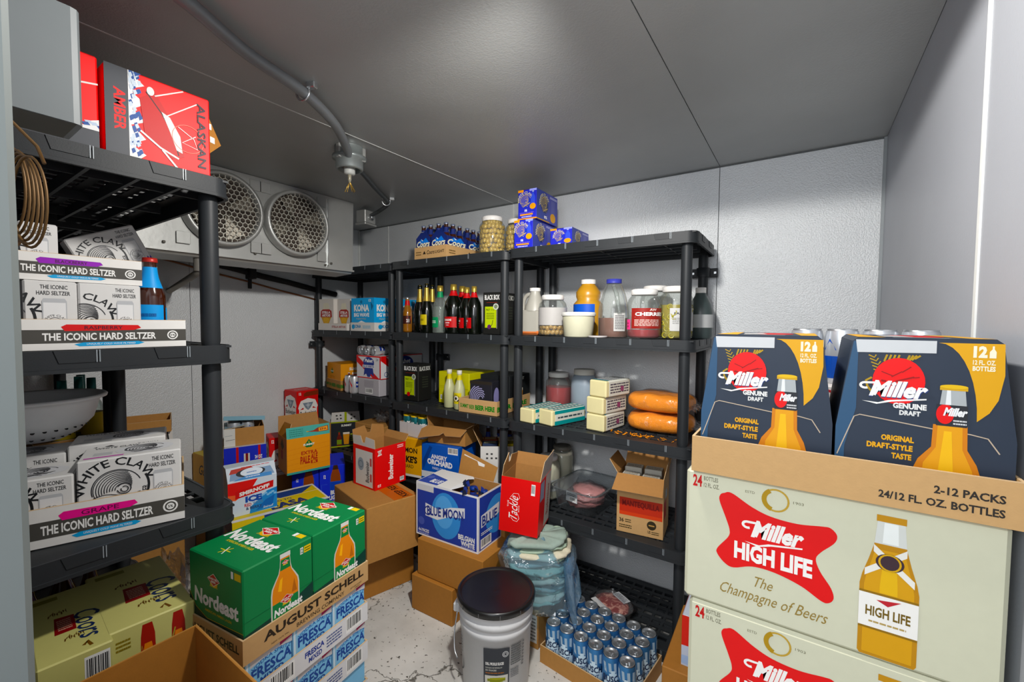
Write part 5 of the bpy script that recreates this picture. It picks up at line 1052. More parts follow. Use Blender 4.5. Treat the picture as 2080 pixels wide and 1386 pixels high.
blob((-2.44, 1.99, z4 + .285), .06, .05, .04, m_film, 'plastic_wrap', 'small scrap of clear film on the kraft box in the far corner', 'plastic wrap', 5, .4)
def kprint(a): a.line([(.3, .1), (.3, .9), (.75, .9), (.75, .1)], .03, '#4a3418', True); a.lines(.34, .2, .72, .8, 4, '#6a4c24')
carton('cardboard_box', 'closed kraft box with a printed frame behind the opened red carton', 'box', (.29, .24, .250), (-2.305, 1.885), z4 + .001, 2, '#a87a3c', {'front': kprint}, 'FR', mat=m_kraft)
# ------------------------------------------------------------------ middle unit, top tier
tray('case_tray', 'kraft tray of blue six pack carriers on the top tier of the middle unit', 'tray', (.262, .40, .072), (-1.865, 2.075), z1 + .001, 0, m_kraft_l, {'front': lambda a: [a.poly([(.27, .40), (.32, .68), (.37, .40)], '#2a2118'), a.text('Coors', .40, .36, .64, .70, '#2a2118', .02, .3), a.text('LIGHT', .66, .40, .94, .64, '#2a2118', .02), a.lines(.05, .3, .22, .7, 2, '#6a5434')], 'right': lambda a: [a.lines(.06, .3, .2, .7, 2, '#6a5434'), a.poly([(.45, .3), (.52, .75), (.59, .3)], '#2a2118'), a.text('Coors', .62, .3, .84, .7, '#2a2118', .02, .3)]}) 
tr0 = COL.objects
def carrier(label, x, y, group):
    t = thing('bottle_carrier', label, 'bottle carrier', (x, y, z1 + .006), 0, group); w, d, h = .122, .185, .150; nv = P('#1d2b6a'); mb = MB()
    mb.box(-w/2, -d/2, 0, w/2, d/2, .003, nv)
    for sx in (-1, 1): mb.box(min(sx*w/2, sx*(w/2-.002)), -d/2, 0, max(sx*w/2, sx*(w/2-.002)), d/2, h * .82, nv)
    for sy in (-1, 1): mb.add([(-w/2, sy*d/2, 0), (w/2, sy*d/2, 0), (w/2, sy*d/2, h*.82), (.02, sy*d/2, h*1.05), (-.02, sy*d/2, h*1.05), (-w/2, sy*d/2, h*.82)], [(0, 1, 2, 3, 4, 5)], nv)
    def art(a): a.poly([(.12, .74), (.35, .96), (.5, .88), (.68, 1), (.9, .74)], '#2f78d0'); a.poly([(.35, .96), (.5, .88), (.42, .85)], '#cfe0f0'); a.text('Coors', .06, .56, .94, .86, '#e8e4c8', .03, .3); a.lines(.1, .06, .9, .14, 1, '#9aa4d0')
    face(mb, 'front', w, d, h*.82, art); face(mb, 'right', w, d, h*.82, art); mb.build('carton', t)
    mb = MB(); mb.add([(0, -d/2, .0), (0, d/2, 0), (0, d/2, h*1.0), (0, d*.3, h*1.30), (0, -d*.3, h*1.30), (0, -d/2, h*1.0)], [(0, 1, 2, 3, 4, 5)], nv); mb.add([(.0012, -.04, h*1.12), (.0012, .04, h*1.12), (.0012, .04, h*1.24), (.0012, -.04, h*1.24)], [(0, 1, 2, 3)], m_black); mb.build('handle', t)
    return t
k = 0
SN = [(r, z) for r, z in BEER]; sb0 = None
for ix, x in enumerate((-1.928, -1.802)):
    for iy, y in enumerate((1.975, 2.168)):
        if k == 0: c_ = carrier('dark blue six pack carrier in the kraft tray, front left one', x, y, 'blue six pack carriers')
        else: dup(c_, (x, y, z1 + .006), 0, 'dark blue six pack carrier in the kraft tray, %s one' % ('front left', 'back left', 'front right', 'back right')[k])
        for bx in (-.03, .03):
            for by in (-.06, 0, .06):
                lab = 'brown beer bottle standing in a dark blue six pack carrier'; p = (x + bx, y + by, z1 + .010)
                if sb0 is None: sb0 = bottle('beer_bottle', lab, 'bottle', p, BEER, m_amber, .93, (M('blue_cap', '#8a96b0', .35, .5, .1, 60), .204, .215, .0155), [('neck_label', .150, .185, -180, 180, P('#23306e'), lambda a: a.text('Coors', .3, .2, .5, .8, '#e8e4c8', .02, .2))], 'bottles in the blue carriers')
                else: dup(sb0, p, bx * 90)
        k += 1
# big jars
m_jar = thin_glass('jar_plastic', '#eef1ef', .06, .06); m_lidw = P('#eceae6'); m_brine = thin_glass('brine', '#d8c68a', .1, .18)
JAR = [(.055, 0), (.070, .004), (.074, .014), (.074, .165), (.070, .185), (.056, .205), (.052, .212), (.052, .226)]
def jar(label, loc, s=1.0, sz=1.0, lid=m_lidw, labels=(), glass=m_jar, liquid=None, group=None, rz=0, name='food_jar'):
    prof = [(r, z * sz) for r, z in JAR]; t = bottle(name, label, 'jar', loc, prof, glass, s, None, labels, group, rz, liquid)
    mb = MB(); z = .222 * sz * s; r = .056 * s; mb.lathe([(r, z - .014*s), (r + .002, z - .012*s), (r + .002, z + .008*s), (r - .004, z + .012*s), (0, z + .012*s)], lid, 34, cap=False); mb.build('lid', t); return t
def olives(loc, label, group, s=1.0, sz=1.0, zt=.20, col='#b8952e', r0=.0125, mat=None, nm='olive', wall=.073, nang=13, stretch=1.25, cat='olive', inner=False, full=True):
    """the olives one can see: packed against the wall of the jar that faces the room"""
    first = None; rnd = random.Random(int(loc[0]*1000)); z = r0 + .006; row = 0
    m_ = mat or M('olive_skin', col, .3, 0, .3, 6, coat=.3)
    while z < zt:
        rad = wall * s - r0 - .0022
        if z > .165 * sz * s: rad -= (z - .165 * sz * s) * .55
        for k in range(nang):
            a = R(-225) + (k + .5 * (row % 2) + rnd.uniform(-.16, .16)) * R(270) / nang
            p = (loc[0] + rad * math.cos(a), loc[1] + rad * math.sin(a), loc[2] + z + rnd.uniform(-.0025, .0025))
            rot = (rnd.uniform(-.9, .9), rnd.uniform(-.9, .9), rnd.uniform(0, 3))
            if first is None: first = MB().sphere((0, 0, 0), r0, m_, 10, 7, sz=stretch).build(nm, None, p, rot); tag(first, label, cat, group)
            else:
                c = first.copy(); COL.objects.link(c); c.location = p; c.rotation_euler = rot
        z += r0 * 2.05; row += 1
def liq(key, col, al=.0): return M(key, col, .25, 0, .1, 12)
J1 = (-1.462, 1.955, z1 + .001); J2 = (-1.352, 2.045, z1 + .001)
jar('large jar packed with green olives beside the blue bottle carriers', J1, 1.0, .88); olives(J1, 'green olive packed in the large jar beside the blue bottle carriers', 'olives in the front jar', zt=.182, sz=.88)
MB().lathe([(.0, .004), (.048, .004), (.048, .17), (.03, .185), (0, .185)], M('olive_dark', '#6a5a1e', .5, 0, .3, 30), 20).build('brine_core', [o for o in bpy.data.objects if o.get('label', '').startswith('large jar packed')][0])
jar('large jar packed with green olives half hidden behind the navy cartons', J2, .95, .88); olives(J2, 'green olive packed in the jar half hidden behind the navy cartons', 'olives in the back jar', zt=.172, sz=.88, s=.95)
MB().lathe([(.0, .004), (.045, .004), (.045, .16), (.03, .175), (0, .175)], M('olive_dark', '#6a5a1e'), 20).build('brine_core', [o for o in bpy.data.objects if o.get('label', '').startswith('large jar packed with green olives half')][0])
# second tier: bottles
CHAMP = [(.036, 0), (.0405, .006), (.0405, .135), (.037, .165), (.024, .205), (.0165, .235), (.0145, .27), (.0145, .285), (.017, .287), (.017, .293), (.0155, .30), (.0155, .308), (.008, .313)]
gold = M('gold_foil', '#b89a3e', .35, .6, .15, 70)
gf = [('foil', .20, .309, -180, 180, gold, None)]
b = bottle('beer_bottle', 'clear beer bottle with a red neck label at the left of the middle unit bottles', 'bottle', (-2.189, 1.992, z2 + .001), BEER, M('gold_beer', '#8f5a10', .08, 0, .1, 20, coat=.6), 1.06, (m_alu, .204, .216, .0155), [('neck_label', .165, .195, -180, 180, P('#b5202a'), None), ('label', .05, .10, -110, 0, P('#3a1a14'), lambda a: [a.poly([(.5, .1), (1, .4), (1, .9), (.6, .9)], '#c4262a'), a.text('21', .5, .2, .8, .6, W_, .04)])])
ch = bottle('champagne_bottle', 'dark champagne bottle with a pale yellow label, front one of the trio', 'bottle', (-1.943, 1.925, z2 + .001), CHAMP, m_dark, .97, None, gf + [('label', .05, .115, -135, -45, P('#c9b84e'), lambda a: [a.rect(.2, .2, .8, .8, '#b29c34'), a.lines(.3, .4, .7, .6, 2, '#4a4014')])], 'champagne bottles')
dup(ch, (-2.064, 1.985, z2 + .001), R(-150), 'dark champagne bottle with gold foil, left one of the trio', 'champagne bottles')
dup(ch, (-1.989, 2.02, z2 + .001), R(170), 'dark champagne bottle with gold foil, rear one of the trio', 'champagne bottles')
bottle('syrup_bottle', 'clear bottle with green labels between the champagne and the red labelled bottles', 'bottle', (-1.853, 1.95, z2 + .001), [(.046, 0), (.050, .006), (.050, .15), (.043, .185), (.022, .225), (.017, .25), (.017, .285)], m_clear, .96, (gold, .265, .30, .019), [('neck_label', .225, .26, -180, 180, P('#2a8a5e'), None), ('label', .035, .10, -150, -60, P('#2a8a5e'), lambda a: [a.rect(0, .9, 1, 1, W_), a.rect(0, 0, 1, .08, W_), a.lines(.3, .4, .8, .7, 2, W_)])], liquid=(thin_glass('clear_liquid', '#dfe6e0', .05, .15), .16))
DRK = [(.05, 0), (.054, .006), (.054, .16), (.047, .19), (.026, .225), (.018, .245), (.018, .28)]
rl = lambda a: [a.rect(0, .90, 1, 1, W_), a.rect(0, 0, 1, .08, W_), a.text("DAILY'S", .30, .62, .70, .82, W_, .03), a.text('BITTERS', .36, .36, .64, .52, W_, .02), a.lines(.4, .18, .6, .28, 1, W_)]
rl = lambda a: [a.rect(0, .90, 1, 1, W_), a.rect(0, 0, 1, .08, W_), a.text('GRENADINE', .26, .60, .74, .80, W_, .03), a.lines(.36, .36, .64, .52, 1, W_), a.lines(.4, .18, .6, .28, 1, W_)]
d0 = bottle('syrup_bottle', 'black syrup bottle with red labels, leftmost and largest of the red labelled row', 'bottle', (-1.735, 1.94, z2 + .001), DRK, m_dark, 1.0, (gold, .255, .29, .0195), [('neck_label', .222, .252, -180, 180, P('#b3232a'), None), ('label', .035, .098, -150, -30, P('#b3232a'), rl)], 'red labelled syrup bottles')
dup(d0, (-1.775, 2.065, z2 + .001), .3, 'black syrup bottle with red labels, hidden at the back of the red labelled row', 'red labelled syrup bottles')
d1 = dup(d0, (-1.640, 1.95, z2 + .001), -.75, 'black syrup bottle with red labels, middle of the red labelled row', 'red labelled syrup bottles'); d1.scale = (.86, .86, .93)
d2 = dup(d0, (-1.5575, 1.915, z2 + .001), -.75, 'black syrup bottle with red labels, right end of the red labelled row', 'red labelled syrup bottles'); d2.scale = (.80, .80, .93)
carton('wine_box', 'black wine box with a lime label at the right end of the second tier', 'wine box', (.118, .17, .232), (-1.434, 1.995), z2 + .001, 4, '#1b1b1a', {'front': blackbox_f, 'right': blackbox_s})
# third tier
carton('wine_box', 'black wine box with a lime label and red tap on the third tier', 'wine box', (.140, .12, .238), (-2.032, 1.938), z3 + .001, 1, '#1b1b1a', {'front': lambda a: [blackbox_f(a), a.circ(.38, .18, .06, '#c4241c')], 'right': blackbox_s}, 'FR')
carton('cardboard_box', 'yellow carton standing behind the two pale lemonade bottles', 'carton', (.25, .26, .200), (-1.917, 2.005), z3 + .001, 0, '#c9c520', {'front': lambda a: [a.line([(0, .5), (1, .5)], .006, '#8f8a10'), a.line([(.45, 0), (.45, 1)], .006, '#a09a14'), a.barcode(.06, .12, .12, .26, 4), a.line([(.02, .55), (.98, .52)], .008, '#a39e18')]}, 'FL')
lem = M('pale_lemonade', '#b9ba8c', .2, 0, .08, 20, coat=.5)
LEMON = [(.030, 0), (.034, .005), (.034, .11), (.030, .135), (.0185, .165), (.014, .19), (.014, .222)]
def lem_b(label, x, y, lab): return bottle('lemonade_bottle', label, 'bottle', (x, y, z3 + .001), LEMON, lem, .98, (P('#d6d3c8'), .212, .232, .0155), [('neck_label', .175, .205, -180, 180, P('#d2c43a'), None), ('label', .035, .10, lab[0], lab[1], P('#d2c43a'), lambda a: [a.circ(.5, .5, .34, '#1d1c18'), a.circ(.5, .5, .24, '#d8d6cc'), a.circ(.5, .5, .12, '#1d1c18')])], 'pale lemonade bottles')
lem_b('pale lemonade bottle with its label turned aside, left of two before the yellow carton', -1.762, 1.935, (150, 235)); lem_b('pale lemonade bottle with a black roundel label, right of two before the yellow carton', -1.674, 1.925, (-140, -30))
tray('case_tray', 'kraft tray with green lettering at the right end of the third tier', 'tray', (.262, .37, .078), (-1.370, 1.885), z3 + .001, 3, m_kraft_l, {'front': beer_here, 'right': crop(beer_here, .45, 1)}, 'FR')
carton('beer_carton', 'purple and black swirl patterned pack in the green lettered kraft tray', 'beer carton', (.150, .095, .175), (-1.500, 1.950), z3 + .006, 3, '#23232a', {'front': lambda a: [[a.arcline(.5, .45, .08 + .06*i, 20*i, 200 + 25*i, .03, '#9a96b8') for i in range(7)], a.rect(0, .9, 1, 1, '#2a2620')], 'right': lambda a: a.ell(.5, .5, .3, .3, '#8a86b0')})
carton('beer_carton', 'black twelve pack with a lime band behind the swirl patterned pack', 'beer carton', (.205, .235, .20), (-1.487, 2.13), z3 + .006, 3, '#1b1d1f', {'front': lambda a: [a.rect(.0, .5, .3, .8, '#b9b52a'), a.ell(.15, .65, .1, .1, '#e07a2a'), a.rect(0, .05, 1, .2, '#a6b02a')], 'right': summit_dark})
tray('case_tray', 'kraft tray with green lettering between the middle unit and the right unit', 'tray', (.20, .24, .075), (-1.325, 2.03 + .0), z3 + .001, 3, m_kraft, {'front': crop(beer_here, .4, 1), 'right': beer_here}, 'FL') if False else None
# fourth tier of the middle unit
carton('beer_carton', 'yellow lemonade case standing beside the blue cider case', 'beer carton', (.20, .20, .236), (-1.910, 1.848), z4 + .001, 9, '#e0aa1c', {'front': crop(mikes, .0, 1)}, 'FR')
carton('beer_carton', 'blue cider twelve pack with white lettering behind the blue moon patterned case' if False else 'bright blue cider twelve pack with white lettering on the fourth tier of the middle unit', 'beer carton', (.262, .20, .226), (-1.898, 1.838), z4 + .001, 9, '#1f58b0', {'front': angry}, 'FL')
ob = open_box('can_carton', 'open white carton of teal cans stacked on the yellow lemonade case', 'can carton', (.212, .15, .085), (-1.912, 1.858), z4 + .239, -2, P('#d5d3d3'), m_kraft_in, (), {'front': lambda a: [a.line([(.34, 0), (.34, 1)], .012, '#7c7a78'), a.line([(0, .04), (1, .04)], .03, '#8a8886')]}, 'FR')
tb = MB(); can_parts(tb, .033, .122, '#1f7a80', .027); a = Art(tb, cyl_pos(.033, .014, R(-180)), .033 * 2 * PI, .088); a.step = .0002; [a.text('twist', .05 + .25*i, .62, .22 + .25*i, .84, W_, .04, .2) for i in range(4)]; tb.lathe([(.0305, .113), (.0315, .119), (.029, .123), (0, .121)], P('#d8b62a'), 20, cap=False)
c0 = None
for i, (x, y) in enumerate(((-2.086, 1.905), (-2.018, 1.903), (-1.950, 1.900), (-2.083, 1.970), (-2.015, 1.968), (-1.948, 1.966))):
    lab = 'teal can with a yellow lid in the open white carton'
    if c0 is None: c0 = thing('drink_can', lab, 'can', (x, y, z4 + .245), .2, 'teal cans with yellow lids'); tb.build('can_body', c0)
    else: dup(c0, (x, y, z4 + .245), .7 * i)
kb = open_box('cardboard_box', 'open kraft box with its flaps hanging out over the blue cider pack', 'box', (.26, .17, .10), (-1.762, 1.975), z4 + .230, 10, m_kraft, m_kraft_in, (('front', .115, 118, m_kraft, [(0, 0), (1.04, 0), (1.0, .55), (.62, .62), (.52, .42), (.46, .62), (-.02, .98), (-.1, .3)]), ('left', .06, 12, m_kraft), ('right', .05, 60, m_kraft), ('back', .055, 20, m_kraft)))
sm = open_box('beer_carton', 'opened pale yellow and navy pack at the right of the fourth middle tier', 'beer carton', (.20, .19, .245), (-1.518, 1.93), z4 + .001, 35, P('#e0dedb'), m_kraft_in, (('left', .11, 25, P('#2554a0'), None, lambda a: a.ell(.5, .4, .3, .3, '#cfd8e6')),), {'left': summer, 'front': lambda a: [a.rect(.16 + .13*(i % 3), .70 + .1*(i // 3), .22 + .13*(i % 3), .74 + .1*(i // 3), '#3a3a3c') for i in range(5)]}, 'FL')
for i in range(4):
    p = sm.location; nm_ = ('navy', 'yellow', 'brick red', 'cream')[i]
    cc = carton('bottle_carrier', '%s printed carrier top showing above the opened pale yellow and navy pack' % nm_, 'bottle carrier', (.085, .075, .25), (p[0] + (.047 if i % 2 else -.047) * .819 - (.042 if i > 1 else -.042) * .574, p[1] + (.047 if i % 2 else -.047) * .574 + (.042 if i > 1 else -.042) * .819), z4 + .006, 35, ('#26334e', '#c9b85a', '#7a3a24', '#d8d2b8')[i], {'top': lambda a: a.lines(.1, .2, .9, .8, 3, '#c9c39a')}, 'C', 'carrier tops in the opened pack')
for i, (x, y) in enumerate(((-1.60, 2.225), (-1.53, 2.245), (-1.68, 2.215))):
    dup(sb0, (x, y, z4 + .06 if False else z4 + .001), i, 'brown bottle standing behind the opened pale yellow and navy pack', 'bottles behind the opened pack').scale = (1, 1, 1.45)

# ------------------------------------------------------------------ right unit, top tier: navy cartons
NV = '#2a2fb0'
def navy(label, at, z, w=.112, d=.235, h=.150): return carton('can_carton', label, 'can carton', (w, d, h), at, z, 2, NV, {'front': wcz, 'right': lambda a: [a.rect(0, 0, 1, 1, '#4a4f96'), a.rect(0, 0, .45, 1, '#3a4488'), wczs(a)], 'top': lambda a: a.rect(0, 0, 1, .3, '#d9951f')}, 'FL', 'navy and orange cartons')
navy('navy and orange can carton, lower left of the three on the right unit', (-1.268, 1.885), z1 + .001)
navy('navy and orange can carton, stacked on top of the other two', (-1.250, 1.893), z1 + .152, .110, .235, .152)
navy('navy and orange can carton, lower one tucked behind on the right', (-1.128, 2.02), z1 + .001, .125, .22, .115)
# second tier: jugs and jars
def jug(label, loc, mat, prof, handle=None, cap=None, liquid=None, s=1.0, labels=(), sx=.82, rz=0, extra=None):
    t = thing('plastic_jug', label, 'jug', loc, rz); mb = MB(); mb.lathe([(r*s, z*s) for r, z in prof], mat, 28, sx=1, sy=sx); mb.build('body', t)
    if liquid: MB().lathe([(r*s*.97, z*s + .002) for r, z in prof if z*s < liquid[1]] + [((max([r for r, z in prof if z*s < liquid[1]][-1:]) if 0 else [r for r, z in prof if z*s < liquid[1]][-1]) * s * .97, liquid[1])], liquid[0], 26, sy=sx).build('contents', t)
    if handle: MB().tube(smooth([(x*s, y*s, z*s) for x, y, z in handle]), .010*s, mat, 10).build('handle', t)
    if cap: mb = MB(); r, za, zb, cm = cap; mb.lathe([(r*s, za*s), (r*s, zb*s), (0, zb*s + .001)], cm, 24, cap=False); mb.build('cap', t)
    for nm, r, z0, h, a0, a1, cm, fn in labels:
        mb = MB(); n = 10; vs = []
        for zz in (z0, z0 + h):
            for i in range(n + 1): a = R(a0 + (a1 - a0)*i/n); vs.append(((r*s + .001)*math.cos(a), (r*s + .001)*math.sin(a)*sx, zz*s))
        mb.add(vs, [(i, i+1, n+2+i, n+1+i) for i in range(n)], cm, True)
        if fn:
            ps = lambda u, v, l, r=r, z0=z0, a0=a0, s=s, sx=sx: ((r*s + .0016 + l) * math.cos(R(a0) + u/(r*s)), (r*s + .0016 + l) * math.sin(R(a0) + u/(r*s)) * sx, z0*s + v)
            a_ = Art(mb, ps, r*s*R(a1 - a0), h*s); a_.step = .0002; fn(a_)
        mb.build(nm, t)
    return t
m_milk = M('cloudy_jug_plastic', '#a9a69c', .4, 0, .06, 10)
mj = thing('plastic_jug', 'tall cloudy jug with a side handle and a little orange drink', 'jug', (-1.242, 2.04, z2 + .001), R(5))
mb = MB(); mb.box(-.062, -.062, 0, .062, .062, .135, m_milk, .012); mb.lathe([(.060, .13), (.055, .155), (.036, .205), (.027, .228), (.027, .24)], m_milk, 24, cx=.012); mb.build('body', mj)
MB().box(-.063, -.0632, .002, .063, .063, .028, M('orange_drink', '#d8763a', .3, 0, .1, 20), .010).build('contents', mj); mb = MB(); mb.tube(smooth([(.0, 0, .225), (-.040, 0, .215), (-.060, 0, .175), (-.058, 0, .12)]), .012, m_milk, 10); mb.build('handle', mj)
mb = MB(); mb.lathe([(.030, .238), (.030, .256), (0, .257)], m_lidw, 24, cx=.012, cap=False); mb.build('cap', mj)
OJ = (-1.097, 2.0, z2 + .001)
jar('large white labelled jar with a few olives left in the bottom', OJ, 1.0, .90, labels=[('label', .055, .145, -190, 20, P('#b9b7b4'), None)])
olives(OJ, 'green olive at the bottom of the large white labelled jar', 'olives left in the white labelled jar', zt=.048, sz=.9, col='#c09a4a', mat=M('olive_pale', '#b88f45', .3, 0, .2, 9, coat=.3))
tb_ = thing('plastic_tub', 'white tub of pale dip with a lid on the second tier of the right unit', 'tub', (-.9155, 1.93, z2 + .001)); MB().lathe([(.066, 0), (.070, .004), (.078, .098), (.079, .105)], P('#cfcdb8'), 34).build('tub', tb_); mb = MB(); mb.lathe([(.082, .101), (.083, .104), (.083, .116), (.078, .119), (0, .117)], P('#e0dfda'), 34, cap=False); mb.build('lid', tb_)
m_mango = M('yellow_drink', '#bf8a1e', .3, 0, .08, 14, coat=.3)
jug('yellow drink bottle with a blue label behind the white tub', (-.955, 2.13, z2 + .001), m_mango, [(.070, 0), (.076, .008), (.076, .168), (.058, .188), (.064, .206), (.064, .230), (.045, .258), (.036, .268), (.036, .280)], None, (.038, .272, .295, m_lidw), None, 1.0, [('label', .0765, .06, .105, -170, -40, P('#2656b8'), None)], 1)
jug('clear handled bottle with brown sauce in the bottom and a blue cap', (-.768, 2.01, z2 + .001), m_jar, [(.068, 0), (.073, .008), (.073, .13), (.066, .17), (.050, .225), (.036, .252), (.034, .262)], [(.015, -.045, .245), (.035, -.055, .20), (.045, -.060, .15), (.052, -.060, .115)], (.036, .258, .278, P('#3b3f96')), (M('brown_sauce', '#7a4a38', .35, 0, .25, 20), .092), 1.0, [('label', .0735, .03, .085, -70, -25, P('#c4c3c1'), lambda a: a.lines(.1, .1, .9, .9, 9, '#5a5a5c'))], .9)
ld = MB(); ld.lathe([(.0, 0), (.043, 0), (.045, .004), (.043, .008), (0, .008)], P('#b8b5b4'), 30, cap=False); o = ld.build('jar_lid', None, (-.800, 1.897, z2 + .001), (0, 0, 0)); tag(o, 'loose white lid lying on the tier in front of the brown sauce bottle', 'lid')
CJ = (-.597, 1.935, z2 + .001)
jar('jar with a dark red cherry label and pink price tag', CJ, .99, .94, labels=[('label', .045, .135, -118, 10, P('#8a2c28'), lambda a: [a.text('CHERRIES', .12, .62, .95, .80, W_, .04), a.line([(.12, .56), (.9, .56)], .012, W_), a.lines(.1, .12, .8, .46, 5, '#d8c0b8'), a.text('AW', .5, .86, .7, .98, '#e0d6d0', .03)]), ('price_tag', .04, .085, -152, -124, P('#f0508f'), lambda a: a.lines(.3, .2, .7, .8, 2, '#a0305a'))], liquid=(M('cherry_juice', '#a00f1c', .2, 0, .1, 20), .040))
PJ = (-.484, 2.03, z2 + .001)
jar('jar of yellow green pepper rings with a white label behind the unit post', PJ, 1.0, 1.0, labels=[('label', .035, .135, -95, 0, P('#cfcfcd'), lambda a: [a.text('PASTA', .15, .72, .6, .82, '#3a3a3c', .03), a.lines(.1, .3, .8, .6, 4, '#9a9a98')])], liquid=(M('pepper_brine', '#a39216', .25, 0, .35, 45), .15))
PP = random.Random(12); fr = None
for i in range(46):
    a = R(-200 + 220 * PP.random()); z = .012 + .135 * PP.random(); p = (PJ[0] + .0695 * math.cos(a), PJ[1] + .0695 * math.sin(a), PJ[2] + z); rot = (PI/2 + PP.uniform(-.3, .3), 0, a + PI/2 + PP.uniform(-.3, .3))
    if fr is None: fr = MB().tube([(.011 * math.cos(2*PI*k/10), .011 * math.sin(2*PI*k/10), 0) for k in range(10)], .0035, M('pepper_ring', '#a39a22', .3, 0, .2, 20, coat=.3), 6, closed=True).build('pepper_ring', None, p, rot); tag(fr, 'yellow green pepper ring pressed against the glass of the jar by the unit post', 'pepper ring', 'pepper rings in the jar')
    else: c = fr.copy(); COL.objects.link(c); c.location = p; c.rotation_euler = rot
jar('clear jar with a white lid standing behind the cherry jar', (-.614, 2.17, z2 + .001), 1.0, 1.08)
jug('dark grey jug with a white label at the right end of the second tier', (-.405, 2.165, z2 + .001), M('dark_jug_plastic', '#3f4a4a', .35, 0, .1, 20), [(.05, 0), (.055, .01), (.055, .12), (.045, .16), (.025, .20), (.02, .225)], None, (.023, .21, .235, m_lidw), None, 1.0, [('label', .0555, .05, .06, -110, 40, P('#b9bbbb'), None)], 1)
# third tier: cheese and butter
m_butter = M('butter', '#d9cf9c', .45, 0, .08, 18, coat=.4)
def block(label, at, z, deg, teal_=False, dims=(.088, .24, .078), group=None):
    w, d, h = dims; t = thing('cheese_block', label, 'cheese block', (at[0], at[1], z), R(deg), group); mb = MB(); mb.box(-w/2, -d/2, 0, w/2, d/2, h, m_butter, .006); mb.build('block', t)
    mb = MB(); e = .0006; tw = P('#d8d8ce'); mb.box(-w/2 - e, -d/2 + .02, -.0, w/2 + e, d/2 - .004, h + e, tw, .006)
    a = Art(mb, plane_pos((-w/2, -d/2 + .02, h + e), (1, 0, 0), (0, 1, 0)), w, d - .024); c = '#1f8b8c' if teal_ else '#2b7f96'
    if teal_: [a.rect(x, 0, x + .13, 1, c) for x in (.06, .46, .84)]; [a.lines(x, .05, x + .14, .95, 8, '#3c4a50') for x in (.24, .64)]
    else: a.lines(.1, .06, .9, .9, 7, '#3c4a6a'); a.rect(.05, .0, .95, .08, '#3a8fa0')
    b_ = Art(mb, plane_pos((w/2 + e, -d/2 + .02, 0), (0, 1, 0), (0, 0, 1)), d - .024, h)
    if teal_: b_.rect(0, .04, 1, .30, c); b_.lines(.1, .4, .9, .62, 1, '#3c4a50'); b_.rect(0, .74, 1, .96, c)
    else: b_.lines(.08, .2, .95, .85, 4, '#4a4650'); b_.rect(.55, .3, .7, .6, '#8a4a6a')
    mb.build('wrapper', t); return t
block('cheese block in teal striped wrap, left of two at the front of the third tier', (-1.145, 1.975), z3 + .001, -8, True, (.090, .25, .074), 'teal wrapped cheese blocks')
block('cheese block in teal striped wrap, right of two at the front of the third tier', (-1.025, 1.985), z3 + .001, -16, True, (.095, .25, .078), 'teal wrapped cheese blocks')
for i, (nm, dx, dz, dg) in enumerate((('bottom', 0, 0, -9), ('middle', .002, .081, -13), ('top', .016, .162, -14))):
    block('pale cheese block in clear wrap, %s one of the stack of three' % nm, (-.795 + dx, 2.0 + .004*i), z3 + .001 + dz, dg, False, (.098, .20, .079), 'stacked pale cheese blocks')
jar('jar of red cherries in syrup at the back of the third tier', (-1.152, 2.18, z3 + .001), .99, 1.0, labels=[], liquid=(M('cherry_juice', '#a00f1c'), .15), lid=P('#dcdad6'))
jug('grey blue jug half full of liquid behind the teal wrapped cheese', (-.995, 2.18, z3 + .001), M('grey_blue_jug', '#8d9aa6', .35, 0, .08, 14), [(.066, 0), (.074, .010), (.074, .17), (.070, .205), (.055, .23), (.05, .232)], None, (.056, .230, .258, P('#c9c6be')), None, 1.0, [], .8).children[0].data.materials
cheddar = M('shredded_cheddar', '#f79400', .6, 0, .10, 90, .5, 220, spec=.2); m_film2 = thin_glass('cheese_film', '#f6f6f6', .22, .02, 22)
def pillow(sx, sy, sz, mat, name, parent, seed, amp=.06):
    rnd = random.Random(seed); ph = [rnd.uniform(0, 6) for _ in range(6)]; mb = MB(); nu, nv = 56, 20; vs = []
    for j in range(nv + 1):
        t = PI * j / nv
        for i in range(nu):
            a = 2*PI*i/nu; cx, sy_ = math.cos(a), math.sin(a); e = .55; q = math.sin(t) ** .32
            x = math.copysign(abs(cx) ** e, cx) * q; y = math.copysign(abs(sy_) ** e, sy_) * q; z = math.copysign(abs(math.cos(t)) ** .8, math.cos(t))
            n = amp * (math.sin(5*x + ph[0]) * math.sin(4*y + ph[1]) + .5 * math.sin(11*x + ph[2] + 3*y) + .35 * math.sin(17*y + ph[3] - 6*x))
            vs.append((x*sx*(1 + .3*n), y*sy*(1 + .3*n), sz * (z * (1 - .12*x*x) + 1.6*n*max(0, z))))
    mb.add(vs, [(j*nu+i, (j+1)*nu+i, (j+1)*nu+(i+1) % nu, j*nu+(i+1) % nu) for j in range(nv) for i in range(nu)], mat, True); return mb.build(name, parent, (0, 0, sz))
def bag(label, loc, sx, sy, sz, seed, rz):
    t = thing('cheese_bag', label, 'bag of cheese', loc, rz, 'bags of shredded cheddar'); pillow(sx, sy, sz, cheddar, 'shredded_cheese', t, seed, .05); pillow(sx * 1.035, sy * 1.04, sz * 1.05, m_film2, 'clear_bag', t, seed, .06)
    mb = MB(); vs = []; n = 14
    for i in range(n + 1): y = -sy*.95 + 2*sy*.95*i/n; vs += [(sx*.97, y, sz + .004*math.sin(i*2.1)), (sx*1.18, y * 1.02, sz*.7 + .016*math.sin(i*1.7))]
    mb.add(vs, [(2*i, 2*i+1, 2*i+3, 2*i+2) for i in range(n)], m_film, True); mb.build('bag_end', t); return t
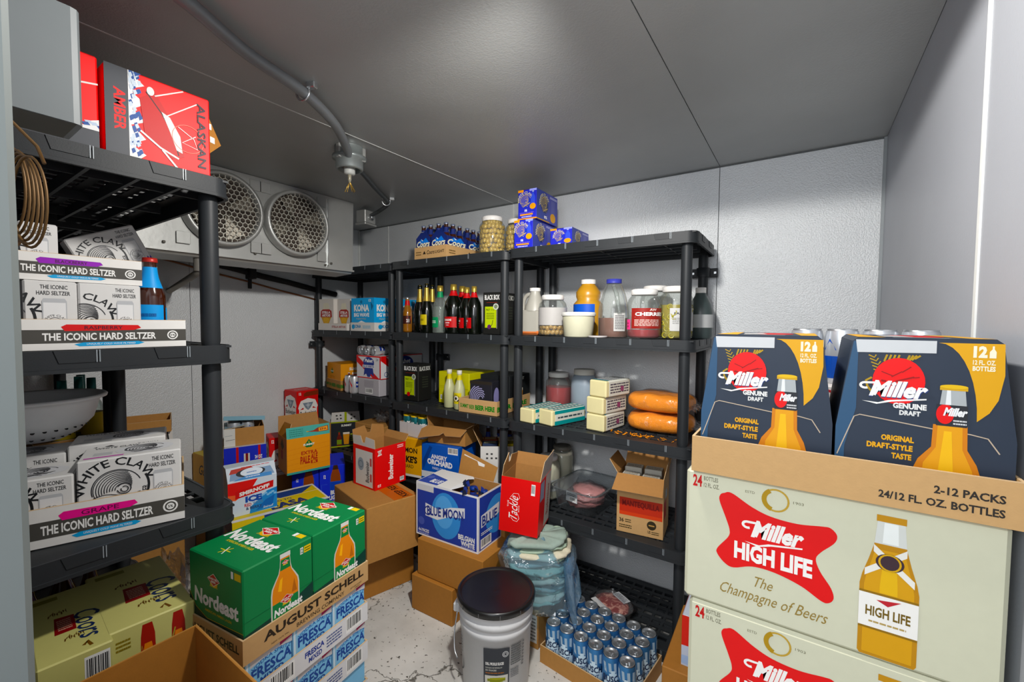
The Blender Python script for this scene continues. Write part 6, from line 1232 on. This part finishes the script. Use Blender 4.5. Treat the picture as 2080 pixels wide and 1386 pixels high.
bag('clear bag of shredded orange cheddar, lower of two on the third tier', (-.560, 2.118, z3 + .004), .152, .11, .042, 11, R(4)); bag('clear bag of shredded orange cheddar, upper of two on the third tier', (-.563, 2.125, z3 + .096), .150, .105, .042, 17, R(-3))
sh = MB(); rnd = random.Random(2)
for i in range(60):
    x, y = -.62 + rnd.gauss(0, .08), 1.915 + rnd.random()*.05; a = rnd.uniform(0, 3); sh.tube([(x, y, z3 + .0015), (x + .012*math.cos(a), y + .012*math.sin(a), z3 + .003)], .0014, cheddar, 5)
tag(sh.build('cheese_shreds'), 'loose orange cheese shreds scattered on the tier in front of the bags', 'cheese', None, 'stuff')
# fourth tier: mayonnaise jars, food pan with ham, butter case
m_mayo = M('mayonnaise', '#d6d2bc', .35, 0, .05, 14, coat=.3)
for i, (x, y, sz_, lab) in enumerate(((-1.125, 1.912, 1.04, 'jar of mayonnaise behind the red carton, front left of three'), (-1.143, 2.055, 1.14, 'jar of mayonnaise with a paper label, middle of three behind the food pan'), (-1.137, 2.205, 1.24, 'jar of mayonnaise at the back of the fourth tier, furthest of three'))):
    jar(lab, (x, y, z4 + .001), .88, sz_, glass=m_jar, labels=[('label', .06, .13, -100, -10, P('#a9adae'), lambda a: a.lines(.1, .2, .9, .8, 5, '#5a5e60'))] if i == 1 else [], liquid=(m_mayo, .20 + .01*i), lid=P('#e4e3e0') if i < 2 else P('#6f6d66'), group='mayonnaise jars')
m_poly = thin_glass('polycarbonate', '#e2e6e8', .04, .07)
fp = thing('food_pan', 'clear plastic food pan holding a bag of ham on the fourth tier', 'food pan', (-.930, 2.095, z4 + .001), R(-5))
mb = MB(); w, d, h = .245, .30, .115; t_ = .03
rb = [rounded(w - t_, d - t_, .03), rounded(w, d, .035), rounded(w + .03, d + .03, .045), rounded(w + .03, d + .03, .045)]; zz = [.0, h - .006, h, h - .007]; n = len(rb[0])
vs = [(x, y, z) for q, z in zip(rb, zz) for x, y in q]; mb.add(vs, [(k*n+i, k*n+(i+1) % n, (k+1)*n+(i+1) % n, (k+1)*n+i) for k in range(3) for i in range(n)] + [tuple(range(n))[::-1]], m_poly, True); mb.build('pan', fp)
mb = MB(); mb.tube([(x, y, h - .002) for x, y in rb[2]], .0035, m_poly, 6, closed=True); mb.build('rim', fp)
hb = thing('ham_bag', 'clear bag of sliced pink ham with a white label in the food pan', 'bag of ham', (-.925, 2.08, z4 + .006), R(-12))
ham = M('sliced_ham', '#cf8a86', .4, 0, .12, 12, coat=.3)
for k in range(3): blob((0, .01*k, .020 + .026*k), .085, .105 - .01*k, .020, ham, 'ham_slices', None, None, 20 + k, .12, 22, 12, hb)
blob((0, 0, .05), .098, .125, .058, m_film, 'clear_bag', None, None, 22, .14, 30, 18, hb)
mb = MB(); mb.box(-.035, -.128, .045, .035, -.1265, .095, P('#cfd2d4')); a = Art(mb, plane_pos((-.035, -.128, .045), (1, 0, 0), (0, 0, 1)), .07, .05); a.barcode(.3, .1, .9, .5); a.lines(.1, .6, .9, .9, 2, '#4a4c50'); mb.build('label', hb)
def mant(a): a.rect(.06, .30, .98, .60, '#b23a14'); a.text('MANTEQUILLA', .12, .44, .92, .56, '#7a1c10', .03); a.rect(.06, .30, .98, .36, '#c64a1c'); a.text('36', .06, .17, .16, .24, '#2a2216', .03); a.lines(.19, .17, .32, .24, 2, '#3a3018'); a.lines(.06, .07, .34, .14, 2, '#3a3018'); a.circ(.76, .20, .075, '#2f2818'); a.lines(.70, .18, .82, .22, 1, '#c9a168'); a.text('US', .68, .06, .74, .11, '#2a2216', .03); a.lines(.76, .05, .92, .11, 2, '#3a3018')
mz = open_box('butter_case', 'open kraft butter case with an orange band on the fourth tier of the right unit', 'box', (.205, .17, .270), (-.490, 1.925), z4 + .001, 7, m_kraft_l, m_kraft_in, (('front', .09, 128, m_kraft_l, [(0, 0), (1, 0), (1.02, 1), (-.04, 1)]), ('back', .07, 25, m_kraft), ('right', .07, 12, m_kraft), ('left', .07, 35, m_kraft)), {'front': mant, 'right': lambda a: [a.rect(0, .30, .5, .60, '#b23a14'), a.rect(.3, .62, .6, .76, '#a9b8c0')]}, 'FR')
for i in range(4):
    a_ = R(7); u, v = ((-.05, .04, -.05, .04)[i], (-.035, -.035, .04, .04)[i]); p = mz.location
    carton('butter_box', 'white butter carton standing inside the open kraft butter case', 'carton', (.078, .06, .255 + .015*(i // 2)), (p[0] + u*math.cos(a_) - v*math.sin(a_), p[1] + u*math.sin(a_) + v*math.cos(a_)), z4 + .006, 7, '#c9c6bd', {'front': lambda a: a.lines(.1, .5, .9, .95, 6, '#55524c'), 'top': lambda a: a.lines(.1, .2, .9, .8, 2, '#8a8478')}, 'C', 'butter cartons in the case')
# lowest tier: meat tray
mt_ = thing('meat_tray', 'plastic tray with a red steak and white labels on the lowest tier', 'meat pack', (-.735, 1.985, z5 + .001), R(22), rot=(0, 0, R(-30)))
mb = MB(); q0 = rounded(.165, .135, .02); q1 = rounded(.20, .165, .03); n = len(q0); mb.add([(x, y, .003) for x, y in q0] + [(x, y, .035) for x, y in q1], [(i, (i+1) % n, n+(i+1) % n, n+i) for i in range(n)] + [tuple(range(n))[::-1]], M('black_tray', '#18191b', .3, 0, 0), True); mb.build('tray', mt_)
steak = bpy.data.materials.new('steak'); steak.use_nodes = True; nt = steak.node_tree; b_ = nt.nodes['Principled BSDF']; tc = nt.nodes.new('ShaderNodeTexCoord'); nn_ = nt.nodes.new('ShaderNodeTexNoise'); nn_.inputs['Scale'].default_value = 22; nn_.inputs['Distortion'].default_value = 1.8; cr_ = nt.nodes.new('ShaderNodeValToRGB'); cr_.color_ramp.elements[0].position = .45; cr_.color_ramp.elements[0].color = lin('#8a2420'); cr_.color_ramp.elements[1].position = .62; cr_.color_ramp.elements[1].color = lin('#d89a86'); nt.links.new(tc.outputs['Object'], nn_.inputs['Vector']); nt.links.new(nn_.outputs['Fac'], cr_.inputs[0]); nt.links.new(cr_.outputs[0], b_.inputs['Base Color']); b_.inputs['Roughness'].default_value = .3
blob((0, 0, .030), .088, .070, .020, steak, 'steak', None, None, 9, .12, 26, 12, mt_)
MB().box(-.06, -.088, .046, .03, -.06, .048, P('#d8d8d8')).build('label', mt_); mb = MB(); mb.box(-.035, .025, .052, .05, .065, .0535, P('#d0d2d4')); a = Art(mb, plane_pos((-.035, .025, .0535), (1, 0, 0), (0, 1, 0)), .085, .04); a.lines(.05, .15, .95, .9, 4, '#66686c'); mb.build('label', mt_)
blob((0, 0, .034), .105, .086, .026, m_film, 'film', None, None, 4, .05, 26, 14, mt_)
# ------------------------------------------------------------------ pile on the floor between the left unit and the far corner
def slat(): pass
open_box('case_box', 'yellow and navy case lying flat under the red, white and blue seltzer pack', 'beer case', (.44, .27, .26), (-2.165, .905), .26, 77, P('#1d3a78'), m_kraft_in, (), None, 'FL') if False else None
def ylw(a): a.rect(0, 0, 1, 1, '#e2e0da'); a.rect(.02, .10, .98, .92, '#d9c41c'); a.poly([(0, .92), (.42, .92), (.56, .62), (.80, .62), (.98, .92)], '#1d3f80'); a.rect(.60, .14, .86, .50, '#d9c41c'); a.text('EASA', .40, .12, .80, .40, '#1b3468', .05); a.text('GO TO', .46, .44, .66, .54, '#1b3468', .02); a.line([(.02, .60), (.98, .60)], .012, '#e8e6da')
carton('beer_case', 'yellow and navy case lying flat under the red, white and blue seltzer pack', 'beer case', (.44, .27, .255), (-2.150, .895), .262, 77, '#1d3a78', {'topside': ylw, 'top': None} if False else {'top': ylw, 'left': lambda a: [a.ell(.3 + .1*i, .5, .03, .2, '#d9c41c') for i in range(4)], 'front': lambda a: [a.rect(0, 0, .3, 1, '#d9c41c')]}, 'FL')
carton('beer_case', 'dark blue case on the floor under the yellow and navy case', 'beer case', (.42, .27, .26), (-2.155, .905), 0, 77, '#1d3a78', None, 'FL')
# the seltzer pack with its neck-shaped top
sx_, sy_ = (-2.212, .905)
sp = thing('beer_carton', 'red, white and blue twelve pack with a carry handle beside the left unit post', 'beer carton', (*corner((sx_, sy_), 'FL', .208, .16, R(77)), .518), R(77))
mb = MB(); w, d, h, hh = .208, .16, .168, .225
q = [(-d/2, 0), (d/2, 0), (d/2, h), (d/2 - .045, hh), (-d/2 + .045, hh), (-d/2, h)]; n = 6
va = [(-w/2, y, z) for y, z in q]; vb = [(w/2, y, z) for y, z in q]; mb.add(va + vb, [tuple(range(n))[::-1], tuple(range(n, 2*n))] + [(i, (i+1) % n, n+(i+1) % n, n+i) for i in range(n)], P('#d3dde6'))
smirnoff(Art(mb, plane_pos((-w/2, -d/2, 0), (1, 0, 0), (0, 0, 1)), w, h))
sl = Vector((0, .045, hh - h)); smirnoff_neck(Art(mb, plane_pos((-w/2, -d/2, h), (1, 0, 0), tuple(sl.normalized())), w, sl.length))
mb.build('body', sp)
# bright blue two-pack tray, orange opened pack on it
tray('case_tray', 'kraft tray under the two bright blue bottle packs on the floor pile', 'tray', (.30, .31, .012), (-2.462, 1.342), .345, 58, m_kraft, None, 'FL')
def blu(label, i):
    a_ = R(58); c = corner((-2.462, 1.342), 'FL', .30, .31, a_); u = (-.5 + i) * .148; v = -.02; p = (c[0] + u*math.cos(a_) - v*math.sin(a_), c[1] + u*math.sin(a_) + v*math.cos(a_))
    return carton('beer_carton', label, 'beer carton', (.145, .262, .225), p, .3505, 58, '#2332c4', {'front': budlight, 'left': lambda a: [a.line([(.3, .1), (.3, .55), (.8, .55)], .01, '#4a5ad8')]}, 'C', 'bright blue bottle packs')
blu('bright blue bottle pack with cut-out windows, left one under the orange pack', 0); blu('bright blue bottle pack with cut-out windows, right one under the orange pack', 1)
carton('cardboard_box', 'kraft box on the floor under the bright blue bottle packs', 'box', (.30, .30, .344), (-2.475, 1.352), 0, 58, '#b98950', None, 'FL', mat=m_kraft)
eo = open_box('beer_carton', 'orange opened twelve pack with a teal flap on top of the bright blue packs', 'beer carton', (.235, .19, .205), (-2.385, 1.278), .578, 75.3, P('#d9952a'), m_kraft_in, (('front', .062, -10, P('#5aa39b'), [(0, 0), (1, 0), (1, 1), (.02, .86)], summit_flap), ('left', .085, -20, P('#c48726'), [(0, 0), (1, 0), (.9, 1), (.2, .9)]), ('back', .10, 14, m_kraft)), {'front': summit_epa, 'left': lambda a: [a.rect(0, 0, 1, 1, '#c98a24'), a.poly([(.3, .75), (.5, .95), (.7, .75), (.5, .6)], '#4a5a2a'), a.rect(.35, .35, .55, .6, '#a33316')]}, 'FL')
# kraft box and red pack by the wall
carton('cardboard_box', 'kraft box against the left wall under the red and white twelve pack', 'box', (.245, .29, .73), (-2.815, 1.560), 0, 78, '#b98950', None, 'FL', mat=m_kraft)
carton('beer_carton', 'red and white twelve pack on top of the kraft box against the left wall', 'beer carton', (.165, .165, .218), (-2.965, 1.665), .731, 90, '#c9161c', {'front': bud_front, 'left': bud_side, 'top': lambda a: a.text('Budweiser', .2, .4, .8, .6, '#e8d0cc', .02)}, 'FL', 'red and white twelve packs')
carton('beer_carton', 'red and white twelve pack wedged behind the orange opened pack', 'beer carton', (.135, .15, .235), (-2.668, 1.322), .50, 70, '#c9161c', {'front': bud_front, 'left': bud_side}, 'FL', 'red and white twelve packs')
carton('cardboard_box', 'kraft box under the wedged red and white twelve pack', 'box', (.135, .15, .499), (-2.668, 1.322), 0, 70, '#b98950', None, 'FL', mat=m_kraft)
def blz(a): a.rect(0, 0, 1, 1, '#d5d6d8'); a.rect(0, .52, 1, 1, '#2430b4'); a.rect(.28, .2, .34, 1, '#b8202c'); a.rect(.80, .42, .86, 1, '#b8202c'); a.rect(.46, .40, .60, .80, '#d9d6ce'); a.rect(.50, .55, .56, .80, '#7a1c1c'); a.ell(.54, .32, .20, .14, '#0c0c0e'); a.text('24 OZ', .72, .62, .90, .72, W_, .04); a.lines(.74, .32, .94, .46, 2, '#3a4a66')
carton('beer_case', 'white and blue case with red bars and a dark handle hole behind the seltzer pack', 'beer case', (.205, .22, .205), (-2.635, 1.062), .535, 67.5, '#d5d6d8', {'front': blz}, 'FL')
carton('cardboard_box', 'kraft box on the floor under the white and blue case', 'box', (.22, .23, .534), (-2.63, 1.055), 0, 67.5, '#b98950', None, 'FL', mat=m_kraft)
ut = open_box('can_carton', 'opened kraft and silver carton of blue cans on the white and blue case', 'can carton', (.195, .19, .10), (-2.66, 1.075), .741, 67.5, m_kraft, m_kraft_in, (('left', .10, -84, P('#8fa3ad'), None, lambda a: [a.lines(.2, .3, .8, .8, 3, '#4a6a7a')]), ), {'front': lambda a: [a.rect(0, 0, .27, 1, '#d9d8d4'), a.line([(.04, .35), (.26, .38)], .02, '#22303a'), a.line([(.02, .6), (.2, .62)], .02, '#8a9aa2')]}, 'FL')
lid_ = MB(); lid_.box(-.10, -.10, 0, .10, .10, .003, P('#8fa7b0')); a = Art(lid_, plane_pos((-.10, -.10, .003), (1, 0, 0), (0, 1, 0)), .2, .2); [a.line([(.1 + .1*i, .2 + .08*(i % 3)), (.5 + .05*i, .5), (.3 + .09*i, .9)], .012, '#d8e2e6') for i in range(5)]; lid_.box(-.10, -.103, -.02, .10, -.10, .003, P('#6f96a6')); lid_.build('lid', ut, (0, -.005, .138), (R(-15), R(5), 0))
for i in range(4):
    a_ = R(67.5); u, v = -.048 + (i % 2) * .066, -.045 + (i // 2) * .066; p = ut.location
    x, y = p[0] + u*math.cos(a_) - v*math.sin(a_), p[1] + u*math.sin(a_) + v*math.cos(a_)
    if i == 0: uc = make_can('blue and silver can inside the opened kraft and silver carton', 'can', (x, y, .746), .3, 'cans in the silver topped carton', sb, .115, .031)
    else: dup(uc, (x, y, .746), i)
# golden light packs behind the left unit post
carton('beer_carton', 'golden can case with black script behind the left unit post', 'can carton', (.29, .20, .185), (-2.845, 1.105), .440, 3, '#c9982a', {'front': crop(golden_lt, 0, 1), 'top': lambda a: [a.rect(0, 0, 1, 1, '#b9a24a'), a.rect(.1, .2, .5, .5, '#a08a3a')]}, 'FR')
carton('cardboard_box', 'kraft box on the floor under the golden can case', 'box', (.28, .19, .439), (-2.85, 1.11), 0, 3, '#b98950', None, 'FR', mat=m_kraft)
carton('beer_carton', 'white pack with a golden disc and black script standing against the left wall', 'beer carton', (.24, .12, .245), (-2.86, .775), .62, 75, '#d9d5d0', {'front': golden_up}, 'C')
carton('cardboard_box', 'tall kraft box against the left wall under the golden disc pack', 'box', (.28, .26, .619), (-2.885, .80), 0, 75, '#b98950', None, 'C', mat=m_kraft)
tray('case_tray', 'empty kraft tray resting on the golden disc pack against the left wall', 'tray', (.25, .22, .062), (-2.88, .775), .866, 72, m_kraft)
# ------------------------------------------------------------------ centre: big kraft boxes and the leaning red carton
carton('cardboard_box', 'long kraft box on the floor beneath the larger kraft box', 'box', (.295, .42, .268), (-1.855, 1.378), 0, 75.4, '#b98950', None, 'FL', mat=m_kraft_o)
def keep(a): a.poly([(.62, -.02), (.66, -.02), (.66, 1), (.62, 1)], '#b98a54'); a.rect(.52, .02, .90, .60, '#b8662a'); a.text('KEEP REFRIGERATED', .70, .05, .84, 1.1, '#2a1c10', .03, 0, 90); a.text('KEEP', .58, .10, .86, .30, '#2a1c10', .04, 0, 180) if False else None
carton('cardboard_box', 'large closed kraft box with an orange printed patch on top', 'box', (.285, .42, .276), (-1.718, 1.303), .270, 76.5, '#c08c48', {'top': keep}, 'FL', mat=m_kraft)
open_box('beer_carton', 'opened red carton with white lettering standing on the large kraft box', 'beer carton', (.206, .195, .225), (-1.868, 1.470), .547, 87.7, P('#d3121a'), m_kraft_in, (('left', .055, 4, P('#d8d4d0'), [(0, 0), (1, 0), (1, .9), (.62, 1), (.55, .35), (.45, .35), (.38, 1), (0, .9)]), ('back', .085, 6, m_kraft, [(0, 0), (1, 0), (1, .9), (.62, 1), (.55, .5), (.45, .5), (.38, 1), (0, .8)]), ('right', .055, 35, m_kraft, [(0, 0), (1, 0), (1, .8), (.0, .8)])), {'front': bud_red, 'left': bud_white}, 'FL')
# kraft boxes under the navy and white case
carton('cardboard_box', 'lowest kraft box on the floor below the royal blue case', 'box', (.264, .36, .178), (-1.608, 1.487), 0, 2, '#b98950', None, 'FL', mat=m_kraft_o)
carton('cardboard_box', 'kraft box sandwiched between the lowest kraft box and the royal blue case', 'box', (.405, .29, .181), (-1.585, 1.506), .180, 2, '#b98950', None, 'FL', mat=m_kraft_o)
def wlab(a): a.rect(.82, .15, .985, .85, '#cfcfcb'); a.lines(.84, .2, .97, .8, 7, '#6a6a68')
carton('cardboard_box', 'kraft box with a white label on the floor behind the white bucket', 'box', (.39, .235, .178), (-1.325, 1.605), 0, 0, '#b98950', {'front': wlab}, 'FL', mat=m_kraft)
bm = open_box('beer_case', 'royal blue and white case with a large pale blue disc, torn open at the top', 'beer case', (.39, .20, .272), (-1.236, 1.556), .362, 2.8, P('#e9e9ec'), m_kraft_in, (), {'front': blue_moon, 'right': blue_moon_s}, 'FR')
mb = MB(); w, d = .39, .20; q = [(-w/2, -d/2), (.03, -d/2), (.06, -.02), (-.02, .03), (.04, .08), (.02, d/2), (-w/2, d/2)]
mb.prism(q, .272, .2745, P('#e9e9ec')); blue_moon_t(Art(mb, plane_pos((-w/2, -d/2, .2745), (1, 0, 0), (0, 1, 0)), .215, d)); mb.build('torn_top', bm)
mb = MB(); rnd = random.Random(6)
for i in range(9): x = .045 + .016*i; y = rnd.uniform(-.11, .0); mb.add([(x, y, .268), (x + .02, y + .01, .272), (x + .012, y + .008, .305 - .003*i), (x + .002, y, .295)], [(0, 1, 2, 3)], P('#26357f' if i % 2 else '#151a30'))
mb.build('torn_edge', bm)
for i in range(4):
    a_ = R(2.8); u, v = (.070, .070, .145, .145)[i], (-.05, .03, -.055, .02)[i]; p = bm.location
    lab = 'brown bottle neck with a blue wrapper showing in the torn royal blue case'
    x, y = p[0] + u*math.cos(a_) - v*math.sin(a_), p[1] + u*math.sin(a_) + v*math.cos(a_)
    if i == 0: nb = bottle('beer_bottle', lab, 'bottle', (x, y, .3675), BEER, m_amber, 1.16, (P('#16337e'), .204, .216, .0155), [('neck_label', .145, .195, -180, 180, P('#2a3a8a'), None), ('label', .02, .10, -180, 180, P('#2a3a8a'), None)], 'bottles in the torn royal blue case')
    else: dup(nb, (x, y, .3675), i)
# open kraft carton behind, with tall flaps
ok = open_box('cardboard_box', 'tall open kraft carton with raised flaps behind the royal blue case', 'box', (.34, .07, .22), (-1.20, 1.80), .180, -4, m_kraft, m_kraft, (('front', .165, -14, m_kraft, [(0, 0), (.72, 0), (.78, .72), (.0, 1)], lambda a: [a.poly([(.06, .86), (.52, .70), (.52, .62), (.40, .62), (.36, .74), (.06, .82)], W_)]),), None, 'C')
ok.location = (-1.392, 1.806, .362)
# white bucket
bk = thing('bucket', 'white plastic bucket with a black lid and pickle label', 'bucket', (-1.004, 1.384, 0))
m_pail = P('#dadbdc'); m_lid = M('black_lid', '#131314', .35, 0, .1, 30, coat=.2)
mb = MB(); mb.lathe([(.130, .0), (.133, .004), (.143, .255), (.147, .256), (.147, .274), (.1445, .276), (.145, .292), (.150, .293), (.150, .312), (.146, .314), (.1465, .336), (.150, .338), (.150, .352)], m_pail, 56); 
def pick(a): a.rect(0, 0, 1, 1, '#3a3d42'); a.circ(.84, .90, .07, '#c9cacb'); a.circ(.84, .90, .055, '#3a3d42'); a.circ(.84, .90, .035, '#c9cacb'); a.text('DILL PICKLE SLICES', .08, .66, .78, .72, W_, .04); a.text('RODAJAS DE PEPINILLOS', .08, .585, .72, .62, '#c9c9c2', .02); a.text('EN VINAGRE', .08, .535, .5, .57, '#c9c9c2', .02); a.lines(.08, .48, .8, .51, 1, '#b8722a'); a.rect(.05, .24, .95, .44, '#d3d2c9'); a.ell(.55, .36, .34, .055, '#8a8f2e'); a.ell(.55, .375, .26, .03, '#a8a83e'); a.lines(.08, .06, .5, .12, 2, '#c9c9c2')
def wl(z0, z1, a0, a1, fn, nm, col=None):
    m_ = MB(); r = lambda z: .133 + (.143 - .133) * (z - .004) / .251 + .0008; nn2 = 10
    if col: vs = [(r(z) * math.cos(R(a0 + (a1-a0)*i/nn2)), r(z) * math.sin(R(a0 + (a1-a0)*i/nn2)), z) for z in (z0, z1) for i in range(nn2 + 1)]; m_.add(vs, [(i, i+1, nn2+2+i, nn2+1+i) for i in range(nn2)], P(col), True)
    def ps(u, v, l):
        z = z0 + v; a = R(a0) + u / .139; q = r(z) + .0012 + l * 2; return (q * math.cos(a), q * math.sin(a), z)
    fn(Art(m_, ps, .139 * R(a1 - a0), z1 - z0)); m_.build(nm, bk)
mb.build('pail', bk)
def pl1(a):
    for i in range(12): a.rect(i/12, 0, (i+1)/12, 1, '#3a3d42')
    pick2 = [a.text('DILL PICKLE SLICES', .08, .66, .78, .72, W_, .04), a.text('RODAJAS DE PEPINILLOS', .08, .585, .72, .62, '#c9c9c2', .02), a.text('EN VINAGRE', .08, .535, .5, .57, '#c9c9c2', .02), a.lines(.08, .48, .8, .51, 1, '#b8722a')]
    for i in range(9): x = .05 + .1*i; a.rect(x, .24, x + .1, .44, '#d3d2c9'); h_ = .055 * math.sin(PI * (i + .5) / 9); a.rect(x, .345 - h_, x + .1, .345 + h_, '#8a8f2e') if 0 < i < 8 else None; a.rect(x, .375 - h_*.4, x + .1, .375 + h_*.4, '#a8a83e') if 1 < i < 8 else None
    a.ring(.84, .88, .055, .015, '#c9cacb', 20); a.ring(.84, .88, .03, .012, '#c9cacb', 14); a.lines(.08, .06, .5, .12, 2, '#c9c9c2')
wl(.040, .228, -73, -33, pl1, 'label'); wl(.085, .235, -31, -5, lambda a: [a.lines(.02, .45, .75, 1, 9, '#55575a'), a.lines(.02, .12, .6, .36, 5, '#77797c'), a.lines(.82, .3, .98, 1, 8, '#66686a')], 'small_print')
wl(.05, .23, -150, -118, lambda a: [a.ring(.6, .3, .16, .03, '#4a4c4e', 20), a.lines(.1, .55, .9, .95, 6, '#66686a')], 'side_print')
mb = MB(); mb.lathe([(.151, .345), (.1575, .347), (.1585, .366), (.155, .372), (.149, .373), (.143, .366), (.136, .364), (.04, .361), (.012, .3615), (.0, .3605)], m_lid, 56, cap=False)
for i in range(12): a_ = 2*PI*i/12 + .2; mb.X = Matrix.Rotation(a_, 4, 'Z'); mb.box(.1572, -.0015, .348, .1592, .0015, .364, M('lid_scuff', '#5a5a5a', .6, 0, 0)); mb.X = Matrix()
mb.build('lid', bk)
mb = MB(); mb.box(-.176, -.03, .262, -.146, .03, .300, m_pail, .006); mb.tube(smooth([(-.162, -.01, .27), (-.160, -.05, .20), (-.148, -.08, .15), (-.128, -.10, .13)]), .003, m_steel, 8); mb.build('handle', bk, (0, 0, 0), (0, 0, R(20)))
# blue bag of folded towels, red carton on it
bg_ = thing('towel_bag', 'clear blue plastic bag of folded green and cream towels on the kraft box', 'bag', (-.995, 1.702, .180), R(20))
tw = [M('green_towel', '#a3b8a2', .9, 0, .15, 60, .3, 300), M('cream_towel', '#cdc5ac', .9, 0, .12, 60, .3, 300), M('grey_towel', '#8fa196', .9, 0, .12, 60, .3, 300)]
rnd = random.Random(31)
zc = .024
for k in range(12):
    th = rnd.uniform(.009, .0135); rx, ry = .140 + rnd.uniform(-.012, .012), .112 + rnd.uniform(-.010, .008); mb = MB(); N = 48; prof = [(.86, -th), (.97, -.6*th), (1, 0), (.97, .6*th), (.86, th), (.45, th*1.06), (0.0, th)]
    vs = []; p0 = rnd.uniform(0, 6)
    for rr, z in prof:
        for i in range(N):
            a_ = 2*PI*i/N; wv = 1 + .02*math.sin(9*a_ + p0) + .015*math.sin(17*a_ + 2*p0)
            vs.append((rx*rr*wv*math.copysign(abs(math.cos(a_))**.5, math.cos(a_)), ry*rr*wv*math.copysign(abs(math.sin(a_))**.5, math.sin(a_)), z + .007*math.sin(3*a_ + p0) + .004*math.sin(8*a_ + p0)))
    mb.add(vs, [(j*N+i, j*N+(i+1) % N, (j+1)*N+(i+1) % N, (j+1)*N+i) for j in range(6) for i in range(N)] + [tuple(range(N))[::-1]], tw[(0, 1, 0, 2, 1, 0, 0, 2, 0, 1, 0, 2)[k]], True)
    mb.build('folded_towel', bg_, (rnd.uniform(-.010, .010), rnd.uniform(-.008, .008), zc), (R(rnd.uniform(-3, 3)), R(-5 + rnd.uniform(-3, 3)), R(rnd.uniform(-9, 9)))); zc += th * 2 + .0005
m_blue = thin_glass('blue_film', '#c3e0f2', .10, .13, 25); m_blue2 = thin_glass('blue_film_gathered', '#7db8e2', .2, .50, 9)
mb = MB(); N = 48; rows = 16; vs = []; rnd = random.Random(9); ph = [rnd.uniform(0, 6) for _ in range(8)]
for j in range(rows + 1):
    t = j / rows; z = .280 - .275*t; base = (.30 + .74 * min(1, t * 5)) if t < .2 else 1.04 + .03*math.sin(t*9)
    for i in range(N):
        a_ = 2*PI*i/N; wob = .035*math.sin(7*a_ + ph[0] + 3*t) + .02*math.sin(13*a_ + ph[1] - 5*t); 
        x = .168*base*(1 + wob)*math.copysign(abs(math.cos(a_))**.75, math.cos(a_)); y = .140*base*(1 + wob)*math.copysign(abs(math.sin(a_))**.75, math.sin(a_))
        z2_ = z - (.05*max(0, math.cos(a_ - R(-20))) * t); z2_ += .02*math.sin(5*a_ + ph[2]) * (1 - t)
        vs.append((x, y, max(z2_, .004)))
mb.add(vs, [(j*N+i, j*N+(i+1) % N, (j+1)*N+(i+1) % N, (j+1)*N+i) for j in range(rows) for i in range(N)], m_blue, True); mb.build('bag_film', bg_)
mb = MB(); vs = []; n = 14; m2 = 12        # loose tail of the bag hanging over the edge of the box
for j in range(m2 + 1):
    t = j / m2
    for i in range(n + 1):
        s_ = i / n - .5; vs.append((.140 + .050*t + .010*math.sin(9*s_ + 5*t), -.05 + s_*(.28 + .02*t) - .02*t, .20 - .21*t + .015*math.sin(12*s_ + t*4) - .03*s_))
mb.add(vs, [(j*(n+1)+i, j*(n+1)+i+1, (j+1)*(n+1)+i+1, (j+1)*(n+1)+i) for j in range(m2) for i in range(n)], m_blue2, True); mb.build('bag_tail', bg_, (0, 0, .03))
open_box('beer_carton', 'opened red carton with white script leaning on the blue bag of towels', 'beer carton', (.185, .20, .255), (-.965, 1.640), .488, 15, P('#cf1018'), m_kraft_in, (('left', .075, -6, m_kraft, [(0, 0), (1, 0), (1, .7), (.75, 1.3), (.66, .6), (.56, .6), (.5, 1), (0, .75)]), ('right', .10, 6, P('#d6d2ce'), [(0, 0), (1, 0), (.95, 1), (.1, .9)], lambda a: [a.line([(.3, .2), (.34, .8)], .02, '#3a3a3c'), a.line([(.5, .2), (.54, .8)], .02, '#3a3a3c')]), ('back', .06, 10, m_kraft)), {'front': tackle, 'right': lambda a: [a.rect(.05, .62, .38, .96, '#9a9fb8'), a.rect(.50, .04, 1, 1, '#c9c2bd'), a.text('Budweiser', .66, .2, .86, .8, '#9a5a50', .02, 0, 90)]}, 'FR', tilt=(0, 3))
